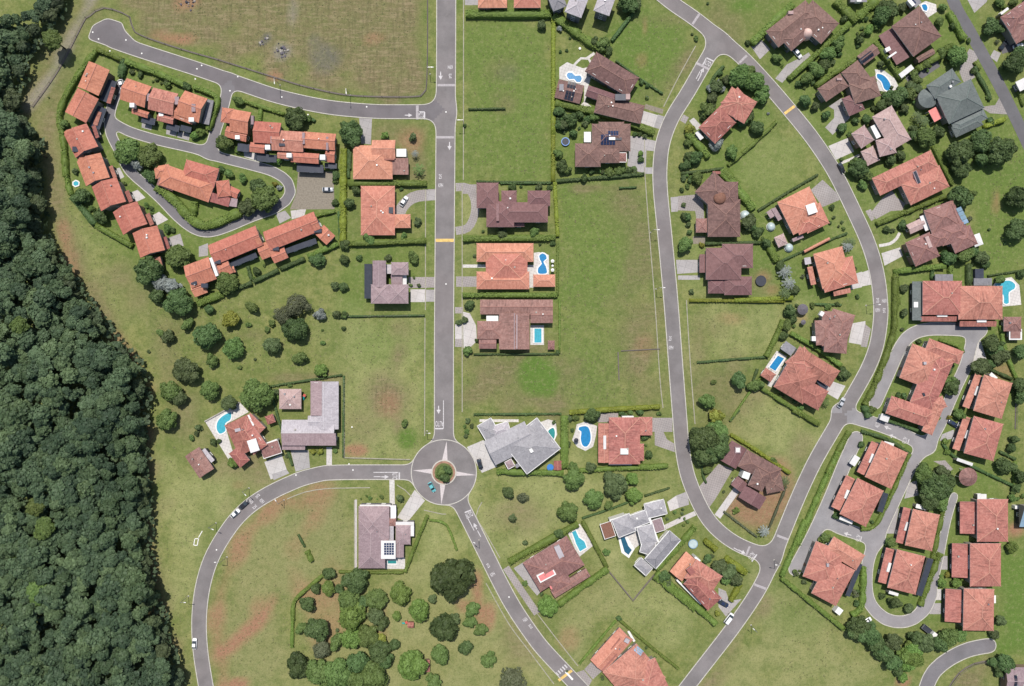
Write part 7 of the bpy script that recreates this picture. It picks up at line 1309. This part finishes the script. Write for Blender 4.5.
# ------------------------------------------------------------------ vehicles
def car(zx, zy, dx, dy, paintc, label, name='parked_car', cat='car', L=4.4, W=1.8, Hh=1.45, van=False):
    key = 'car_%02d_%02d_%02d' % tuple(int(q * 99) for q in paintc)
    if key not in MATS:
        m, nt, b = newmat(key); setin(nt, b.inputs['Base Color'], paintc); b.inputs['Roughness'].default_value = .25; b.inputs['Coat Weight'].default_value = .5; b.inputs['Metallic'].default_value = .1
    c = Z(zx, zy); root = empty(name, (c.x, c.y, 0.03 if FULL[int((c.x - gx[0]) / step), int((c.y - gy[0]) / step)] < 0 else .1), label, cat); root.rotation_euler = (0, 0, math.atan2(-dy, dx))
    def loft(secs):
        v = []; f = []
        for x, hw, z0, z1 in secs:
            v += [(x, -hw * .92, z0), (x, -hw, z0 + (z1 - z0) * .35), (x, -hw * .97, z1 - .08), (x, -hw * .82, z1), (x, hw * .82, z1), (x, hw * .97, z1 - .08), (x, hw, z0 + (z1 - z0) * .35), (x, hw * .92, z0)]
        for k in range(len(secs) - 1):
            for q in range(8): f.append((8 * k + q, 8 * k + (q + 1) % 8, 8 * k + 8 + (q + 1) % 8, 8 * k + 8 + q))
        f += [tuple(range(8))[::-1], tuple(range(8 * len(secs) - 8, 8 * len(secs)))]
        return v, f
    h2 = L / 2; w2 = W / 2; bz = Hh * .58
    v, f = loft([(-h2, w2 * .8, .35, bz * .85), (-h2 + .15, w2 * .95, .25, bz), (-L * .2, w2, .22, bz * 1.02), (L * .18, w2, .22, bz * 1.02), (h2 - .45, w2 * .95, .25, bz * .88), (h2, w2 * .75, .35, bz * .66)])
    mesh_obj('body', v, f, key, root, None, None, True)
    x0, x1, x2, x3 = (-h2 + .1, -h2 + .35, L * .18, L * .36) if van else (-L * .43, -L * .25, L * .07, L * .26)
    a, b_ = w2 * .86, w2 * .72; zr = Hh
    q = [(x0, -a, bz), (x3, -a, bz * .97), (x3, a, bz * .97), (x0, a, bz), (x1, -b_, zr - .03), (x2, -b_, zr - .03), (x2, b_, zr - .03), (x1, b_, zr - .03)]
    mesh_obj('roof', [(x1, -b_, zr - .05), (x2, -b_, zr - .05), (x2, b_, zr - .05), (x1, b_, zr - .05), (x1 + .05, -b_ * .9, zr), (x2 - .05, -b_ * .9, zr), (x2 - .05, b_ * .9, zr), (x1 + .05, b_ * .9, zr)], [(4, 5, 6, 7), (0, 1, 5, 4), (1, 2, 6, 5), (2, 3, 7, 6), (3, 0, 4, 7), (3, 2, 1, 0)], key, root)
    def pane(nm, i): mesh_obj(nm, [q[k] for k in i], [(0, 1, 2, 3)], 'glass', root)
    pane('windscreen', (1, 2, 6, 5)); pane('rear_window', (3, 0, 4, 7)); pane('side_window', (0, 1, 5, 4)); pane('side_window', (2, 3, 7, 6))
    for sx in (-.31, .31):
        for sy in (-1, 1):
            vv = [(sx * L + .32 * math.cos(i * .5236), sy * (w2 - .09) + t, .32 + .32 * math.sin(i * .5236)) for t in (-.1, .1) for i in range(12)]
            wh = mesh_obj('wheel', vv, [(i, (i + 1) % 12, 12 + (i + 1) % 12, 12 + i) for i in range(12)] + [tuple(range(12))[::-1], tuple(range(12, 24))], 'rubber', root)
            vv = [(sx * L + .19 * math.cos(i * .5236), sy * (w2 + .015), .32 + .19 * math.sin(i * .5236)) for i in range(12)]
            mesh_obj('rim', vv, [tuple(range(12))], 'metal', wh)
    for sy in (-1, 1):
        poly_prism('headlight', [(h2 - .14, sy * w2 * .62 - .16), (h2 + .01, sy * w2 * .62 - .12), (h2 + .01, sy * w2 * .62 + .12), (h2 - .14, sy * w2 * .62 + .16)], bz * .62, bz * .8, 'trim', root)
        poly_prism('tail_light', [(-h2 - .01, sy * w2 * .66 - .12), (-h2 + .1, sy * w2 * .66 - .12), (-h2 + .1, sy * w2 * .66 + .12), (-h2 - .01, sy * w2 * .66 + .12)], bz * .6, bz * .8, 'redcloth', root)
    return root
WH, SV, BK, TL, NV = (.75, .75, .75), (.42, .43, .45), (.02, .02, .025), (.13, .40, .42), (.02, .03, .07)
T(40, 40); car(422, 232, .25, 1, WH, 'white car parked at the blind end of the terrace lane')
T(190, 60); car(708, 665, 1, 0, SV, 'silver car parked on the brown gravel lot')
T(330, 100); car(380, 520, .55, -.83, WH, 'white pickup parked beside the curved drive salmon house')
T(330, 420); car(523, 342, .5, .87, TL, 'turquoise car driving round the roundabout', 'car'); car(768, 225, .25, .97, BK, 'black car parked outside the grey roundabout villa')
T(170, 470); car(382, 175, .75, -.66, BK, 'black car on the curved road just behind a white car', 'car', 'car', 4.6); car(337, 220, .75, -.66, WH, 'white car on the curved road just behind the black car', 'car')
TO[:] = [0, 0]; car(195.2 * 5.12, 643 * 5.12, .05, -1, WH, 'white car parked on the road shoulder near the lower left corner', 'parked_car')
T(740, 0); car(289, 276, .66, .75, WH, 'white car parked outside the round tank brown mansion', L=4.8)
T(740, 280); car(515, 628, .5, -.87, SV, 'silver blue car parked on the loop road near the red hipped house')
T(640, 540); car(425, 322, .85, .5, NV, 'dark blue car on the drive of the yellow hedge house'); car(452, 398, .6, -.8, WH, 'white van parked on the road edge by the yellow hedge house', 'parked_van', 'van', 4.9, 1.95, 2.0, True)
T(824, 0); car(912, 235, .6, -.8, BK, 'black car on the dark forecourt of the upper right corner house'); car(960, 182, .5, -.87, WH, 'white van at the top of the upper right corner forecourt', 'parked_van', 'van', 4.8, 1.9, 1.9, True); car(988, 240, .95, -.3, WH, 'white car parked sideways on the upper right corner forecourt')
T(824, 50); car(85, 606, .45, .9, BK, 'black car on the loop road beside the pinkish courtyard house', 'car')
T(824, 300); car(655, 632, .8, .5, NV, 'dark blue car in the bay left of the second carport house')
T(780, 520); car(443, 512, .8, -.5, WH, 'small white car parked where the lane turns below the salmon houses', L=3.6)
# lorry
c = Z(752, 560); lr = empty('lorry', (c.x, c.y, .06), 'white cab lorry with dark load bed parked at the lane end by trees', 'lorry'); lr.rotation_euler = (0, 0, math.atan2(-.62, .78))
poly_prism('chassis', [(-2.9, -.8), (2.6, -.8), (2.6, .8), (-2.9, .8)], .5, .8, 'rubber', lr); bd = poly_prism('load_bed', [(-3, -1.05), (1.1, -1.05), (1.1, 1.05), (-3, 1.05)], .8, 1.1, 'mesh_black', lr)
for a in ((-3, -1.05, 1.1, -.95), (-3, .95, 1.1, 1.05), (-3.05, -1.05, -2.95, 1.05)): poly_prism('side_board', [(a[0], a[1]), (a[2], a[1]), (a[2], a[3]), (a[0], a[3])], 1.1, 1.6, 'metal', bd)
cb = poly_prism('cab', [(1.3, -1), (2.8, -1), (3.0, -.8), (3.0, .8), (2.8, 1), (1.3, 1)], .6, 2.3, 'white', lr); poly_prism('windscreen', [(3.0, -.75), (3.03, -.75), (3.03, .75), (3.0, .75)], 1.4, 2.1, 'glass', cb)
for sx in (-2, 2.1):
    for sy in (-.95, .95):
        vv = [(sx + .42 * math.cos(i * .5236), sy + t, .42 + .42 * math.sin(i * .5236)) for t in (-.13, .13) for i in range(12)]
        mesh_obj('wheel', vv, [(i, (i + 1) % 12, 12 + (i + 1) % 12, 12 + i) for i in range(12)] + [tuple(range(12))[::-1], tuple(range(12, 24))], 'rubber', lr)

# ------------------------------------------------------------------ garden and street furniture
def trampoline(zx, zy, zr, label, matm='mesh_black', rim='metal'):
    c = Z(zx, zy, .8); r = zr / 5.12 * S; root = empty('trampoline', (c.x, c.y, 0), label, 'trampoline')
    poly_prism('mat', circ(r * .85, 24), .78, .82, matm, root); strip_prism('rim', circ(r * .93, 24), r * .16, .76, .88, rim, root, True)
    for i in range(6): a = i * 1.047; poly_prism('leg', [(r * .93 * math.cos(a) + sx * .04, r * .93 * math.sin(a) + sy * .04) for sx, sy in ((-1, -1), (1, -1), (1, 1), (-1, 1))], 0, .76, 'metal', root)
T(500, 100); trampoline(335, 213, 21, 'dark round trampoline in the border of the solar cell house', 'mesh_black', 'blueplastic')
T(660, 170); trampoline(517, 567, 27, 'large black trampoline on the lawn of the plum house', 'mesh_black', 'mesh_black')
T(640, 540); trampoline(272, 20, 24, 'pale blue trampoline between the grey villa and yellow hedge house', 'paledome', 'bluesheet')
T(460, 390); trampoline(462, 396, 17, 'small blue trampoline beside the red playhouse', 'blueplastic', 'blueplastic')
def parasol(zx, zy, zr, label, mat='thatch', h=2.4):
    c = Z(zx, zy, h); r = zr / 5.12 * S; root = empty('parasol', (c.x, c.y, 0), label, 'parasol')
    cone('canopy', Vector(), r, h - .1, h + r * .45, mat, root, 12); poly_prism('pole', circ(.07, 6), 0, h, 'wood', root)
T(740, 280); parasol(322, 150, 28, 'large grey thatched sunshade on the sand patch'); parasol(325, 216, 13, 'smaller grey sunshade below the large thatched one')
T(460, 390); parasol(595, 258, 12, 'dark parasol at the left edge of the kidney pool', 'mesh_black'); 
T(460, 170); parasol(474, 466, 9, 'upper pale parasol right of the wavy pool', 'trim'); parasol(474, 512, 9, 'lower pale parasol right of the wavy pool', 'trim'); parasol(474, 490, 6, 'tiny middle parasol right of the wavy pool', 'trim')
def glassdome(zx, zy, zr, label):
    c = Z(zx, zy, 1); r = zr / 5.12 * S; root = empty('garden_dome', (c.x, c.y, 0), label, 'dome')
    poly_prism('base', circ(r, 20), 0, .5, 'trim', root); dome('shell', Vector(), r * .96, .5, r * .8, 'paledome', root, 16, 5)
T(660, 170); glassdome(570, 290, 23, 'upper pale glass dome behind the white box orange house'); glassdome(662, 397, 23, 'lower pale glass dome behind the white box orange house'); glassdome(437, 232, 26, 'pale domed greenhouse right of the bent brown house')
def hut(label, name, cat, c, h, mat, wmat='wood', roof='f'):
    return house(label, None, mat, [(roof, *c)], h, wall=wmat, name=name, cat=cat, win=False)
T(460, 390); hut('small red roofed playhouse in the corner left of the hedge', 'playhouse', 'playhouse', (480, 362, 520, 410), 2.2, 'red', 'wood', 'g')
T(270, 552); hut('small red picnic shelter beside the bright park tree', 'picnic_shelter', 'shelter', (704, 360, 736, 388), 2.0, 'red', 'wood', 'g'); hut('narrow red roofed kiosk right of the big bright park tree', 'kiosk', 'kiosk', (788, 552, 818, 612), 2.0, 'salmon', 'wall2', 'g')
T(460, 280); hut('tiny brown garden table shelter on the lawn by the rectangular pool', 'garden_shelter', 'shelter', (450, 310, 484, 356), 2.0, 'maroon', 'wood', 'h')
T(824, 430); hut('white flat canopy at the left of the upper island carport house', 'canopy', 'canopy', (130, 170, 158, 126, 186, 142), 2.4, 'whiteroof', 'trim')
T(824, 300); hut('small white guard cabin roof at the private lane mouth', 'guard_cabin', 'cabin', (284, 612, 296, 580, 336, 602), 2.6, 'whiteroof', 'trim')
T(530, 552); hut('narrow white bench slab along the hedge of the bottom edge house', 'bench', 'bench', (498, 408, 508, 402, 556, 446), .5, 'whiteroof', 'trim')
def marker(zx, zy, label, name, cat, r=.5, h=.25, mat='trim'):
    c = Z(zx, zy); o = poly_prism(name, circ(r, 10), 0, h, mat); o.location = (c.x, c.y, 0); tag(o, label, cat); return o
def slide(zx, zy, ang, label):
    c = Z(zx, zy); root = empty('play_slide', (c.x, c.y, 0), label, 'slide'); root.rotation_euler = (0, 0, ang)
    mesh_obj('chute', [(-1.6, -.3, .1), (0, -.3, 1.5), (0, .3, 1.5), (-1.6, .3, .1), (-1.6, -.3, .2), (0, -.3, 1.6), (0, .3, 1.6), (-1.6, .3, .2)], [(4, 5, 6, 7), (3, 2, 1, 0), (0, 1, 5, 4), (2, 3, 7, 6), (1, 2, 6, 5), (3, 0, 4, 7)], 'tealplastic', root)
    poly_prism('platform', [(0, -.5), (1, -.5), (1, .5), (0, .5)], 1.35, 1.5, 'redcloth', root)
    for sx, sy in ((.05, -.45), (.95, -.45), (.95, .45), (.05, .45)): poly_prism('post', [(sx - .05, sy - .05), (sx + .05, sy - .05), (sx + .05, sy + .05), (sx - .05, sy + .05)], 0, 1.35, 'wood', root)
T(270, 552); slide(695, 356, .4, 'turquoise play slide beside the red picnic shelter')
T(180, 360); slide(640, 186, 1.2, 'small blue garden slide right of the pyramid pavilion')
# white frame lying on the verge, left of the curve
T(170, 470); fr = empty('goal_frame', Z(140, 350), 'white frame lying on the grass left of the curved road', 'frame'); o0 = Z(140, 350)
for a, b_ in (((122, 384), (128, 352)), ((128, 352), (147, 350)), ((147, 350), (140, 386)), ((140, 386), (122, 384)), ((147, 345), (166, 312))): strip_prism('bar', [Z(*a) - o0, Z(*b_) - o0], .3, 0, .15, 'trim', fr)
# rubble in the top field
def rubble(cx, cy, n, spread, label):
    c = P(cx, cy); root = empty('rubble_pile', c, label, 'rubble')
    for i in range(n):
        r = R.uniform(.25, .7); bm = bmesh.new(); bmesh.ops.create_icosphere(bm, subdivisions=1, radius=r)
        for v in bm.verts: v.co *= R.uniform(.65, 1.2)
        for v in bm.verts: v.co.z *= .6
        me = bpy.data.meshes.new('rock'); bm.to_mesh(me); bm.free(); me.materials.append(MATS[R.choice(('thatch', 'mesh_black', 'stonewall', 'thatch'))])
        o = link('rock', me, root); o.location = (R.gauss(0, spread), R.gauss(0, spread), r * .25)
rubble(283, 51, 26, 1.2, 'dark rubble pile on the bare ring in the top field'); rubble(188, 2, 18, 2.2, 'greyish rubble heap at the top edge of the dry field'); rubble(268, 38, 5, .6, 'small dark stones upper of the pair left of the rubble pile'); rubble(262, 43, 5, .6, 'small dark stones lower of the pair left of the rubble pile')
# street lamps
def lamp(x, y, ang, label):
    c = P(x, y); root = empty('street_lamp', c, label, 'street lamp', 'street lamps along the roads'); root.rotation_euler = (0, 0, ang)
    poly_prism('pole', circ(.1, 8), 0, 7.0, 'metal', root); strip_prism('arm', [(0, 0), (1.6, 0)], .1, 6.9, 7.0, 'metal', root); poly_prism('lamp_head', [(1.3, -.16), (2.2, -.12), (2.2, .12), (1.3, .16)], 6.8, 6.98, 'trim', root); poly_prism('base', circ(.3, 8), 0, .15, 'kerb', root)
for x, y, a, lb in ((464, 125.5, 3.14, 'street lamp at the main street opposite the side road mouth'), (650.5, 232.5, 0, 'street lamp left of the loop road beside the long empty plot'), (284, 500, 2.2, 'street lamp inside the curved road near two cars'), (249, 488, -.8, 'street lamp outside the curved road near the red villa drive'), (216, 523, -.4, 'street lamp outside the curve near the white goal frame'), (188.5, 596, 0, 'street lamp on the lower left verge'), (280, 85, -1.5, 'street lamp above the side road at the field fence bend'), (350, 95, -1.5, 'street lamp above the side road near the gravel drive'),
                    (227, 557, 3.1, 'street lamp inside the curve beside red earth track'), (430, 74, 0, 'street lamp left of the main street near the stop line'), (427, 431, 0, 'street lamp left of the main street above the roundabout'), (479, 540, 2.6, 'street lamp left of the lower street'), (774, 560, 3.0, 'street lamp at the lower loop junction beside the hedge'), (866, 305.5, 0, 'street lamp left of the loop road near the sand patch'), (751, 625, 2.4, 'street lamp right of the lower road beside the open field'), (656, 289, 0, 'street lamp left of the loop road opposite the plum house')):
    lamp(x, y, a, lb)
# utility covers painted white
COVERS = []
TO[:] = [0, 0]
for i, (x, y) in enumerate(((92.8, 32.2), (98.6, 39), (126, 40), (141.8, 53.4), (110, 51), (197, 68.8), (195.4, 79), (201.7, 65.4), (237.8, 76.6), (230, 90.8), (281.8, 97), (308, 114.7), (366.7, 106.8), (213, 129), (246, 145), (352, 427), (353, 470), (349, 464), (446, 284), (479, 466), (509, 597), (296, 475), (446, 112), (216.5, 549.8))):
    c = P(x, y); onroad = FULL[int((c.x - gx[0]) / step), int((c.y - gy[0]) / step)] < 0
    o = poly_prism('utility_cover', circ(.3, 10), 0, .045 if onroad else .12, 'trim'); o.location = c
    COVERS.append([o, 'small round', 'white', 'utility cover', (x, y)])
T(530, 0); marker(255, 250, 'white round lawn ornament above the twin pool', 'lawn_ornament', 'ornament', .5, .5)
# barrier island at the lower street
T(400, 552); strip_prism('barrier', [Z(848, 612), Z(884, 652)], .7, 0, .35, 'trim'); tag(bpy.data.objects['barrier'], 'white traffic divider on the lower street beside the zebra crossing', 'divider')

# ------------------------------------------------------------------ labels that say which plant or hedge it is
def side(dx, dy):
    a = math.degrees(math.atan2(-dy, dx)) % 360
    return ['right of', 'upper right of', 'above', 'upper left of', 'left of', 'lower left of', 'below', 'lower right of'][int((a + 22.5) // 45) % 8]
ORD = ['nearest', 'second nearest', 'third nearest', 'fourth nearest', 'fifth nearest', 'sixth nearest', 'seventh nearest', 'eighth nearest', 'ninth nearest', 'tenth nearest', 'eleventh nearest', 'twelfth nearest']
LANDX = LAND + [('roundabout island', (443.9, 472.3))]
def autolabel(items, group):
    buckets = {}
    for it in items:
        o, size, colr, noun, (x, y) = it[:5]
        s, (lx, ly) = min(LANDX, key=lambda l: math.hypot(l[1][0] - x, l[1][1] - y)); d = math.hypot(lx - x, ly - y)
        key = (size, colr, noun, 'on' if d < 9 and s == 'roundabout island' else side(x - lx, y - ly), s)
        buckets.setdefault(key, []).append((d, it))
    for (size, colr, noun, sd, s), lst in buckets.items():
        lst.sort(key=lambda t: t[0])
        for i, (d, it) in enumerate(lst):
            tag(it[0], (ORD[i] + ' ' if len(lst) > 1 else '') + f'{size} {colr} {noun} {sd} the {s}', noun, group)
autolabel(PLANTS, 'garden and park trees and shrubs'); autolabel(HEDGES, 'garden hedges'); autolabel(COVERS, 'white utility covers')
